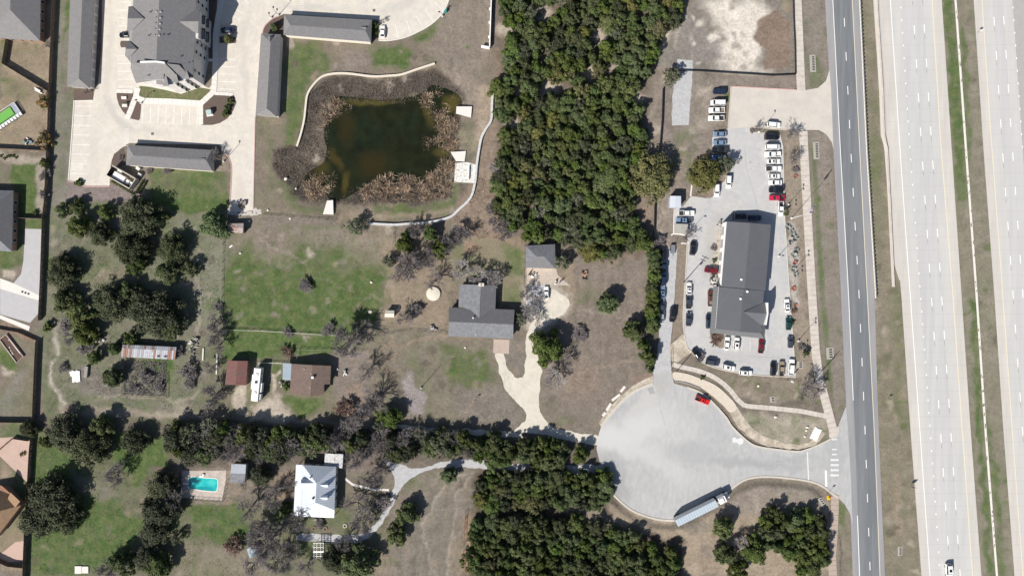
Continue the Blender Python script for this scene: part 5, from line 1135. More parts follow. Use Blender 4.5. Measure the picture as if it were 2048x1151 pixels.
# --- small outbuildings
def shed(name, label, cat, c4, e, r, mroof, mwall, axis='y', hip=0, seams=0, mroof2=None, win=1, asym=.5):
    t, P = hip_block(name, label, cat, c4, e, r, hip, hip, mroof, mwall, mroof2, axis=axis, oh=.2, seams=seams, asym=asym)
    if win: opening(t, P[2], P[3], math.hypot(P[2][0]-P[3][0], P[2][1]-P[3][1])/2, .05, 1.0, 2.0, 'door', M_whitewall, out=1)
    return t, P
shed('red_carport', 'oxide red ribbed metal roof shelter left of the white camper', 'carport', ((455, 720.5), (495.5, 721.5), (492, 770), (450, 768.5)), 2.9, .6, M_redmetal, M_woodf, seams=.45)
shed('garage', 'small grey hip roofed garage with stained concrete pad', 'garage', ((1051, 491), (1110, 488), (1111, 537), (1051, 535)), 2.8, 1.7, M_shingle_g, M_creamwall, 'x', hip=.38, mroof2=M_shingle)
shed('pool_shed', 'small shed with a half white half grey roof beside the pool', 'shed', ((463, 926.5), (492, 928), (489.5, 965.5), (459.5, 964)), 2.6, .9, M_whiteroof, M_creamwall, 'x', mroof2=M_shingle_g)
shed('garden_shed', 'small cream garden shed near the bare trees west of the grey house', 'shed', ((771, 620), (788.5, 620.5), (788, 634), (769, 633.5)), 2.2, .5, mat('cream_metal_roof', (.62, .58, .49), var=.05), M_creamwall, 'x')
shed('flat_roof_shed', 'low shed with a mottled white flat roof behind the white roofed house', 'shed', ((650, 906), (686.5, 907.5), (684.5, 936), (648.5, 929)), 2.5, .12, mat('mottled_white_roof', (.58, .58, .58), var=.15, scale=.8, spots=((.22, .22, .22), .5, .56)), M_greywall)
shed('brick_shed', 'little shed with a patchwork red and grey roof below the stub drive', 'shed', ((456, 447), (487, 446), (486, 466), (454, 464)), 2.3, .5, mat('patchwork_roof', (.34, .30, .29), var=.3, scale=.5, spots=((.34, .17, .12), .8, .52)), M_woodf, 'x')
shed('white_service_shelter', 'square bright white roofed shelter by the dealership west edge', 'shelter', ((1340, 391.5), (1362, 392), (1362, 415.5), (1339, 415)), 3.3, .15, M_whiteroof, M_greywall, win=0)
shed('beige_canopy', 'beige flat roof canopy south of the silver pickup at the lot west edge', 'canopy', ((1350, 447), (1376, 448), (1374, 467), (1349, 465)), 1.9, .12, mat('beige_canopy_sheet', (.36, .35, .32), var=.06), M_greywall, win=0)
t, P = shed('rusty_shed', 'long low shed roofed with rusty corrugated iron sheets', 'shed', ((245, 688.5), (353, 693.5), (350, 718.5), (242, 713)), 2.3, .35, M_rusty, M_woodf2, 'x', asym=.3, win=0)
# corrugated sheets laid side by side, every one its own object
M_ir = [mat('iron_sheet_grey', (.36, .38, .43), rough=.5, var=.12, scale=.5), mat('iron_sheet_rust', (.27, .15, .12), rough=.7, var=.2, scale=.5), mat('iron_sheet_pale', (.42, .45, .50), rough=.5, var=.1, scale=.6, spots=((.28, .16, .13), .6, .58)), mat('iron_sheet_mixed', (.31, .29, .31), rough=.6, var=.25, scale=.4)]
for k in range(27):
    f0, f1 = k/27+.002, (k+1)/27-.002
    T0 = (245+108*f0, 688.5+5*f0); T1 = (245+108*f1, 688.5+5*f1); B0 = (242+108*f0, 713+5.5*f0); B1 = (242+108*f1, 713+5.5*f1)
    q0 = [T0[j]*.7+B0[j]*.3 for j in (0, 1)]; q1 = [T1[j]*.7+B1[j]*.3 for j in (0, 1)]
    for (a_, b_, c_, d_, h1, h2) in ((T0, T1, q1, q0, 2.36, 2.74), (q0, q1, B1, B0, 2.74, 2.36)):
        b = MB(); z = rnd.uniform(0, .03); pts = [(*gh(*a_, h1), h1+z), (*gh(*b_, h1), h1+z), (*gh(*c_, h2), h2+z), (*gh(*d_, h2), h2+z)]
        b.add(pts+[(x, y, zz-.03) for x, y, zz in pts], [(0, 3, 2, 1), (4, 5, 6, 7), (0, 1, 5, 4), (1, 2, 6, 5), (2, 3, 7, 6), (3, 0, 4, 7)][::-1]); put(b, 'iron_sheet', rnd.choice(M_ir[:1]*3+M_ir[1:]*2), t)
for P in ((317, 712), (331, 712.5)): b = MB(); b.box((*gh(*P, 2.5), 2.72), (.9, .5, .1)); put(b, 'roof_hole_cover', M_darkmetal, t)
b = MB()
# --- houses cut by the left edge
t, P = hip_block('tract_house', 'grey hip roofed house in the top left corner', 'house', ((-40, -60), (82, -60), (80, 82), (-40, 74)), 3.0, 3.4, .3, .42, M_shingle_lit, M_brick, M_shingle)
openings_along(t, P, 2, (.9,), 3.5); openings_along(t, P, 1, (.9,), 3.5, out=-1)
t, P = hip_block('tract_house', 'grey roofed house at the left edge with long east slope', 'house', ((-60, 379), (27, 381), (24, 503), (-60, 498)), 3.0, 3.2, .3, .3, M_shingle_g, M_brick, M_shingle)  # darker shingles on the east slope put its shade into the colour
openings_along(t, P, 1, (.9,), 3.5, out=-1)
t, P = hip_block('tract_house', 'tan hip roofed house at the bottom left edge', 'house', ((-70, 985), (8, 972), (42, 1010), (-10, 1078)), 3.0, 3.0, .35, .35, M_shingle_t, M_brick)
slope(t, ((20, 985, 4.4), (8, 1012, 3.1), (0, 985, 3.6)), [(21, 984), (40, 1002), (28, 1017), (7, 1014)], M_shingle_t, 'dormer_roof')
slope(t, ((1, 970, 4.4), (20, 985, 3.3), (-8, 985, 3.6)), [(-5, 968), (4, 971), (20, 985), (8, 1012), (-4, 998)], mat('brown_roof_tiles', (.24, .13, .085), var=.15, scale=.4), 'dormer_roof')
# --- trash enclosure
t = root_at('trash_enclosure', 'tall grey walled trash enclosure south of the apartment drive', 'enclosure', 250, 358)
OUT = [(221.5, 354), (268, 381.5), (279, 361), (276, 356)]; b = MB(); P = [g(*p) for p in ((221, 353), (266, 379), (278.5, 360))]
strip(b, P, .25, 0, 2.6); put(b, 'enclosure_wall', M_creamwall, t)
b = MB(); strip(b, [g(278.5, 360), g(255, 346), g(233, 334)], .25, 0, 2.6); put(b, 'enclosure_wall', M_creamwall, t)
b = MB(); strip(b, [g(232, 334), g(221, 352.5)], .12, .1, 2.4); put(b, 'gate', M_darkmetal, t)
t = root_at('trash_compactor', 'long white trash compactor inside the grey walled enclosure', 'container', 249, 359)
for (u, w, l, h) in ((-1.3, 4.6, 2.2, 1.7), (2.1, 1.1, 1.6, 1.5), (3.4, 1.0, 1.3, 1.3)):
    gx, gy = g(249, 359); ang = -.53; b = MB(); b.box((gx+u*math.cos(ang), gy+u*math.sin(ang), h/2), (w, l, h), ang, top=.97); put(b, 'container_body' if w > 2 else 'motor_housing', M_whitewall, t)
for (x, y, s, l) in ((279, 338, 1.1, 'white utility cabinet nearest the southern garage block'), (282, 350, 1.0, 'white utility cabinet beside the trash enclosure'), (242, 344, 1.2, 'long pale bin by the north wall inside the trash enclosure')):
    t = root_at('utility_cabinet', l, 'cabinet', x, y, 'white cabinets round the trash enclosure'); b = MB(); b.box((*g(x, y), .55), (s*1.2, s*.8, 1.1), -.6); put(b, 'cabinet_body', M_whitewall, t)
    b = MB(); b.box((*g(x, y), 1.13), (s*1.3, s*.9, .07), -.6); put(b, 'lid', M_white_conc, t)
t = root_at('transformer', 'green and white transformer box in the large mulch bed', 'transformer', 421, 226)
b = MB(); b.box((*g(420, 227), .1), (2.4, 2.0, .2), .15); put(b, 'pad', M_white_conc, t); b = MB(); b.box((*g(421, 226), .95), (1.9, 1.5, 1.5), .15, top=.96); put(b, 'cabinet_body', plain('pale_green_steel', (.42, .52, .50), .4), t)
for (x, y, l) in ((249, 196, 'upper pale utility box in the curved mulch bed'), (250.5, 211.5, 'lower pale utility box in the curved mulch bed')):
    t = root_at('utility_box', l, 'utility box', x, y, 'utility boxes in the curved mulch bed'); b = MB(); b.box((*g(x, y), .25), (1.8, 1.0, .5), 0); put(b, 'lid', M_white_conc, t)
# --- swimming pool, pool-like garden feature, tank, planter, pergola
t = root_at('swimming_pool', 'turquoise swimming pool with white coping in a stone deck', 'pool', 407, 968)
PO = [(379, 954), (390, 952), (410, 954.5), (432, 956), (436, 962), (435, 976), (431, 982), (410, 981), (390, 978), (378, 976), (376, 965)]
PG_ = catmull([g(*p) for p in PO], n=4); b = MB(); strip(b, PG_+[PG_[0]], .35, .02, .10); put(b, 'coping', M_white_conc, t)
b = MB(); tri = tessellate_polygon([[Vector((x, y, 0)) for x, y in PG_]]); b.add([(x, y, .05) for x, y in PG_], [fix(q, PG_) for q in tri]); put(b, 'water', M_poolw, t)
b = MB(); b.box((*g(404, 951), .5), (1.4, .5, .1)); b.box((*g(407, 948), .25), (.8, .5, .5)); put(b, 'diving_board', M_whitewall, t)
b = MB(); b.box((*g(372, 966), .2), (1.9, .6, .3)); tag(put(b, 'pool_bench', M_whitewall, root_at('pool_bench_base', 'white bench at the left end of the swimming pool', 'bench', 372, 966)), None)
t = root_at('raised_pool', 'raised garden pool with bright green surface and white slatted frame', 'pool', 14, 232)
ang = math.radians(34); gx, gy = g(13, 232)
def lo(u, v): return (gx+u*math.cos(ang)-v*math.sin(ang), gy+u*math.sin(ang)+v*math.cos(ang))
b = MB(); b.prism([lo(-5, -1.5), lo(3.2, -1.5), lo(3.2, 1.5), lo(-5, 1.5)], 0, .9); put(b, 'pool_body', plain('bright_green_vinyl', (.16, .42, .09), .35), t)
for (a_, c_) in ((lo(-5.5, -2.3), lo(5.3, -2.3)), (lo(5.3, -2.3), lo(5.3, 2.0)), (lo(5.3, 2.0), lo(-5.5, 2.0))):
    b = MB(); strip(b, [a_, c_], .12, .95, 1.1); put(b, 'rail', M_whitewall, t)
b = MB(); b.prism([lo(-5.6, -3.0), lo(5.5, -3.0), lo(5.5, -1.8), lo(-5.6, -1.8)], .5, .62); b.prism([lo(3.4, -1.7), lo(5.4, -1.7), lo(5.4, 2.1), lo(3.4, 2.1)], .5, .62); put(b, 'deck', mat('blue_grey_deck', (.30, .33, .38), var=.1), t)
for k in range(9): b = MB(); p = lo(-5+k*1.25, -2.75); b.box((*p, .75), (.8, .9, .5), ang); put(b, 'slat_panel', M_whitewall, t)
t = root_at('round_tank', 'round cream stock tank cover in the yard left of the grey house', 'tank', 867, 587)
b = MB(); b.lathe([(2.5, 0), (2.5, .55), (2.35, .62), (1.2, .78), (.1, .85)], 28, (*g(867, 587), 0)); put(b, 'tank_body', mat('cream_tank', (.64, .59, .50), var=.12, scale=.8), t)
t = root_at('planter', 'long brown raised planter box with pale rim and stones', 'planter', 25, 696)
b = MB(); P = [g(*p) for p in ((1.5, 678.5), (14, 668), (48.5, 712), (35, 724))]; strip(b, P+[P[0]], .22, 0, .7); put(b, 'rim', mat('pale_pink_timber', (.56, .46, .40), var=.1), t)
b = MB(); b.prism(P, 0, .35); put(b, 'soil', mat('dark_brown_soil', (.10, .062, .05), var=.2), t)
b = MB(); strip(b, [g(18, 680), g(21, 678.5), g(42, 706)], .12, .35, .6); put(b, 'divider', M_whitewall, t)
for P in ((21, 694), (23.5, 700), (26, 704), (28, 707)): b = MB(); b.box((*g(*P), .42), (.5, .5, .3), .5, top=.7); put(b, 'stone', M_rock, t)
t = root_at('pergola', 'small white timber pergola below the gravel drive of the white roofed house', 'pergola', 637, 1101)
for x in (629, 646): 
    for y in (1086, 1115): b = MB(); b.box((*g(x, y), 1.2), (.15, .15, 2.4)); put(b, 'post', M_whitewall, t)
for x in (628, 633.5, 641, 646.5): b = MB(); strip(b, [gh(x, 1084, 2.5), gh(x, 1117, 2.5)], .16, 2.4, 2.55); put(b, 'beam', M_whitewall, t)
for k in range(8): b = MB(); y = 1085+k*4.4; strip(b, [gh(626.5, y, 2.6), gh(648, y, 2.6)], .18 if k != 4 else .6, 2.56, 2.66); put(b, 'rafter', M_whitewall if k % 2 == 0 else M_woodf2, t)
t = root_at('blue_tarp', 'pale blue tarp sheet under the bare trees south of the lawn', 'tarp', 505, 1100)
b = MB(); p = [gh(*q, z) for q, z in (((493, 1096), 1.0), ((511, 1088), 1.6), ((517, 1108), 1.2), ((500, 1116), .7))]; b.add([(*q, z) for q, z in zip(p, (1.0, 1.6, 1.2, .7))]+[(*q, z-.05) for q, z in zip(p, (1.0, 1.6, 1.2, .7))], [(3, 2, 1, 0), (4, 5, 6, 7), (0, 1, 5, 4), (1, 2, 6, 5), (2, 3, 7, 6), (3, 0, 4, 7)]); put(b, 'tarp_sheet', plain('blue_tarp', (.20, .28, .34), .6), t)
# --- loose things lying about
def slab(name, label, cat, px, py, w, l, h, rz, m, group=None, n=1, z=0):
    t = root_at(name, label, cat, px, py, group)
    for k in range(n):
        b = MB(); gx, gy = g(px, py); b.box((gx+(k-(n-1)/2)*w/n*math.cos(rz), gy+(k-(n-1)/2)*w/n*math.sin(rz), z+h/2+k*.02), (w/n*.94, l*(1-.1*(k % 2)), h), rz); put(b, 'panel', m, t)
    return t
slab('sheet_stack', 'stack of bright white metal sheets lying in the scrub', 'sheet metal', 153, 752, 2.9, 4.3, .3, .05, M_whitewall, n=4)
slab('sheet_stack', 'small white sheet beside the stack of white sheets', 'sheet metal', 143.5, 747, 1.1, 1.8, .25, .3, M_whitewall)
slab('old_door', 'pale weathered door leaning on scrub right of the white sheets', 'door', 174.5, 743, 1.2, 4.0, .9, -.1, M_woodf2)
slab('beam', 'long pale beam lying beside the western tree line', 'beam', 406.5, 708, .5, 4.4, .3, -.05, M_white_conc)
slab('beam', 'long white beam below the first one by the bare shrubs', 'beam', 434, 727, .5, 7.4, .3, -.03, M_white_conc)
slab('fallen_board', 'short white board lying below the patchwork shed', 'board', 462, 492.5, 1.4, .5, .12, .6, M_whitewall)
slab('concrete_slab', 'bright white slab by the side road junction', 'slab', 1631, 867, 2.7, 4.6, .25, -.45, M_whitewall, n=3)
slab('concrete_slab', 'mottled pale slab at the bottom left lawn edge', 'slab', 164, 1138, 5.0, 2.7, .3, 0, M_white_conc, n=2)
for k, (x, y, l) in enumerate(((1614, 853.5, 'northernmost white rock by the white slab'), (1612.5, 860, 'middle white rock by the white slab'), (1609.5, 872, 'southernmost white rock by the white slab'), (1551, 833, 'pale rock beside the curving footpath'), (1516.5, 771, 'small white rock south of the parked white cars'), (536, 420, 'white rock south of the pond left of the inlet slab'), (580.5, 437, 'round white stone on the fence line south of the pond'), (572, 357.5, 'large white rock on the dark west bank of the pond'), (592, 377, 'small white rock on the south west bank of the pond'), (743, 564, 'lone white rock at the east edge of the pasture'), (481, 506, 'white rock in the north west of the pasture'), (499, 442, 'white block right of the patchwork shed'), (930.5, 694.5, 'white tub on the lawn below the grey roofed house'), (741, 623, 'white drum beside the bare trees at the pasture edge'), (675, 737.5, 'white tank at the east side of the brown house'))):
    o = MB(); o.lathe([(.55, -.1), (.6, .2), (.45, .45), (.15, .55)], 8, (0, 0, 0)); q = o.build('rock', M_rock); q.location = (*g(x, y), 0); s = (1.0, .8, .8, 1.0, .9, .8, .8, 1.2, .7, .9, .8, .8, .75, 1.3, .9)[k]; q.scale = (s, s*.8, s*.8); q.rotation_euler.z = k; tag(q, l, 'rock')
# debris heap along the old shed, junk by the service bay
for (cx, cy, nx, ny, n, l, nm) in ((388, 700, 8, 24, 26, 'heap of grey metal scrap at the end of the rusty shed', 'scrap_heap'), (1426, 560, 6, 12, 22, 'jumbled equipment beside the dealership service wall', 'equipment_pile'), (1440, 446, 4, 6, 8, 'small heap of dark parts at the dealership north west corner', 'parts_pile'), (484, 408, 9, 7, 14, 'pile of pallets and planks at the end of the stub drive', 'pallet_pile'), (1142, 548, 0, 0, 0, '', ''), (868, 655, 6, 4, 9, 'grey garden equipment left of the grey roofed house', 'garden_equipment'), (1068, 549, 6, 5, 8, 'white and dark garden machine on the garage pad', 'garden_machine'), (1170, 549, 5, 8, 9, 'orange brown dismantled trailer frame in the brown field', 'trailer_frame'), (56, 283, 8, 6, 8, 'blue and white overturned dinghy and play gear by the fence', 'play_gear'), (689, 744, 3, 4, 5, 'pair of dark folding chairs in the yard of the brown house', 'garden_chairs'), (563, 768, 2, 5, 5, 'white and grey appliance beside the brown house', 'appliance'), (205, 675, 10, 6, 9, 'scattered pale planks among the scrub oaks', 'plank_pile')):
    if not n: continue
    t = root_at(nm, l, nm.replace('_', ' '), cx, cy); rr = random.Random(cx)
    ms = {'trailer_frame': [mat('orange_timber', (.42, .25, .17), var=.2), M_darkmetal], 'play_gear': [plain('blue_plastic', (.10, .32, .50), .4), M_whitewall, M_darkmetal], 'pallet_pile': [M_woodf, M_woodf2, M_steel, M_darkmetal]}.get(nm, [M_steel, M_darkmetal, M_white_conc, M_woodf2])
    for k in range(n):
        b = MB(); p = g(cx+rr.uniform(-nx, nx), cy+rr.uniform(-ny, ny)); h = rr.uniform(.2, .9)
        b.box((*p, h/2), (rr.uniform(.3, 1.6), rr.uniform(.15, .8), h), rr.uniform(0, 3), top=rr.uniform(.7, 1)); put(b, 'piece', rr.choice(ms), t)
t = root_at('picnic_table', 'white picnic table by the diagonal fence in the top left yard', 'table', 78, 181)
for (dx, dy, w) in ((0, 0, .9), (-.9, .5, .4), (.9, -.5, .4)): b = MB(); gx, gy = g(78, 181); b.box((gx+dx*.6, gy+dy*1.2-.2, .7 if w > .5 else .4), (1.9, w, .08), -.5); put(b, 'table_top' if w > .5 else 'bench_board', M_whitewall, t)
for x in (79, 88): pass
# ------------------------------------------------------------------ vehicles
PAINT = {n: plain(n+'_car_paint', c, .25, mt, .5, .7) for n, c, mt in (
    ('white', (.80, .80, .79), 0), ('silver', (.42, .46, .51), .3), ('silver_blue', (.22, .32, .46), .3), ('black', (.012, .013, .017), 0),
    ('navy', (.018, .028, .065), .1), ('dark_grey', (.055, .065, .09), .2), ('dark_green', (.015, .055, .055), .2), ('red', (.62, .02, .02), 0),
    ('crimson', (.48, .02, .06), 0), ('maroon', (.16, .012, .022), .1), ('tan', (.36, .30, .20), .2), ('brown', (.13, .055, .045), .2), ('blue', (.07, .17, .36), .2))}
def loft(b, st, mi=0):
    """st: list of (x, halfwidth_low, z_low, halfwidth_mid, z_mid, halfwidth_top, z_top)"""
    vs = []
    for x, a, za, m, zm, t, zt in st: vs += [(x, -a, za), (x, -m, zm), (x, -t, zt), (x, t, zt), (x, m, zm), (x, a, za)]
    fs = []; n = len(st)
    for i in range(n-1):
        for k in range(6): fs.append((i*6+k, i*6+(k+1) % 6, (i+1)*6+(k+1) % 6, (i+1)*6+k))
    fs.append(tuple(range(6))); fs.append(tuple((n-1)*6+k for k in range(5, -1, -1)))
    b.add(vs, [f[::-1] for f in fs], mi)
SHAPES = {   # length, width, belt height, roof height, windscreen base/top x, rear glass top/base x, hood height, tail height
    'sedan': (4.75, 1.84, .92, 1.44, (1.05, .35), (-1.15, -1.85), .86, .98),
    'suv':   (4.75, 1.92, 1.05, 1.74, (1.15, .55), (-1.95, -2.25), 1.02, 1.06),
    'hatch': (4.2, 1.78, .95, 1.5, (1.0, .35), (-1.5, -1.95), .90, .98),
    'van':   (5.2, 2.0, 1.2, 2.0, (1.75, 1.2), (-2.35, -2.5), 1.1, 1.2)}
CARMESH = {}
def car_parts(kind):
    if kind in CARMESH: return CARMESH[kind]
    parts = []          # (name, MB, material or 'paint', children)
    if kind.startswith('pickup'):
        L, W = 5.7, 1.98; hx = L/2
        b = MB(); loft(b, [(hx, .75, .45, .88, .7, .72, .92), (hx-.25, .93, .35, .99, .75, .88, 1.03), (1.35, .96, .32, .99, .8, .90, 1.10), (-.95, .96, .32, .99, .8, .92, 1.08)])
        parts.append(('body', b, 'paint', []))
        bed = MB()
        for y in (-1, 1): bed.box((-1.92, y*.90, .80), (1.86, .14, .68))
        bed.box((-2.80, 0, .78), (.10, 1.9, .64)); bed.box((-.98, 0, .8), (.08, 1.7, .66))
        fl = MB(); fl.box((-1.9, 0, .58), (1.76, 1.66, .12))
        parts.append(('bed', bed, 'paint', [('bed_floor', fl, {'pickup_cover': M_blackp, 'pickup': M_blackp, 'pickup_tan': M_mulch2, 'pickup_white': M_white_conc}[kind] if kind != 'pickup_cover' else M_blackp)]))
        if kind == 'pickup_cover': cv = MB(); cv.box((-1.9, 0, 1.12), (1.8, 1.78, .05)); parts.append(('bed_cover', cv, M_blackp, []))
        ws, rg, belt, roof = (1.35, .72), (-.72, -.95), 1.08, 1.86
        W2 = .92
    else:
        L, W, belt, roof, ws, rg, hood, tail = SHAPES[kind]; hx = L/2; w = W/2; W2 = w-.05
        b = MB(); loft(b, [(hx, w*.72, .42, w*.82, .62, w*.66, hood-.2), (hx-.28, w*.93, .32, w*.98, .68, w*.86, hood-.05), (ws[0], w*.96, .28, w, .72, w*.90, belt),
                           (rg[1], w*.96, .28, w, .75, w*.90, belt), (-hx+.22, w*.92, .34, w*.97, .75, w*.86, tail), (-hx, w*.78, .42, w*.86, .7, w*.72, tail-.12)])
        parts.append(('body', b, 'paint', []))
    # glasshouse
    gl = MB(); t = W2-.20
    gl.add([(ws[0], -W2+.04, belt-.02), (ws[0], W2-.04, belt-.02), (rg[1], W2-.04, belt-.02), (rg[1], -W2+.04, belt-.02), (ws[1], -t, roof-.05), (ws[1], t, roof-.05), (rg[0], t, roof-.05), (rg[0], -t, roof-.05)],
           [(0, 1, 2, 3), (7, 6, 5, 4), (0, 4, 5, 1), (1, 5, 6, 2), (2, 6, 7, 3), (3, 7, 4, 0)])
    parts.append(('windows', gl, M_glass, []))
    rf = MB(); xm = (ws[1]+rg[0])/2; ln = ws[1]-rg[0]
    rf.add([(ws[1]+.05, -t-.03, roof-.07), (ws[1]+.05, t+.03, roof-.07), (rg[0]-.05, t+.03, roof-.07), (rg[0]-.05, -t-.03, roof-.07), (ws[1]-.12, -t+.1, roof), (ws[1]-.12, t-.1, roof), (rg[0]+.12, t-.1, roof), (rg[0]+.12, -t+.1, roof)],
           [(0, 1, 2, 3), (7, 6, 5, 4), (0, 4, 5, 1), (1, 5, 6, 2), (2, 6, 7, 3), (3, 7, 4, 0)])
    parts.append(('roof', rf, 'paint', []))
    pl = MB()
    for y in (-1, 1):
        pl.bar((ws[0]-.02, y*(W2-.05), belt), (ws[1], y*t, roof-.06), .045, 4); pl.bar((rg[1]+.02, y*(W2-.05), belt), (rg[0], y*t, roof-.06), .06, 4); pl.bar((xm, y*(W2-.03), belt), (xm, y*(t+.01), roof-.06), .05, 4)
    parts.append(('pillars', pl, 'paint', []))
    for y in (-1, 1):
        for x in (hx-.95, -hx+1.0):
            b = MB(); b.bar((x, y*(W/2-.24), .34), (x, y*(W/2-.01), .34), .34, 12); r = MB(); r.bar((x, y*(W/2-.02), .34), (x, y*(W/2+.01), .34), .21, 8)
            parts.append(('tyre', b, M_tyre, [('rim', r, M_rim)]))
        b = MB(); b.box((hx-.14, y*(W*.33), .70), (.20, .34, .14)); parts.append(('headlight', b, M_lamp, []))
        b = MB(); b.box((-hx+.06, y*(W*.37), .82), (.14, .28, .16)); parts.append(('tail_light', b, M_tail, []))
        b = MB(); b.box((ws[0]-.25, y*(W/2+.08), belt+.04), (.14, .22, .14)); parts.append(('mirror', b, 'paint', []))
    out = [(n, q.mesh(n, PAINT['white'] if m == 'paint' else m), m == 'paint', [(cn, cq.mesh(cn, cm)) for cn, cq, cm in ch]) for n, q, m, ch in parts]
    sr = MB(); sr.box((xm+ln*.1, 0, roof+.005), (min(.95, ln*.4), .85, .02)); out_sr = sr.mesh('sunroof', M_glass)
    CARMESH[kind] = (out, out_sr); return CARMESH[kind]
PM = {}
def painted(me, colour):
    k = (me.name, colour)
    if k not in PM: c = me.copy(); c.materials.clear(); c.materials.append(PAINT[colour]); PM[k] = c
    return PM[k]
def car(px, py, head, kind, colour, label, group=None, sunroof=False, scale=1.0):
    nm, cat = {'sedan': ('sedan', 'car'), 'suv': ('suv', 'car'), 'hatch': ('hatchback', 'car'), 'van': ('van', 'van')}.get(kind, ('pickup_truck', 'pickup truck'))
    t = thing(nm, label, cat, (*g(px, py), .014), math.radians(head), group); t.scale = (scale,)*3
    out, sr = car_parts(kind)
    for n, me, p, ch in out:
        o = bpy.data.objects.new(n, painted(me, colour) if p else me); COL.objects.link(o); o.parent = t
        for cn, cm in ch: q = bpy.data.objects.new(cn, cm); COL.objects.link(q); q.parent = o
    if sunroof: q = bpy.data.objects.new('sunroof', sr); COL.objects.link(q); q.parent = t
    return t
G1, G2, G3, G4, G5 = 'cars along the west side of the driveway', 'cars in the eastern row of the lot', 'cars parked along the hedge', 'cars round the south of the lot', 'cars along the inner west side of the lot'
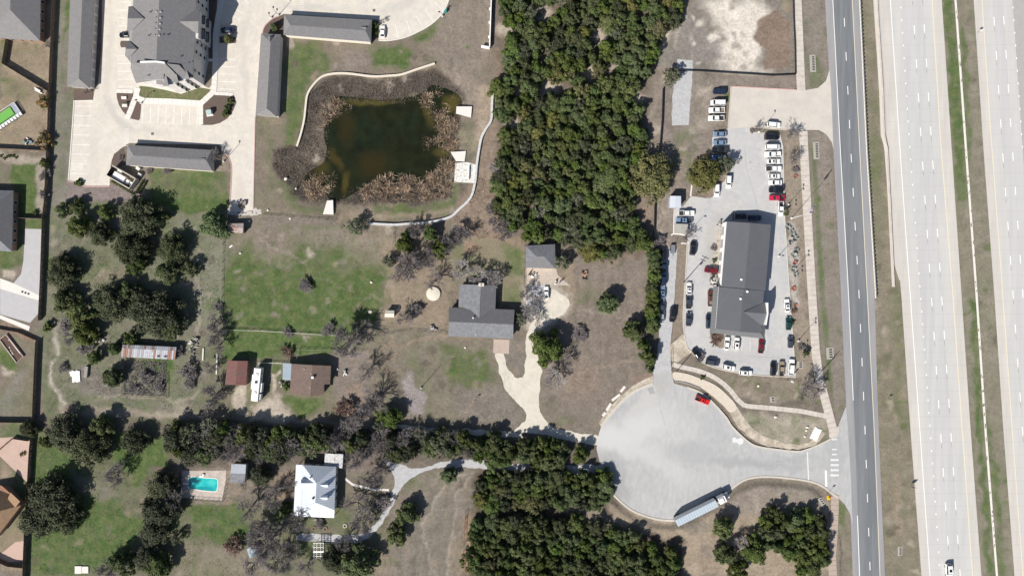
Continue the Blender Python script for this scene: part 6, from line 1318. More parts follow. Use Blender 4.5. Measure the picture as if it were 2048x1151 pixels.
for a in (
    (1438, 184, 180, 'suv', 'navy', 'navy car northernmost of the column west of the driveway', G1),
    (1434.5, 206.5, 180, 'van', 'white', 'white box van second from the top west of the driveway', G1),
    (1432, 221.5, 180, 'pickup_tan', 'white', 'white pickup with a bare tan bed west of the driveway', G1),
    (1431, 237.5, 180, 'pickup', 'white', 'white pickup with a dark bed west of the driveway', G1),
    (1438.5, 269, 180, 'sedan', 'silver_blue', 'silver blue sedan below the gap in the western column', G1),
    (1438, 286, 180, 'sedan', 'silver_blue', 'silver blue sedan directly above the black pickup', G1),
    (1439, 300.5, 180, 'pickup_cover', 'black', 'black pickup just above the olive tree shade', G1),
    (1436, 316, 180, 'sedan', 'blue', 'blue sedan half hidden in the shade of the olive tree', G1),
    (1455.5, 364, -92, 'suv', 'white', 'white car nosing out from under the eastern olive tree', None),
    (1432, 381, -90, 'suv', 'white', 'white car nose showing below the western olive tree', None),
    (1546, 250.5, -5, 'suv', 'white', 'white car parked alone beside the driveway planting bed', None),
    (1541.5, 275, 0, 'van', 'black', 'black van at the top of the eastern row', G2),
    (1543.5, 295, 0, 'van', 'white', 'white van directly below the black van', G2),
    (1543.5, 309.5, 180, 'pickup_white', 'white', 'long white pickup with a pale bed in the eastern row', G2),
    (1546, 323.5, 0, 'sedan', 'white', 'white sedan with sunroof above the white pickup with black bed', G2, True),
    (1545.5, 338, 0, 'pickup_cover', 'white', 'white pickup with a black covered bed in the eastern row', G2),
    (1547, 353, 0, 'hatch', 'white', 'small white hatchback with sunroof in the eastern row', G2, True),
    (1549, 365.5, 180, 'sedan', 'white', 'white sedan directly above the black suv', G2),
    (1550.5, 380, 180, 'suv', 'black', 'black suv directly above the red pickup', G2, False, 1.08),
    (1552, 396, 180, 'pickup', 'crimson', 'crimson pickup at the foot of the eastern row', G2, False, .95),
    (1560, 418, -92, 'pickup', 'white', 'white pickup standing crosswise at the lot edge by the flagpole', None, False, .93),
    (1372, 426.5, 0, 'pickup', 'white', 'white crew cab pickup facing right near the white shelter', None),
    (1367, 441, 180, 'pickup', 'silver_blue', 'silver blue pickup facing left beside the beige canopy', None, True),
    (1384.5, 496.5, 84, 'suv', 'black', 'black car alone beside the pole west of the building', None, False, 1.05),
    (1326.8, 509, 90, 'suv', 'black', 'black suv northernmost along the hedge', G3), (1326.6, 533, 90, 'pickup', 'navy', 'navy pickup second along the hedge', G3),
    (1326.2, 556, 90, 'suv', 'navy', 'navy suv third along the hedge', G3), (1324.3, 584, 90, 'sedan', 'silver_blue', 'silver blue sedan fourth along the hedge', G3, True),
    (1323.6, 612, 90, 'sedan', 'dark_grey', 'dark car half under the hedge above a silver one', G3), (1322.6, 630, 90, 'sedan', 'silver', 'silver car southernmost along the hedge', G3),
    (1344, 629, -94, 'suv', 'black', 'black suv standing in the middle of the narrow gravel drive', None, False, 1.08),
    (1377, 577, 90, 'sedan', 'white', 'white sedan northernmost of three on the inner kerb', G5, True), (1376, 602, 90, 'pickup', 'dark_grey', 'dark grey pickup between two sedans on the inner kerb', G5, False, .92),
    (1376.4, 637.5, 88, 'sedan', 'dark_grey', 'dark grey sedan southernmost of three on the inner kerb', G5, False, 1.05),
    (1421, 540.5, 172, 'suv', 'maroon', 'maroon car nosed up beside the dealership service wall', None),
    (1420, 596, 90, 'pickup_tan', 'brown', 'brown pickup tucked against the dealership west awning', None), (1416.4, 642, 90, 'suv', 'navy', 'navy suv tucked against the dealership west awning', None, False, 1.08),
    (1478, 433, 0, 'suv', 'black', 'left dark car in the shade north of the dealership', 'cars in the shade behind the dealership'), (1508, 436, 0, 'suv', 'navy', 'right dark car in the shade north of the dealership', 'cars in the shade behind the dealership'),
    (1452.5, 686, 84, 'sedan', 'white', 'white sedan left of the pair below the south awning', G4), (1471.5, 687, 84, 'suv', 'white', 'white suv with sunroof right of the pair below the south awning', G4, True),
    (1520.5, 691, 86, 'pickup', 'maroon', 'maroon pickup below the south east corner of the awning', G4, False, .9),
    (1394, 709, 124, 'pickup_cover', 'black', 'black pickup slanted at the south west corner of the lot', G4, False, .93), (1423.5, 724, -8, 'suv', 'dark_grey', 'dark grey suv on the south kerb between the slanted pickup and a white suv', G4, False, 1.02),
    (1456, 734, -13, 'suv', 'white', 'white suv with sunroof on the curving south kerb', G4, True, .97), (1490, 744.5, -4, 'suv', 'white', 'white suv easternmost on the curving south kerb', G4, True, .97),
    (1544.5, 736.5, 88, 'suv', 'black', 'black suv leftmost of three in the south east corner', G4), (1561.5, 736, 88, 'pickup', 'tan', 'tan pickup between a black suv and a white pickup', G4, False, .93),
    (1581, 733, 86, 'pickup_white', 'white', 'white pickup rightmost of three in the south east corner', G4),
    (1572.5, 610.5, 94, 'sedan', 'white', 'white sedan with sunroof northernmost on the east kerb', 'cars along the east kerb', True), (1575.5, 646, 90, 'sedan', 'dark_green', 'dark green sedan on the east kerb beside a round bush', 'cars along the east kerb'),
    (1579, 683, 91, 'hatch', 'dark_grey', 'dark grey hatchback southernmost on the east kerb', 'cars along the east kerb'),
    (1403.5, 798.8, -22, 'pickup', 'red', 'bright red pickup parked alone on the cul-de-sac', None, True, .93),
    (1092.5, 585, 92, 'sedan', 'white', 'white sedan parked by the bare trees below the garage pad', None, False, .95),
    (254, 71.5, 180, 'sedan', 'black', 'black car half under the west eave of the apartment block', None), (456.5, 62, 180, 'sedan', 'navy', 'navy car in the shade east of the apartment block', None, False, 1.05),
    (766, 65, 90, 'sedan', 'white', 'white car at the end of the northern garage block', None, False, .95),
    (1895, 1139, -87, 'suv', 'white', 'white car with sunroof driving alone on the highway', None, True, 1.12)):
    car(*a)
# --- fifth wheel camper
t = root_at('camper_trailer', 'long white camper trailer parked between the red carport and brown house', 'camper', 519, 766); rz = math.radians(84)
gx, gy = g(519, 766)
def cl(u, v): return (gx+u*math.cos(rz)-v*math.sin(rz), gy+u*math.sin(rz)+v*math.cos(rz))
def cbox(u, v, z, lu, lv, h, name, m, par=None, top=1): b = MB(); b.box((*cl(u, v), z), (lu, lv, h), rz, top=top); return put(b, name, m, t, par)
body = cbox(0, 0, 2.05, 11.8, 2.5, 2.6, 'body', M_whitewall); cbox(0, 0, 3.40, 11.6, 2.4, .10, 'roof_skin', M_whitewall, body)
cbox(.8, 1.5, 1.9, 5.2, .7, 2.0, 'slide_out', M_whitewall); cbox(-1.0, -1.55, 1.9, 3.2, .8, 2.0, 'slide_out', M_whitewall); cbox(-4.3, -1.5, 1.9, 2.0, .7, 2.0, 'slide_out', M_whitewall)
for u in (3.6, .9, -2.9): cbox(u, 0, 3.55, .8, .8, .26, 'air_conditioner' if u != .9 else 'roof_hatch', M_white_conc if u != .9 else M_darkmetal)
for u in (-.8, -1.8):
    for v in (-1.15, 1.15): b = MB(); p, q = cl(u, v-.1), cl(u, v+.1); b.bar((*p, .4), (*q, .4), .4, 12); put(b, 'wheel', M_tyre, t)
for u in (4, 2, -.5, -3.5): cbox(u, -1.27, 2.3, .9, .06, .6, 'window', M_wglass)
cbox(-5.9, 0, .6, .4, 2.4, .3, 'bumper', M_darkmetal)
# --- semi truck
t = root_at('semi_truck', 'white semi truck with a long ribbed box trailer at the cul-de-sac edge', 'truck', 1388, 1018); gx, gy = g(1388, 1018.5); rz = math.radians(26.3)
cbox(0, 0, 2.55, 16.0, 2.55, 2.75, 'trailer_body', M_whitewall); rf_ = cbox(0, 0, 3.96, 15.95, 2.5, .06, 'trailer_roof', mat('white_trailer_roof', (.38, .45, .52), var=.06, scale=1))
for k in range(16): cbox(-7.5+k, 0, 4.0, .08, 2.45, .05, 'roof_bow', M_whitewall, rf_)
for u in (-7.2, -6.0):
    for v in (-1.05, 1.05): b = MB(); p, q = cl(u, v-.22), cl(u, v+.22); b.bar((*p, .52), (*q, .52), .52, 12); put(b, 'wheel', M_tyre, t)
for v in (-1, 1): cbox(3.4, v*.9, .6, .12, .12, 1.2, 'landing_leg', M_darkmetal)
cbox(-8.0, 0, 2.5, .08, 2.4, 2.6, 'rear_door', M_steel); cbox(-8.05, 0, .6, .1, 2.0, .12, 'underride_bar', M_darkmetal)
cbox(9.0, 0, .8, 6.6, 1.0, .35, 'chassis', M_darkmetal); cab = cbox(10.3, 0, 2.2, 2.7, 2.4, 2.6, 'cab', M_whitewall, top=.94); cbox(9.9, 0, 3.65, 1.9, 2.2, .5, 'wind_deflector', M_whitewall, top=.75)
cbox(12.4, 0, 1.35, 1.9, 2.1, 1.1, 'hood', M_whitewall, top=.85); cbox(11.75, 0, 2.6, .12, 2.1, .9, 'windscreen', M_glass); cbox(13.35, 0, .7, .2, 2.3, .5, 'bumper', M_steel)
for u in (7.0, 8.2, 12.3):
    for v in (-1.05, 1.05): b = MB(); p, q = cl(u, v-.2), cl(u, v+.2); b.bar((*p, .52), (*q, .52), .52, 12); put(b, 'wheel', M_tyre, t)
for v in (-1.35, 1.35): cbox(11.6, v, 2.4, .2, .3, .6, 'mirror', M_darkmetal)
for v in (-.85, .85): cbox(13.3, v, 1.1, .2, .35, .25, 'headlight', M_lamp)
# --- small trailers, bikes
t = root_at('utility_trailer', 'small open mesh utility trailer at the top of the gravel drive', 'trailer', 1345, 498); gx, gy = g(1345, 498); rz = math.radians(90)
cbox(0, 0, .5, 3.0, 1.7, .08, 'deck', M_steel)
for v in (-.85, .85): cbox(0, v, .75, 3.0, .06, .06, 'side_rail', M_darkmetal); cbox(-.2, v*1.15, .32, .6, .2, .6, 'wheel', M_tyre)
cbox(1.5, 0, .8, .06, 1.7, .6, 'tail_gate', M_darkmetal); cbox(-2.0, 0, .45, 1.2, .1, .1, 'draw_bar', M_darkmetal)
def bike(px, py, rzd, label, m):
    global t, gx, gy, rz
    t = root_at('motorcycle', label, 'motorcycle', px, py, 'motorcycles on the garage pad'); gx, gy = g(px, py); rz = math.radians(rzd)
    for u in (-.72, .72): b = MB(); p, q = cl(u, -.07), cl(u, .07); b.bar((*p, .32), (*q, .32), .32, 10); put(b, 'wheel', M_tyre, t)
    cbox(0, 0, .5, .9, .34, .4, 'engine', M_darkmetal); cbox(.15, 0, .85, .6, .36, .28, 'fuel_tank', m); cbox(-.45, 0, .82, .7, .3, .12, 'seat', M_blackp)
    cbox(.55, 0, 1.05, .06, .75, .05, 'handlebar', M_steel); cbox(-.7, 0, .8, .5, .55, .4, 'pannier', m)
bike(1060, 545, 60, 'dark motorcycle near the garage door', M_blackp); bike(1111, 564, 75, 'white motorcycle with luggage beside the white sedan', M_whitewall); bike(1122, 562, 40, 'grey motorcycle rightmost on the garage pad', M_steel)
# ------------------------------------------------------------------ fences, walls, poles
def run_pts(pts, step):
    P = [g(*p) for p in pts]; out = []
    for a, c in zip(P[:-1], P[1:]):
        L = math.hypot(c[0]-a[0], c[1]-a[1]); n = max(1, round(L/step))
        for k in range(n): out.append((a[0]+(c[0]-a[0])*k/n, a[1]+(c[1]-a[1])*k/n))
    out.append(P[-1]); return out
def board_fence(pts, label, h=2.0, m=M_woodf, grp=None, step=2.4):
    P = run_pts(pts, step); t = thing('board_fence', label, 'fence', (*P[0], 0), 0, grp)
    for i, (a, c) in enumerate(zip(P[:-1], P[1:])):
        dx, dy = c[0]-a[0], c[1]-a[1]; L = math.hypot(dx, dy); rz = math.atan2(dy, dx); n = max(3, int(L/.30)); b = MB()
        for k in range(n):
            f = (k+.5)/n; b.box((a[0]+dx*f, a[1]+dy*f, h/2+rnd.uniform(-.02, .02)), (L/n*.93, .03, h), rz)
        for z in (.4, h-.3): b.box((a[0]+dx/2-dy/L*.05, a[1]+dy/2+dx/L*.05, z), (L, .05, .09), rz)
        o = put(b, 'fence_panel', m, t)
        b = MB(); b.box((a[0]-dy/L*.1, a[1]+dx/L*.1, h/2), (.12, .12, h), rz); put(b, 'post', m, t)
    return t
board_fence([(117, -50), (112, 0), (106.5, 115), (104, 182), (101, 280), (99.5, 303), (95.5, 400), (91, 438), (87, 560), (83, 640)], 'tall weathered board fence running down the left side by the apartments')
board_fence([(78, 681), (75, 740), (71, 843), (65, 900), (62, 955)], 'tall board fence right of the planter box yard')
board_fence([(62, 955), (57, 1030), (54, 1099), (52, 1160)], 'dark board fence beside the pink patio at the bottom left')
board_fence([(20, 76), (11, 130)], 'short board fence running down from the top left house')
board_fence([(11, 130), (103, 186)], 'diagonal board fence crossing the top left yards')
board_fence([(-20, 297), (99, 303)], 'board fence between the yards above the gravelled strip')
board_fence([(28, 436), (91, 438)], 'short board fence joining the left edge house to the tall fence')
board_fence([(-20, 842), (70, 843)], 'board fence below the planter box yard')
board_fence([(-10, 908), (28, 875), (60, 880)], 'low board fence above the pink patio', h=1.4)
board_fence([(-10, 1113), (22, 1128), (53, 1131)], 'board fence curving below the southern pink patio')
board_fence([(-10, 655), (40, 664), (78, 681)], 'rusty brown board fence above the planter box yard', h=1.2, m=M_brick)
def wire_fence(pts, label, h=1.2, m=M_steel, step=3.0, rails=(1.15,), pr=.045, name='wire_fence', mesh=None):
    P = run_pts(pts, step); t = thing(name, label, 'fence', (*P[0], 0))
    pb = MB(); pb.box((0, 0, h/2), (pr*2, pr*2, h)); pme = pb.mesh('post', m)
    for p in P: o = bpy.data.objects.new('post', pme); COL.objects.link(o); o.parent = t; o.location = (p[0]-P[0][0], p[1]-P[0][1], 0)
    for z in rails: b = MB(); strip(b, P, .06, z-.03, z+.03); put(b, 'rail', m, t)
    if mesh:
        b = MB(); strip(b, P, .03, .02, h-.1); put(b, 'fabric', mesh, t)
    else:
        b = MB()
        for z in np.arange(.2, h, .25): strip(b, P, .012, z, z+.012)
        put(b, 'wire', m, t)
    return t
wire_fence([(446, 452), (444, 560), (442, 660)], 'thin wire fence on the west side of the green pasture', m=M_woodf2, pr=.07)
wire_fence([(525, 431), (600, 437), (668, 443)], 'thin wire fence on the south side of the pond bank', m=M_woodf2)
wire_fence([(445, 659), (520, 661), (600, 666), (682, 671)], 'pale rail fence between the green pasture and the yard below', m=M_white_conc, rails=(1.15, .6), pr=.06)
wire_fence([(595, 716), (599, 698), (660, 700), (738, 704)], 'thin rail fence behind the brown house', m=M_woodf2)
wire_fence([(519, 737), (519, 724.5), (548, 725), (582, 726.5)], 'white pipe fence between camper and blue porch roof', m=M_whitewall, rails=(1.1, .55), pr=.06)
wire_fence([(787, 453), (785, 500)], 'thin fence at the north east corner of the pasture', m=M_woodf2)
wire_fence([(247, 755), (246, 790), (335, 795), (335, 745)], 'overgrown low fence round the brambly garden plot', m=M_woodf, h=1.0, rails=(.9, .5))
wire_fence([(768, 669), (820, 660), (880, 664), (892, 668)], 'dark low fence on the north side of the lawn path', m=M_darkmetal, h=1.0, rails=(.95,))
wire_fence([(928, 1062), (932, 1020), (928, 1100), (925, 1160)], 'dark wire fence along the red earth strip', m=M_darkmetal)
wire_fence([(362, 942), (362, 996), (446, 1001), (454, 960)], 'dark iron fence round the swimming pool', m=M_darkmetal, h=1.2, rails=(1.15,), step=2)
wire_fence([(597, 1080), (628, 1081)], 'rusty rail by the gravel drive left of the pergola', m=M_brick, h=.8, rails=(.75,), step=2)
wire_fence([(1346, 141), (1400, 143), (1450, 146), (1500, 149), (1545, 152), (1590, 150)], 'black silt fence along the south side of the vacant lot', h=.9, m=M_darkmetal, rails=(.85,), mesh=M_silt, name='silt_fence')
wire_fence([(1590, 150), (1589, 90), (1587, 50), (1585, -20)], 'black silt fence along the east side of the vacant lot', h=.9, m=M_darkmetal, rails=(.85,), mesh=M_silt, name='silt_fence')
wire_fence([(1325, 178), (1323, 240), (1319, 290), (1314, 360), (1309, 400), (1307, 470), (1306, 490)], 'dark fence between the woodland and the dealership verge', h=1.3, m=M_darkmetal, rails=(1.25,), mesh=M_silt, name='silt_fence')
wire_fence([(1342, 740), (1342, 700)], 'short dark fence by the gravel drive mouth', h=1.0, m=M_darkmetal)
wire_fence([(1353, 741), (1382, 706)], 'dark handrail crossing the bank to the lot corner', h=1.1, m=M_darkmetal, rails=(1.05, .6))
wire_fence([(1545, 752), (1560, 757), (1588, 761)], 'dark rail behind the cars in the lot south east corner', h=.9, m=M_darkmetal, rails=(.85,))
wire_fence([(1048, 492), (1048, 573)], 'thin wooden fence left of the garage pad', h=1.3, m=M_woodf, rails=(1.2, .6))
def wall(name, pts, w, h, label, m=M_white_conc, sm=True, cap=None):
    P = [g(*p) for p in pts]; P = catmull(P, False, 4) if sm else P
    t = thing(name, label, 'wall', (*P[0], 0)); b = MB(); strip(b, P, w, -1.2, h); put(b, 'wall_body', m, t)
    b = MB(); strip(b, P, w+.12, h, h+.08); put(b, 'coping', cap or m, t); return t
wall('retaining_wall', [(594.5, 293), (602, 270), (609, 240), (612, 213), (615, 192), (624, 175), (642, 156), (661, 149), (693, 147.5), (745, 153.5), (780, 152), (804, 149.5), (838, 138), (870, 127.7)], .55, .55, 'cream curved retaining wall round the north west of the pond', mat('cream_wall_cap', (.64, .58, .49), var=.06))
wall('retaining_wall', [(985.5, 182), (984, 210), (982.5, 240), (972, 258), (963, 276), (958, 300), (953, 335), (950, 366), (941, 396), (918, 419), (900, 434), (862, 444), (812, 448), (786, 449.5), (738, 447)], .7, .7, 'white block retaining wall curving round the south east of the pond', mat('grey_white_block', (.52, .52, .52), var=.2, scale=.7))
wf = wall('white_fence_wall', [(984, -30), (981.5, 40), (979.5, 97)], .25, 1.7, 'thin white panel wall in the grass left of the woodland', M_whitewall, sm=False)
for y in (20, 47, 76): b = MB(); b.box((*g(981-.03*y, y), .85), (.7, .3, 1.75)); put(b, 'pilaster', M_whitewall, wf)
wall('white_fence_wall', [(963, 95), (979.5, 98)], .35, 1.7, 'short white return wall at the end of the panel wall', M_whitewall, sm=False)
wall('retaining_wall', [(1350, 762), (1374, 766), (1400, 776)], .3, .3, 'dark edged low wall at the top of the cul-de-sac', M_joint)
# poles
def lamp(px, py, h, label, arms=1, rzd=0, grp='parking lot light poles', m=M_steel):
    t = root_at('light_pole', label, 'light pole', px, py, grp); x, y = g(px, py)
    b = MB(); b.lathe([(.32, 0), (.32, .7), (.15, .72)], 10, (x, y, 0)); put(b, 'footing', M_white_conc, t)
    b = MB(); b.bar((x, y, .6), (x, y, h), .10, 8, .06); put(b, 'pole', m, t)
    for k in range(arms):
        a = math.radians(rzd+k*180); b = MB(); b.bar((x, y, h-.1), (x+.5*math.cos(a), y+.5*math.sin(a), h), .04, 5); b.box((x+.75*math.cos(a), y+.75*math.sin(a), h), (.7, .45, .14), a); put(b, 'lamp_head', M_darkmetal, t)
    return t
lamp(1517, 264, 7.4, 'tall light pole in the driveway planting bed', 1, 90); lamp(1576, 409, 7.0, 'twin headed light pole in the east verge nearest the flagpole', 2, 90)
lamp(1590, 537, 6.2, 'light pole in the east verge beside the red agave', 2, 90); lamp(1596, 681, 8.0, 'light pole in the east verge near the square inlet', 2, 90)
lamp(1377, 466, 6.6, 'light pole at the lot west edge beside the canopy', 1, 0); lamp(1557, 512, 6.0, 'light pole east of the dealership wall on the lot', 1, 180)
GA = 'apartment light poles'
lamp(283, 207, 4.8, 'lamp post in the narrow mulch bed below the apartments', 1, 0, GA); lamp(557, 31, 5.4, 'right hand lamp post in the corner bed by the garages', 1, 90, GA)
lamp(543, 36, 2.5, 'short left hand post in the corner bed by the garages', 1, 90, GA); lamp(448, 323, 7.0, 'lamp post at the bend of the stub drive', 1, 90, GA)
lamp(885, 33, 4.0, 'lamp post in the grass outside the outer curve of the apartment drive', 1, 180, GA)
lamp(842, 775, 9.0, 'bare metal pole standing in the middle of the lawn', 0)
t = root_at('flagpole', 'tall white flagpole in the east verge flying a pale purple flag', 'flagpole', 1583, 436); x, y = g(1583, 436)
b = MB(); b.bar((x, y, 0), (x, y, 16.4), .10, 10, .05); put(b, 'pole', M_whitewall, t); b = MB(); b.lathe([(.4, 0), (.4, .3), (.2, .35)], 10, (x, y, 0)); put(b, 'base', M_white_conc, t)
b = MB(); vs = []; n = 12
for i in range(n+1):
    u = i/n*3.6; wv = .28*math.sin(u*2.6)*min(1, u)
    for z in (16.2, 14.1): vs.append((x+u*.50+wv*.86+(16.2-z)*.15*u/3.6, y+u*.86-wv*.50, z-.18*u-(.25*math.sin(u*1.7))))
b.add(vs, [(2*i, 2*i+1, 2*i+3, 2*i+2) for i in range(n)], 0)
f = put(b, 'flag', mat('pale_flag_cloth', (.50, .44, .64), var=.1, scale=2), t)
b = MB(); vs2 = [tuple(Vector(vs[k])+Vector((.03, -.03, .03))) for k in range(len(vs))]
b.add([tuple(Vector(a_).lerp(Vector(c_), f_)) for a_, c_ in zip(vs2[0::2], vs2[1::2]) for f_ in (.25, .55)], [(2*i, 2*i+1, 2*i+3, 2*i+2) for i in range(2, n-3)]); put(b, 'flag_stripe', plain('purple_cloth', (.10, .07, .32), .8), t, f)
def upole(px, py, h, label, arm=1.2, rzd=40):
    t = root_at('utility_pole', label, 'utility pole', px, py, 'wooden utility poles'); x, y = g(px, py); a = math.radians(rzd)
    b = MB(); b.bar((x, y, 0), (x, y, h), .17, 8, .11); put(b, 'pole', M_woodf2, t)
    for z, w in ((h-.4, arm), (h-1.5, arm*.75)):
        b = MB(); b.box((x, y, z), (w*2, .12, .14), a); o = put(b, 'crossarm', M_woodf2, t)
        for s in (-.9, 0, .9): b = MB(); b.lathe([(.06, .07), (.08, .16), (.04, .24)], 6, (x+s*w*math.cos(a), y+s*w*math.sin(a), z)); put(b, 'insulator', M_darkmetal, t, o)
    b = MB(); b.lathe([(.25, 0), (.27, .1), (.27, .9), (.1, 1)], 8, (x+.35*math.cos(a), y+.35*math.sin(a), h-3.0)); put(b, 'transformer_can', M_steel, t)
    return t
upole(1367, 565, 10.2, 'wooden utility pole with crossarms on the earth strip west of the lot', 1.3, -25); upole(1623, 765, 12.0, 'wooden utility pole by the sidewalk south east of the lot', 1.0, 40)
def sign(px, py, h, label, w=1.2, hh=.9, m=None, rzd=0, cat='road sign', face=None):
    t = root_at('road_sign', label, cat, px, py); x, y = g(px, py); a = math.radians(rzd)
    b = MB(); b.bar((x, y, 0), (x, y, h), .05, 6); put(b, 'post', M_steel, t); b = MB(); b.box((x, y, h-hh/2), (w, .04, hh), a); put(b, 'sign_plate', m or M_steel, t)
sign(1821, 971, 2.6, 'added small sign for a dark speck in the grass beside the highway shoulder', 1.4, 1.3); sign(1955, 66, 2.2, 'small white sign on the inner shoulder of the far carriageway', 1.0, .7, M_whitewall)  # the sign in the grass is made up to give a dark speck there
sign(1655, 986, 3.4, 'stop sign post at the corner of the side road and sidewalk', .75, .75, plain('stop_red', (.5, .02, .02), .5)); sign(951, 798, 2.2, 'added small post sign for a dark speck on the lawn above the gravel drive fork', .9, .7, M_darkmetal)  # the lawn post sign is added to stand in for a dark speck
sign(1776, 797, 1.8, 'small dark sign in the grass between frontage road and highway', 1.0, .6, M_darkmetal)
sign(1576, 760, 4.8, 'tall white sign post behind the tan pickup', .6, 2.2, M_whitewall, 90)
b = MB(); x, y = g(1657, 994.5)
t = root_at('fire_hydrant', 'bright yellow fire hydrant at the side road corner', 'hydrant', 1657, 994.5)
b.lathe([(.24, 0), (.24, .08), (.17, .1), (.17, .6), (.24, .62), (.2, .75), (.06, .88)], 10, (x, y, 0)); put(b, 'barrel', plain('hydrant_yellow', (.85, .48, .01), .5), t)
b = MB(); b.bar((x-.3, y, .45), (x+.3, y, .45), .09, 8); b.bar((x, y-.32, .4), (x, y, .4), .11, 8); put(b, 'outlets', bpy.data.materials['hydrant_yellow'], t)
b = MB(); b.box((*g(1657, 994.5), .04), (1.2, 1.4, .08), .1); put(b, 'marker_pad', bpy.data.materials['hydrant_yellow'], t)
t = root_at('utility_pedestal', 'teal pedestal box outside the outer curve of the apartment drive', 'utility box', 891, 25); b = MB(); b.box((*g(891, 25), .6), (1.0, .8, 1.2), .5, top=.9); put(b, 'cabinet_body', plain('teal_steel', (.08, .32, .28), .5), t); b = MB(); b.box((*g(892.5, 21), .5), (.7, .6, 1.0), .5); put(b, 'side_box', bpy.data.materials['teal_steel'], t)
# ------------------------------------------------------------------ vegetation
NR = np.random.RandomState(11)
def quads_mesh(name, C, Nn, size, m, aspect=1.0):
    """n small leaf-sprays: centre C, facing Nn, size per item"""
    n = len(C); T = NR.normal(size=(n, 3)); T -= Nn*(T*Nn).sum(1, keepdims=True); T /= np.linalg.norm(T, axis=1, keepdims=True)+1e-9
    B = np.cross(Nn, T); s = size[:, None]
    V = np.stack([C-T*s-B*s*.55*aspect, C+T*s*.35-B*s*aspect*.75, C+T*s+B*s*.3*aspect, C-T*s*.2+B*s*aspect], 1).reshape(-1, 3)
    me = bpy.data.meshes.new(name); me.vertices.add(n*4); me.vertices.foreach_set('co', V.astype(np.float32).reshape(-1))
    me.loops.add(n*4); me.loops.foreach_set('vertex_index', np.arange(n*4, dtype=np.int32))
    me.polygons.add(n); me.polygons.foreach_set('loop_start', np.arange(0, n*4, 4, dtype=np.int32))
    me.materials.append(m); me.update(); return me
def unit(a): return a/(np.linalg.norm(a, axis=-1, keepdims=True)+1e-9)
def crown_mesh(name, R, Ht, nl, per, leaf, m, flat=.75, base=.22, ragged=.25, cone=0.0):
    cs = []; rs = []
    for i in range(nl):
        f = math.sqrt((i+.5)/nl); a = i*2.39996+NR.uniform(-.5, .5); rr = R*f*NR.uniform(.78, 1.0+ragged)*.86
        top = Ht*(1-(f**(2.2-cone*1.1))*(1-base-.25)) ; z = top*NR.uniform(.80, 1.0)-Ht*.12
        cs.append((rr*math.cos(a), rr*math.sin(a), z)); rs.append(R*NR.uniform(.20, .36)*(1.15-.35*f))
        if f > .45 and NR.rand() < .8: cs.append((rr*.95*math.cos(a+.3), rr*.95*math.sin(a+.3), max(z*.55, Ht*base))); rs.append(R*NR.uniform(.2, .33))
    C = []; N_ = []
    for (x, y, z), r in zip(cs, rs):
        x += NR.normal()*.12*R; y += NR.normal()*.12*R
        k = int(per*(r/(R*.28))**2); d = unit(NR.normal(size=(k, 3))); d[:, 2] = np.where(d[:, 2] < -.3, -d[:, 2], d[:, 2])
        # secondary clumps on each lobe
        cl_ = unit(NR.normal(size=(9, 3))); w_ = (d @ cl_.T).max(1); rad = r*(.62+.50*np.clip((w_-.55)/.45, 0, 1))*NR.uniform(.62, 1.22, k)
        P = d*rad[:, None]; P[:, 2] *= flat; C.append(P+np.array([x, y, z])); N_.append(unit(d+NR.normal(size=(k, 3))*.55+np.array([0, 0, .35])))
    C = np.concatenate(C); N_ = np.concatenate(N_)
    return quads_mesh(name, C, N_, leaf*NR.uniform(.6, 1.35, len(C)), m)
def trunk_mesh(name, R, Ht, m, n=6):
    b = MB(); lean = Vector((NR.uniform(-.1, .1)*R, NR.uniform(-.1, .1)*R, Ht*.38)); b.bar((0, 0, -.15), lean, .05*R+.06, 8, .035*R+.04)
    for i in range(n):
        a = i*2*math.pi/n+NR.uniform(-.4, .4); l = R*NR.uniform(.45, .7); mid = lean+Vector((l*.5*math.cos(a), l*.5*math.sin(a), Ht*.16)); b.bar(lean*NR.uniform(.6, 1), mid, .02*R+.04, 5, .015*R+.02); b.bar(mid, mid+Vector((l*.5*math.cos(a+.3), l*.5*math.sin(a+.3), Ht*.18)), .015*R+.02, 4, .02)
    return b.mesh(name, m)
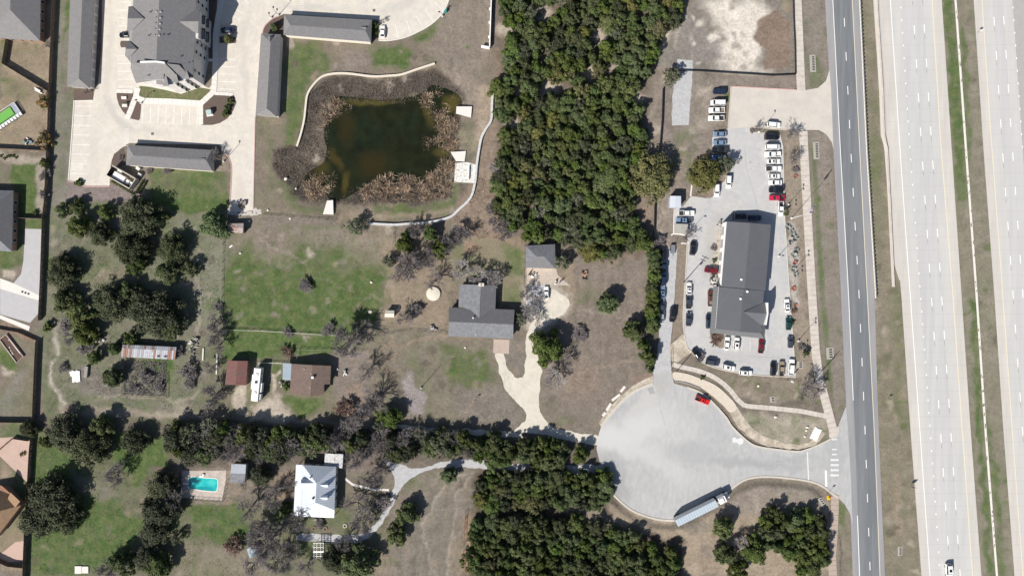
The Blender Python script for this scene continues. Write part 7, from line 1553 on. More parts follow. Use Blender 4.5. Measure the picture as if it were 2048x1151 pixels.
def bare_mesh(R, Ht, seed, bark, twig, dens=1.0):
    rr = random.Random(seed); tb = MB(); vs = []; fs = []
    segs = []
    def grow(p, d, L, r, lev):
        q = p+d*L
        if lev <= 1: tb.bar(p, q, r, 6 if lev == 0 else 5, r*.62, cap=False)
        else: segs.append((p, q, r, r*.5))
        if lev == 4: return
        n = (7, 5, 7, 7)[lev]; n = max(2, int(n*dens)) if lev >= 2 else n
        for i in range(n):
            f = 1.0 if lev == 0 else .3+.7*(i+1)/n; a = i*2*math.pi/n+rr.uniform(-.6, .6)
            ax = d.orthogonal().normalized(); ax.rotate(Matrix.Rotation(a, 3, d)); sp = (.95, .7, .75, .8)[lev]*rr.uniform(.6, 1.25)
            nd = (d+ax*sp); nd.z = nd.z*(.85 if lev < 2 else .9)+.12; nd.normalize()
            grow(p.lerp(q, f), nd, L*((.62, .72, .62, .58)[lev] if lev else 1.0)*rr.uniform(.75, 1.2), max(r*(.55 if lev else .42), .026), lev+1)
    L0 = Ht*.24; grow(Vector((0, 0, -.1)), Vector((rr.uniform(-.08, .08), rr.uniform(-.08, .08), 1)).normalized(), L0, .035*R+.10, 0)
    for p, q, r, r2 in segs:
        d = (q-p).normalized(); a = d.orthogonal().normalized(); c = d.cross(a); o = len(vs)
        for pt, ra in ((p, r), (q, r2)):
            for k in range(3): t_ = 2.094*k; vs.append(pt+a*ra*math.cos(t_)+c*ra*math.sin(t_))
        fs += [(o+k, o+(k+1) % 3, o+3+(k+1) % 3, o+3+k) for k in range(3)]
    ext = float(np.percentile([math.hypot(v[0], v[1]) for v in vs], 88)); s = R/ext*.98; hz = Ht/max(v[2] for v in vs)
    def fit(v): return (v[0]*s, v[1]*s, v[2]*hz)
    tb.v = [fit(v) for v in tb.v]; me = bpy.data.meshes.new('bare_twigs'); me.from_pydata([fit(v) for v in vs], [], fs); me.materials.append(twig); me.update()
    return tb.mesh('bare_limbs', bark), me
KIND = {}
def variants(kind, n, R, Ht, fn): KIND[kind] = (R, Ht, [fn(i) for i in range(n)])
variants('juniper', 9, 3.0, 6.0, lambda i: (trunk_mesh('juniper_trunk', 3, 6, M_bark), crown_mesh('juniper_crown', 3, 6.0, 24+i % 5, 150, .17, (M_jun, M_jun2, M_jun)[i % 3], cone=.5, ragged=.5)))
variants('cedar', 5, 3.0, 6.0, lambda i: (trunk_mesh('bright_juniper_trunk', 3, 6, M_bark), crown_mesh('bright_juniper_crown', 3, 6.0, 26, 160, .17, M_jun2, cone=.3, ragged=.25)))  # cedar here is a brighter, rounder form of the juniper
variants('oak', 6, 5.0, 7.5, lambda i: (trunk_mesh('oak_trunk', 5, 7.5, M_bark, 8), crown_mesh('oak_crown', 5, 7.5, 56+i*3, 120, .21, M_oak, flat=.7, ragged=.5)))
variants('scrub', 6, 3.4, 5.5, lambda i: (trunk_mesh('scrub_oak_trunk', 3.4, 5.5, M_bark, 7), crown_mesh('scrub_oak_crown', 3.4, 5.5, 26+i*2, 120, .18, (M_oak2, M_oak, M_jun)[i % 3], flat=.8, ragged=.65)))
variants('olive', 3, 4.5, 7.0, lambda i: (trunk_mesh('olive_trunk', 4.5, 7, M_bark, 8), crown_mesh('olive_crown', 4.5, 7.0, 46, 130, .19, M_oak2, flat=.75, ragged=.45)))
variants('grey', 3, 3.0, 5.5, lambda i: (trunk_mesh('grey_trunk', 3, 5.5, M_bark), crown_mesh('grey_crown', 3, 5.5, 20, 80, .16, M_greyleaf, ragged=.6)))
variants('bare', 5, 4.0, 7.5, lambda i: bare_mesh(4.0, 7.5, 40+i, M_bark, M_twig, 1.25))
variants('pale', 3, 4.0, 7.5, lambda i: bare_mesh(4.0, 7.5, 60+i, M_palebark, M_twig2, 1.1))
variants('thin', 3, 4.0, 7.0, lambda i: bare_mesh(4.0, 7.0, 80+i, M_bark, M_twig, .85))
variants('brush', 3, 2.5, 2.6, lambda i: bare_mesh(2.5, 2.6, 90+i, M_bark, M_twig, 1.3))
variants('redbrush', 2, 2.5, 2.6, lambda i: bare_mesh(2.5, 2.6, 95+i, M_bark, M_twig3, 1.2))
variants('bush', 3, 1.2, 1.5, lambda i: (trunk_mesh('bush_stem', .8, 1.2, M_bark, 4), crown_mesh('bush_crown', 1.2, 1.5, 8, 60, .14, M_jun2, base=.1)))
variants('rusty', 2, 2.0, 2.4, lambda i: (trunk_mesh('bush_stem', 1.2, 2, M_bark, 4), crown_mesh('bush_crown', 2.0, 2.4, 12, 55, .16, M_orangeleaf, base=.1, ragged=.5)))
NAMES = dict(juniper='juniper_tree', cedar='bright_juniper_tree', oak='live_oak_tree', scrub='scrub_oak_tree', olive='evergreen_tree', grey='grey_leaved_tree', bare='bare_tree', pale='pale_bare_tree', thin='bare_tree', brush='bare_shrub', redbrush='bare_shrub', bush='bush', rusty='bush')
def tree(px, py, r, kind, label, h=None, group=None, sq=1.0):
    R, Ht, var = KIND[kind]; tr, cr = rnd.choice(var); s = r*S/R*(.90 if kind in ('juniper', 'cedar', 'oak', 'scrub', 'olive', 'grey') else 1.0); hh = h or (Ht*s*.75+1.5 if kind not in ('bush', 'brush', 'redbrush', 'rusty') else Ht*s)
    cat = 'tree' if 'tree' in NAMES[kind] else 'shrub'
    x, y = gh(px, py, hh*.6); t = thing(NAMES[kind], label, cat, (x, y, 0), rnd.uniform(0, 6.28), group)
    t.scale = (s, s*sq, hh/Ht)
    o = bpy.data.objects.new('trunk', tr); COL.objects.link(o); o.parent = t
    o = bpy.data.objects.new('crown' if kind not in ('bare', 'pale', 'thin', 'brush', 'redbrush') else 'branches', cr); COL.objects.link(o); o.parent = t
    return t
def inside(x, y, P):
    c = False; n = len(P)
    for i in range(n):
        (ax, ay), (bx, by) = P[i], P[(i+1) % n]
        if (ay > y) != (by > y) and x < (bx-ax)*(y-ay)/(by-ay)+ax: c = not c
    return c
def fill(P, spacing, kinds, rad, label, group, clear=(), seed=3, hk=None, maxn=400, labels=None, zone=None):
    rr = random.Random(seed); pts = []
    x0, x1 = min(p[0] for p in P), max(p[0] for p in P); y0, y1 = min(p[1] for p in P), max(p[1] for p in P)
    for _ in range(14000):
        x, y = rr.uniform(x0, x1), rr.uniform(y0, y1)
        if not inside(x, y, P) or any((x-cx)**2+(y-cy)**2 < (cr+8)**2 for cx, cy, cr in clear): continue
        if all((x-a)**2+(y-b)**2 > spacing**2 for a, b in pts): pts.append((x, y))
    pts = [(x, y, rr.choice(kinds)) for x, y in pts[:maxn]]; out = []
    for k in sorted(set(p[2] for p in pts)):
        P_ = sorted(p for p in pts if p[2] == k); lb = (labels or {}).get(k, label)
        for i, (x, y, _) in enumerate(P_):
            rad_ = rr.uniform(*rad) if rr.random() > .12 else rad[1]*rr.uniform(1.05, 1.3)
            if len(P_) > 20 or len(P_) == 1: l_ = lb if not zone else lb+' '+zone(x, y)
            else: l_ = 'leftmost '+lb if i == 0 else 'rightmost '+lb if i == len(P_)-1 else ORD[i]+' from the left, '+lb
            tree(x, y, rad_, k, l_, group=group, h=hk and rr.uniform(*hk))
    return len(pts)
ORD = '- second third fourth fifth sixth seventh eighth ninth tenth eleventh twelfth thirteenth fourteenth fifteenth sixteenth seventeenth eighteenth nineteenth twentieth'.split()
CLEAR = ((1085, 25, 15), (1008, 62, 12), (1095, 175, 20), (1041, 177, 11), (1022, 246, 12), (1200, 75, 16), (1226, 133, 8), (1179, 146, 15), (1275, 195, 12), (1050, 78, 6), (1120, 180, 12))
FOREST = [(1008, -30), (1360, -30), (1358, 18), (1335, 50), (1316, 88), (1300, 128), (1278, 185), (1282, 235), (1288, 285), (1282, 310), (1256, 345), (1262, 388), (1264, 425), (1292, 450), (1300, 488), (1262, 492), (1238, 498), (1205, 528), (1190, 520), (1172, 486), (1140, 486), (1100, 480), (1048, 476), (1022, 458), (1000, 425), (988, 390), (1004, 345), (1002, 300), (1010, 270), (1004, 215), (996, 175), (1008, 150), (1010, 90), (1006, 40)]
LJ = 'green juniper'
ZF = lambda x, y: 'in the woodland '+('at the top by the pale clearings' if y < 130 else 'right of the pond' if x < 1120 and y < 300 else 'beside the black fence' if x > 1225 and y < 330 else 'behind the small garage' if x < 1130 and y > 400 else 'at its southern tip above the brown field' if y > 430 else 'in its dark middle')
fill(FOREST, 19.5, ['juniper']*8+['scrub']*5+['cedar']*5+['grey'], (11.5, 19), LJ, 'trees of the central woodland', CLEAR, 5, (4.2, 6.6),
     labels={'scrub': 'olive toned scrub oak', 'grey': 'thin grey green tree in the woodland', 'cedar': 'bright green juniper'}, zone=ZF)
fill([(960, 955), (975, 948), (1210, 955), (1214, 1000), (1185, 1008), (1100, 1005), (962, 1012)], 19, ['juniper', 'juniper', 'scrub'], (13, 18), 'dark tree in the block just south of the grey gravel drive', 'trees in the block south of the gravel drive', seed=8, hk=(4, 6.4), labels={'juniper': 'dark juniper in the block just south of the grey gravel drive', 'scrub': 'scrub oak in the block just south of the grey gravel drive'})
fill([(950, 1048), (975, 1042), (1060, 1038), (1150, 1045), (1225, 1058), (1290, 1080), (1350, 1105), (1362, 1200), (946, 1200)], 19.5, ['juniper', 'juniper', 'juniper', 'scrub', 'cedar'], (12, 18), 'dark juniper in the large grove at the bottom centre', 'trees of the bottom centre grove', seed=9, hk=(4, 6.4), labels={'juniper': 'dark juniper in the large grove at the bottom centre', 'scrub': 'scrub oak in the large grove at the bottom centre', 'cedar': 'greener juniper in the large grove at the bottom centre'}, zone=lambda x, y: 'on its upper edge' if y < 1068 or (x > 1230 and y < 1095) else 'on its left edge' if x < 970 else 'at its right end' if x > 1300 else 'in its interior')
for x, y, r, k, l in (
    # scrub oak field on the west
    (123, 419, 15, 'juniper', 'dark juniper left one of the pair at the corner of the tall board fence'), (149, 413, 14, 'juniper', 'dark juniper right one of the pair at the corner of the tall board fence'),
    (152, 449, 21, 'juniper', 'dark juniper left of the round oak in the north of the scrub field'), (198, 467, 23, 'oak', 'round oak between a dark juniper and the biggest oak clump'),
    (208, 423, 16, 'juniper', 'dark juniper below the paved end of the apartment drive'), (274, 436, 37, 'oak', 'broad oak below the trash enclosure'), (328, 431, 11, 'juniper', 'small juniper right of the broad oak under the trash enclosure'),
    (259, 497, 32, 'oak', 'large oak directly south of the broad oak in the scrub field'), (267, 530, 20, 'juniper', 'juniper at the foot of the large oak in the scrub field'), (342, 497, 28, 'oak', 'mid size oak standing free near the patchwork shed'),
    (122, 543, 29, 'oak', 'oak touching the board fence beside the grey driveway'), (330, 543, 23, 'juniper', 'juniper below the free standing oak'), (378, 537, 15, 'juniper', 'small juniper near the pasture fence with a long shadow'),
    (429, 449, 28, 'juniper', 'tall dark juniper left of the patchwork shed'), (124, 600, 22, 'juniper', 'dark juniper beside the pale street band'), (155, 629, 27, 'juniper', 'dark juniper at the north of the western thicket'),
    (219, 605, 34, 'oak', 'wide greyish oak in the middle of the western thicket'), (310, 630, 44, 'oak', 'widest oak above the rusty shed'), (255, 580, 19, 'juniper', 'juniper between two wide oaks north of the rusty shed'), (280, 605, 26, 'oak', 'oak overlapping the widest oak above the rusty shed'), (335, 655, 22, 'juniper', 'dark juniper at the right foot of the widest oak'),
    (167, 668, 22, 'juniper', 'juniper south of the western thicket'), (130, 648, 13, 'brush', 'bare shrub beside the pale dirt track'), (94, 655, 12, 'bush', 'small green bush at the corner of the board fences'), (142, 672, 17, 'thin', 'leafless tree beside the curved caliche track'),
    (229, 697, 14, 'cedar', 'round green cedar touching the left end of the rusty shed'), (258, 676, 15, 'juniper', 'dark juniper behind the left end of the rusty shed'), (172, 695, 14, 'brush', 'bare shrub left of the small cedar by the rusty shed'), (186, 716, 13, 'juniper', 'small juniper above the pale weathered door'),
    (124, 737, 9, 'brush', 'small dark bare shrub left of the white sheets'), (221, 755, 21, 'cedar', 'round green cedar left of the brambly garden plot'), (377, 741, 16, 'brush', 'bare shrub right of the garden plot'), (380, 768, 10, 'brush', 'tiny bare shrub below the garden plot shrub'), (352, 703, 12, 'brush', 'bare shrub at the right end of the rusty shed'),
    (292, 758, 12, 'brush', 'low bramble in the middle of the fenced garden plot'), (319, 775, 9, 'brush', 'bramble in the corner of the fenced garden plot'), (268, 777, 8, 'brush', 'bramble on the left of the fenced garden plot'),
    # fence line shrubs between scrub field and pasture
    (430, 640, 15, 'thin', 'bare tree topmost of the fence line west of the pasture'), (431, 664, 17, 'bare', 'bare tree second of the fence line west of the pasture'), (433, 690, 18, 'thin', 'bare tree third of the fence line west of the pasture'), (425, 790, 21, 'bare', 'bare tree lowest on the fence line above the dirt track'), (420, 735, 13, 'thin', 'thin bare tree left of the red carport'), (436, 612, 8, 'brush', 'small dark shrub on the pasture fence'),
    (612, 571, 12, 'brush', 'tangled bare shrub alone in the middle of the green pasture'), (617, 566, 6, 'bush', 'small dark bush within the tangle in the pasture'),
    (709, 452, 19, 'grey', 'olive grey tree by the pond retaining wall with a long shadow'),
    (573, 703, 11, 'redbrush', 'reddish bare shrub north of the brown house'), (574, 664, 9, 'brush', 'small dark shrub on the pale rail fence'), (655, 660, 12, 'brush', 'low bare shrub at the east end of the pale rail fence'),
    (697, 677, 33, 'bare', 'large grey bare tree at the south east corner of the pasture'), (722, 655, 17, 'bare', 'bare tree just right of the large grey bare tree'), (733, 742, 21, 'thin', 'thin leafless tree right of the brown house'), (690, 817, 17, 'redbrush', 'reddish brown shrub below the brown house yard'),
    (727, 828, 20, 'bare', 'bare tree at the dirt track east of the reddish shrub'), (747, 805, 26, 'thin', 'leafless tree with long branches left of the dark juniper'), (779, 836, 22, 'juniper', 'dark juniper at the west end of the lawn by the track'), (760, 850, 14, 'grey', 'grey green tree below the juniper at the track'), (571, 774, 9, 'bush', 'green bush beside the pale blue porch'),
    (417, 820, 12, 'thin', 'thin tree by the dirt track left of the camper drive'),
    # trees between the pasture, pond wall and grey house
    (830, 460, 15, 'bare', 'bare grey tree at the pond wall left of a bright juniper'), (860, 468, 17, 'cedar', 'bright green cedar upper of two near the pond wall'), (876, 500, 18, 'cedar', 'bright green cedar lower of two near the pond wall'), (921, 468, 18, 'bare', 'bare grey tree right of the bright cedars'), (896, 490, 16, 'bare', 'bare grey tree below right of the bright cedars'),
    (808, 488, 19, 'juniper', 'dark juniper at the north east corner of the pasture'), (778, 522, 14, 'grey', 'grey green tree at the right edge of the pasture'), (824, 535, 27, 'bare', 'wide bare tree above the round tank'), (850, 515, 20, 'bare', 'bare tree left of the lower bright cedar'), (799, 548, 21, 'thin', 'bare tree left of the wide one above the round tank'), (869, 561, 19, 'thin', 'bare tree casting branch shadows over the round tank'),
    (922, 540, 19, 'pale', 'pale limbed bare tree above the chimney of the grey house'), (955, 552, 18, 'pale', 'pale limbed bare tree right at the chimney of the grey house'), (985, 556, 18, 'pale', 'pale bare tree right of the chimney'), (985, 416, 13, 'bare', 'grey bare tree on the west edge of the woodland'), (995, 449, 19, 'bare', 'wide grey bare tree at the south west corner of the woodland'), (988, 336, 11, 'pale', 'small pale dead tree against the woodland'), (1013, 467, 14, 'bare', 'small grey bare tree by the woodland corner'),
    (1125, 523, 18, 'grey', 'thin grey tree overhanging the garage roof'), (1078, 427, 12, 'pale', 'pale dead tree inside the woodland'), (825, 622, 15, 'brush', 'dark bare shrub right of the garden shed'), (808, 638, 16, 'thin', 'thin bare tree below the garden shed'), (1039, 638, 14, 'grey', 'grey green tree at the east corner of the grey house'), (1058, 618, 14, 'pale', 'pale bare tree between the house and the gravel drive'), (1077, 600, 11, 'pale', 'small pale bare tree left of the white sedan'), (1052, 588, 13, 'bare', 'bare shrub left of the gravel parking strip'), (1072, 638, 14, 'pale', 'small pale bare tree at the bend of the gravel drive'),
    (1097, 695, 33, 'juniper', 'large round green juniper beside the white gravel drive'), (1160, 665, 13, 'brush', 'grey brush heap right of the large round juniper'), (1109, 755, 19, 'pale', 'white barked bare tree below the large round juniper'), (1133, 722, 15, 'thin', 'bare tree between the round juniper and the white barked tree'),
    (1217, 606, 21, 'juniper', 'juniper standing alone in the brown field'), (1269, 662, 23, 'cedar', 'green cedar left of the hedge in the brown field'), (1299, 713, 19, 'cedar', 'green cedar at the foot of the hedge'), (1299, 738, 8, 'bush', 'small bush below the hedge end'), (1288, 690, 12, 'juniper', 'small juniper between the two cedars by the hedge'),
    (1306, 352, 40, 'olive', 'very large olive toned tree right of the woodland'), (1413, 348, 29, 'olive', 'western olive tree on the island in the lot'), (1455, 328, 19, 'grey', 'thin grey tree overhanging the lot beside the olive tree'), (1344, 151, 19, 'grey', 'grey green tree beside the long gravel pad'), (1317, 485, 12, 'brush', 'bare shrub at the head of the hedge'),
    (1163, 911, 19, 'cedar', 'cedar at the mouth of the white gravel drive'), (898, 950, 17, 'cedar', 'small cedar on the south side of the curving grey drive'), (815, 1030, 21, 'juniper', 'upper of two junipers inside the curve of the grey drive'), (792, 1072, 20, 'juniper', 'lower of two junipers inside the curve of the grey drive'),
    # south west
    (88, 203, 14, 'rusty', 'rusty orange bush against the tall board fence'), (86, 279, 15, 'rusty', 'dark rusty bush by the overturned dinghy'), (87, 325, 9, 'juniper', 'small dark shrub inside the fence below the cross fence'), (89, 348, 10, 'brush', 'upper blue grey shrub along the tall fence'), (87, 391, 9, 'brush', 'lower blue grey shrub along the tall fence'), (70, 424, 6, 'bush', 'small dark shrub at the short joining fence'),
    (130, 868, 32, 'oak', 'left oak of the huge clump below the dirt track'), (175, 892, 38, 'oak', 'biggest oak of the clump below the dirt track'), (203, 858, 24, 'juniper', 'dark tree right of the huge oak clump'), (88, 884, 13, 'juniper', 'small juniper left of the huge oak clump'), (55, 858, 16, 'oak', 'small oak over the corner of the board fences'),
    (266, 884, 26, 'oak', 'oak between the huge clump and the long thicket'), (232, 945, 21, 'bare', 'dark bare tree alone on the green slope'), (324, 978, 27, 'oak', 'oak left of the swimming pool'), (318, 1020, 34, 'oak', 'oak below left of the swimming pool'), (306, 1060, 27, 'oak', 'oak at the south end of the clump by the pool'), (345, 1000, 20, 'bare', 'bare tree between pool deck and the oak clump'),
    (100, 1003, 43, 'oak', 'huge oak at the tan roofed house'), (70, 1040, 34, 'oak', 'oak overlapping the tan roofed house corner'), (125, 1040, 30, 'oak', 'right lower oak of the huge clump by the tan roofed house'), (243, 1128, 28, 'juniper', 'dark juniper at the bottom left'), (290, 1118, 24, 'oak', 'oak at the bottom between two dark junipers'), (315, 1135, 26, 'juniper', 'dark juniper right of the bottom oak'), (215, 1140, 18, 'bare', 'bare tree at the bottom edge beside the mottled slab'), (352, 1078, 13, 'grey', 'slender tree casting a long trunk shadow south of the pool'),
    (44, 907, 5, 'rusty', 'tiny shrub on the pink patio'),
    (520, 952, 19, 'oak', 'oak right of the pool shed'), (487, 965, 9, 'thin', 'thin tree overhanging the pool shed'), (547, 995, 20, 'bare', 'bare tree left of the white roofed house'), (711, 916, 23, 'bare', 'bare tree right of the flat roofed shed'), (745, 953, 22, 'bare', 'bare tree above the stepping stones'), (713, 1007, 24, 'thin', 'bare tree at the foot of the stepping stones'), (729, 1040, 21, 'bare', 'bare tree on the bend of the grey gravel drive'),
    (568, 1017, 14, 'bush', 'green bush at the west porch of the white roofed house'), (495, 1018, 26, 'thin', 'wide hazy bare tree on the lawn south of the pool shed'), (541, 1080, 36, 'bare', 'largest bare tree south west of the white roofed house'), (588, 1044, 22, 'bare', 'bare tree at the south west porch corner'), (521, 1056, 21, 'bare', 'bare tree above the blue tarp'), (467, 1088, 17, 'redbrush', 'reddish bare shrub left of the blue tarp'), (557, 1125, 26, 'bare', 'bare tree at the bottom below the largest bare tree'), (585, 1100, 18, 'thin', 'thin bare tree left of the pergola lawn'),
    (667, 1121, 25, 'oak', 'oak below the pergola'), (713, 1127, 30, 'juniper', 'dark tree right of the oak below the pergola'), (686, 1085, 17, 'thin', 'thin bare tree right of the pergola'), (578, 966, 13, 'thin', 'thin bare tree above the stone path'), (505, 1128, 20, 'thin', 'faint bare tree at the bottom near the blue tarp'), (612, 1131, 17, 'thin', 'thin bare tree at the bottom below the pergola'), (765, 1005, 14, 'brush', 'bare shrub on the outer bend of the grey gravel drive'), (640, 1048, 9, 'brush', 'low shrub on the lawn south of the white roofed house'),
    # south east
    (1450, 1058, 22, 'cedar', 'left upper juniper of the south east clearing'), (1453, 1110, 23, 'cedar', 'left lower juniper of the south east clearing'), (1480, 1084, 13, 'pale', 'pale dead tree among the south east junipers'), (1511, 1104, 25, 'juniper', 'juniper right of the pale dead tree'), (1478, 1143, 20, 'juniper', 'juniper at the bottom edge below the pale dead tree'),
    # dealership and small planting
    (1433, 678, 12, 'redbrush', 'bare reddish shrub in the south west planting bed of the dealership'), (1573, 428, 6, 'bush', 'round green bush behind the crosswise white pickup'), (1573, 420, 5, 'grey', 'small grey bush behind the crosswise white pickup'), (1584, 645, 6, 'bush', 'round green bush beside the dark green sedan'), (1614, 706, 6, 'juniper', 'dark round shrub right of the square inlet'), (1602, 693, 7, 'brush', 'grey shrub above the square inlet'), (1588, 622, 5, 'redbrush', 'reddish shrub in the east verge above the round bush'),
    (1504, 262, 4, 'brush', 'small straw tuft at the tip of the driveway planting bed'), (1630, 775, 22, 'thin', 'wide thin bare tree over the sidewalk south east of the lot'), (1609, 790, 14, 'thin', 'thin bare tree left of the sidewalk tree'), (1586, 268, 14, 'thin', 'thin bare tree at the head of the east verge'), (1590, 315, 13, 'thin', 'thin bare tree in the east verge beside the white cars'), (1591, 340, 6, 'brush', 'dark tuft in the east verge by the sidewalk'),
    (1406, 755, 5, 'bush', 'small green and yellow bush on the bank above the cul-de-sac'), (1400, 716, 9, 'brush', 'bare shrub in front of the slanted black pickup'), (1375, 470, 12, 'thin', 'thin bare tree at the corner of the beige canopy'), (1515, 256, 8, 'thin', 'small bare tree at the driveway bed lamp'), (1428, 494, 6, 'brush', 'upper bare shrub at the service wall'), (1430, 521, 5, 'bush', 'lower small bush at the service wall'),
    (180, 353, 0, '', ''), (155, 366, 8, 'bush', 'olive green shrub at the south west end of the apartment stalls'), (548, 52, 9, 'cedar', 'small green tree in the corner bed between the garage blocks'), (750, 52, 8, 'bush', 'upper green bush at the east end of the northern garage block'), (749, 64, 7, 'bush', 'lower green bush at the east end of the northern garage block'), (455, 77, 8, 'olive', 'small green tree on the island beside the navy car'),
    (459, 201, 7, 'bush', 'uppermost of three round shrubs in the transformer bed'), (454, 214, 8, 'bush', 'middle of three round shrubs in the transformer bed'), (450, 226, 8, 'bush', 'lowest of three round shrubs in the transformer bed'), (433, 310, 12, 'thin', 'hazy bare tree at the east end of the southern garage block'), (173, 182, 6, 'thin', 'tiny bare sapling in the mulch bed below the long garage block'), (97, 88, 8, 'thin', 'thin bare sapling in the top left yard'), (253, 206, 4, 'bush', 'tiny dark shrub between the two utility boxes'), (242, 315, 5, 'brush', 'small straw shrub in the fan shaped bed'), (299, 340, 6, 'brush', 'brown grass clump below the trash enclosure cabinets'), (1516, 258, 0, '', ''), (766, 42, 5, 'thin', 'thin bare sapling above the white car'), (332, 338, 8, 'brush', 'straw grass clump below the southern garage block')):
    if k: tree(x, y, r, k, l, sq=rnd.uniform(.86, 1.14), h={'widest': None}.get(l, None))
for k, y in enumerate(range(512, 664, 13)): tree(1309-(y-512)*.03+rnd.uniform(-2, 2), y, rnd.uniform(14, 17), 'cedar', 'clipped cedar in the tall hedge left of the parked cars', h=rnd.uniform(3.8, 5), group='hedge beside the gravel drive')
GD, LD = 'thicket along the north of the grey gravel drive', {k: v+' in the thicket below the dirt track' for k, v in (('juniper', 'dark juniper'), ('bare', 'bare tree'), ('oak', 'oak'), ('grey', 'grey leaved tree'))}
fill([(345, 862), (420, 858), (560, 866), (700, 870), (820, 870), (835, 905), (790, 912), (700, 888), (640, 888), (560, 910), (505, 915), (480, 895), (400, 912), (350, 905)], 18.5, ['juniper', 'juniper', 'oak', 'bare', 'bare', 'grey'], (14, 23), '', GD, seed=12, labels=LD, hk=(5.5, 8))
fill([(835, 872), (930, 876), (935, 902), (850, 905)], 15, ['bare', 'grey', 'juniper', 'juniper'], (13, 19), '', GD, seed=13, hk=(5, 7.5), labels={k: v+' by the shaded gravel track' for k, v in (('bare', 'bare tree'), ('grey', 'grey leaved tree'), ('juniper', 'juniper'))})
fill([(930, 876), (1022, 883), (1018, 926), (985, 926), (935, 902)], 16, ['juniper', 'cedar'], (13, 17), '', 'juniper row between the two gravel drives', seed=14, hk=(5, 7), labels={'juniper': 'juniper in the left clump between gravel drives', 'cedar': 'brighter juniper in the left clump between gravel drives'})
fill([(1048, 883), (1130, 890), (1130, 922), (1075, 930), (1048, 915)], 16, ['juniper', 'cedar'], (13, 17), '', 'juniper row between the two gravel drives', seed=15, hk=(5, 7), labels={'juniper': 'juniper in the right clump between gravel drives', 'cedar': 'brighter juniper in the right clump between gravel drives'})
fill([(1530, 1030), (1650, 1030), (1652, 1140), (1600, 1140), (1560, 1105), (1535, 1090)], 20, ['juniper', 'juniper', 'cedar'], (13, 18), '', 'trees of the south east grove', ((1583, 1062, 8), (1570, 1140, 26)), seed=16, hk=(4.5, 6.5), labels={'juniper': 'juniper in the side road corner grove', 'cedar': 'bright juniper in the side road corner grove'})
# agaves and red shrubs in the east verge
def agave(px, py, r, label, m=M_agave, cat='agave'):
    t = root_at('agave' if m == M_agave else 'red_shrub', label, cat, px, py, 'agaves and shrubs in the east verge'); x, y = g(px, py)
    for k in range(16):
        a = k*2.4+rnd.uniform(-.2, .2); L = r*S*rnd.uniform(.8, 1.3); el = rnd.uniform(.25, 1.1); d = Vector((math.cos(a)*math.cos(el), math.sin(a)*math.cos(el), math.sin(el))); s = Vector((-math.sin(a), math.cos(a), 0))*.22*L
        p = Vector((x, y, .05)); q = p+d*L*.5; tip = p+d*L-Vector((0, 0, .05*L)); b = MB(); u = Vector((0, 0, .04))
        b.add([p-s*.6, p+s*.6, q+s, tip, q-s, p-u, q-u*1.5], [(0, 1, 2, 4), (4, 2, 3), (5, 6, 2, 1), (0, 4, 6, 5), (6, 3, 2), (6, 4, 3)]); put(b, 'leaf', m, t)
for k, (x, y, r, l) in enumerate(((1575.5, 455, 7, 'topmost blue grey agave in the east verge'), (1583, 461, 5, 'small agave just below the topmost one'), (1585, 470, 7, 'agave third from the top in the east verge'), (1589, 478, 8, 'large agave at the bend of the row'), (1580, 486, 6, 'pale agave left of the large one'), (1592, 501, 7, 'agave above the red shrub'), (1588, 510, 8, 'wide agave directly above the red shrub'), (1585, 538, 7, 'agave below the red shrub'), (1590, 549, 7, 'lowest agave in the east verge'))): agave(x, y, r, l)
for x, y, r, l in ((1589, 525, 7, 'salmon red shrub between the agaves'), (1587, 577, 6, 'rusty red shrub in the east verge below the agaves'), (1590, 610, 5, 'small red shrub beside the white sedan on the east kerb'), (1590, 353, 5, 'orange tuft in the east verge by the white cars')): agave(x, y, r, l, M_redleaf, 'shrub')
# evergreen bushes round the trash enclosure
k = 0
for x, y in [(224+4.6*i, 362+2.7*i) for i in range(10)]+[(272+2.7*i, 384-4.5*i) for i in range(6)]+[(279+2.6*i, 385-4.4*i) for i in range(6)]:
    tree(x, y, 2.9, 'bush', 'small dark shrub in the rows outside the trash enclosure', h=.8, group='shrubs round the trash enclosure')
for x in range(2, 38, 6): tree(x, 314+rnd.uniform(-3, 3), 3.2, 'bush', 'small shrub in the gravelled strip below the cross fence', h=.6, group='shrubs in the gravelled strip')
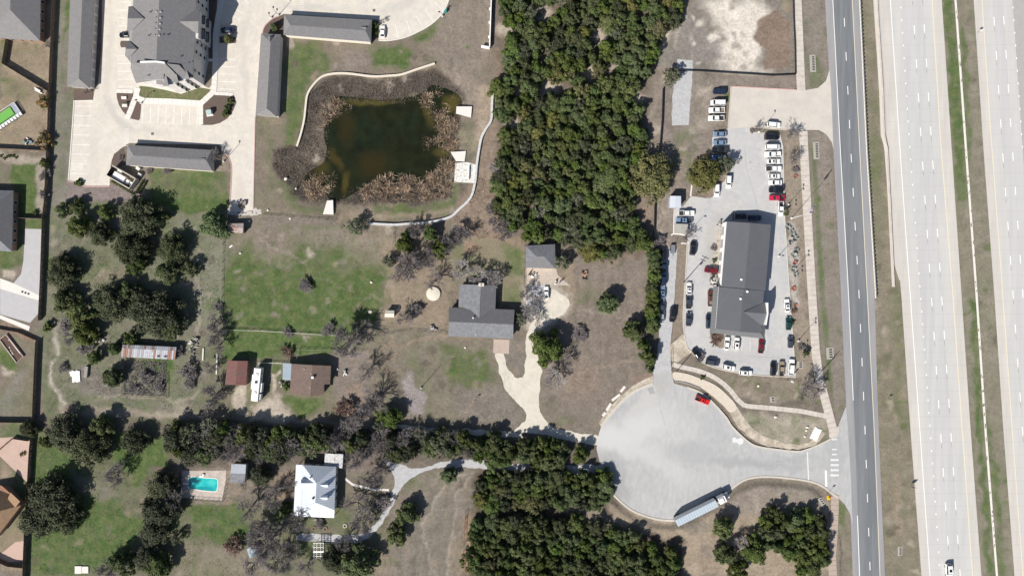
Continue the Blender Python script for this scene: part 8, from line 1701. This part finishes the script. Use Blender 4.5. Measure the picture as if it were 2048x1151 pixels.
# blades: reeds and sedge round the pond, weeds in the scrub field
def blades(name, P, n, h, w_, m, label, lean=.5, clump=.0, seed=1, dist=None, z=None):
    r = np.random.RandomState(seed); Pm = [g(*p) for p in P]; xs = [p[0] for p in Pm]; ys = [p[1] for p in Pm]
    X = r.uniform(min(xs), max(xs), n*3); Y = r.uniform(min(ys), max(ys), n*3)
    X += (fbm(X, Y, 2, seed)-.5)*2; k = sdf(Pm, X, Y) < 0
    if clump: k &= fbm(X, Y, 2.2, seed+9, 3) > clump
    X, Y = X[k][:n], Y[k][:n]; n = len(X); ix = np.clip(np.searchsorted(GX, X), 0, NX-1); iy = np.clip(np.searchsorted(GY, Y), 0, NY-1); Z = HGT[iy, ix]
    a = r.uniform(0, 6.28, n); hh = r.uniform(h[0], h[1], n); L = r.uniform(0, lean, n); d = np.stack([np.cos(a)*L, np.sin(a)*L, np.ones(n)], 1); d = unit(d); s = np.stack([-np.sin(a), np.cos(a), np.zeros(n)], 1)*w_*r.uniform(.6, 1.4, n)[:, None]
    B = np.stack([X, Y, Z-.05], 1); M1 = B+d*hh[:, None]*.6; T = B+d*hh[:, None]+np.stack([np.cos(a)*L*hh*.35, np.sin(a)*L*hh*.35, -L*hh*.3], 1)
    V = np.stack([B-s*.6, B+s*.6, M1+s, T+s*.4, T-s*.4, M1-s], 1).reshape(-1, 3); me = bpy.data.meshes.new(name); me.vertices.add(n*6); me.vertices.foreach_set('co', V.astype(np.float32).reshape(-1))
    i = np.arange(n)[:, None]*6; q = np.concatenate([i+0, i+1, i+2, i+5, i+5, i+2, i+3, i+4], 1).reshape(-1).astype(np.int32)
    me.loops.add(n*8); me.loops.foreach_set('vertex_index', q); me.polygons.add(n*2); me.polygons.foreach_set('loop_start', np.arange(0, n*8, 4, dtype=np.int32)); me.materials.append(m); me.update()
    o = bpy.data.objects.new(name, me); COL.objects.link(o); tag(o, label, kind='stuff'); return o
REEDS = (([(846, 185), (895, 183), (896, 215), (885, 232), (897, 250), (880, 265), (868, 240), (848, 225), (845, 200)], 2600, 'dry tan reeds in the north east corner of the pond'), ([(845, 275), (895, 268), (905, 295), (885, 300), (848, 297)], 1300, 'dry tan reeds midway down the east side of the pond'),
    ([(885, 232), (910, 240), (915, 300), (895, 300), (895, 262), (880, 262)], 1200, 'brownish reeds behind the eastern tan reeds'), ([(655, 198), (672, 196), (700, 215), (706, 226), (688, 232), (665, 232), (640, 262), (642, 225)], 1500, 'dry reeds in the north west corner of the pond'),
    ([(620, 350), (668, 345), (670, 365), (650, 385), (645, 402), (600, 400), (610, 370)], 2400, 'dry reeds in the south west corner of the pond'), ([(722, 382), (745, 362), (780, 348), (830, 352), (880, 345), (905, 365), (898, 392), (850, 400), (780, 402), (725, 400)], 5200, 'dry reeds along the south shore of the pond'), ([(870, 345), (885, 320), (900, 318), (908, 330), (905, 365)], 700, 'dry reeds at the south east corner of the pond'))
for k, (P, n, l) in enumerate(REEDS): blades('reeds', P, n, (.8, 2.2), .05, M_reed, l, 1.1, .50, 20+k)
blades('sedge', [(612, 205), (625, 180), (662, 154), (745, 160), (800, 157), (866, 136), (900, 160), (925, 195), (922, 225), (905, 330), (908, 395), (850, 406), (720, 410), (640, 405), (585, 390), (545, 335), (545, 300), (560, 292), (600, 292)], 26000, (.25, .8), .05, M_reed2, 'dark brown sedge and dead growth on the banks of the pond', .9, .40, 40)
blades('weeds', [(90, 470), (400, 440), (445, 600), (440, 830), (90, 825)], 9000, (.15, .5), .06, mat('grey_weeds', (.17, .165, .11), var=.3, scale=2, island=.5), 'grey green weeds over the scrub field west of the pasture', 1.0, .5, 41)
blades('weeds', [(905, 440), (955, 360), (985, 320), (985, 420), (1030, 475), (930, 480)], 3000, (.15, .5), .06, M_reed, 'straw weeds along the drainage strip left of the woodland', 1.0, .45, 42)
blades('weeds', [(65, 870), (480, 1000), (560, 1151), (60, 1151)], 6000, (.12, .4), .06, mat('green_weeds', (.10, .125, .05), var=.3, scale=2, island=.4), 'green weeds over the grass in the bottom left', 1.0, .5, 43)
blades('grass_tufts', [(447, 450), (785, 455), (760, 640), (447, 655)], 12000, (.08, .25), .05, mat('pasture_tufts', (.16, .17, .07), var=.3, scale=2, island=.5), 'short tufts of grass over the green pasture', 1.0, .5, 44)
blades('grass_tufts', [(755, 660), (1000, 690), (1050, 848), (760, 848)], 7000, (.08, .25), .05, mat('lawn_tufts', (.22, .19, .12), var=.3, scale=2, island=.5), 'short dry tufts over the lawn below the grey house', 1.0, .5, 45)
blades('grass_tufts', [(1140, 500), (1300, 500), (1300, 760), (1200, 860), (1100, 850), (1085, 700)], 7000, (.08, .22), .05, mat('field_tufts', (.24, .19, .14), var=.3, scale=2, island=.5), 'short dry tufts over the brown field left of the hedge', 1.0, .5, 46)
blades('brambles', [(248, 722), (333, 722), (333, 790), (248, 788)], 3500, (.3, .9), .06, M_twig, 'grey brambles filling the fenced garden plot', 1.1, .38, 47)
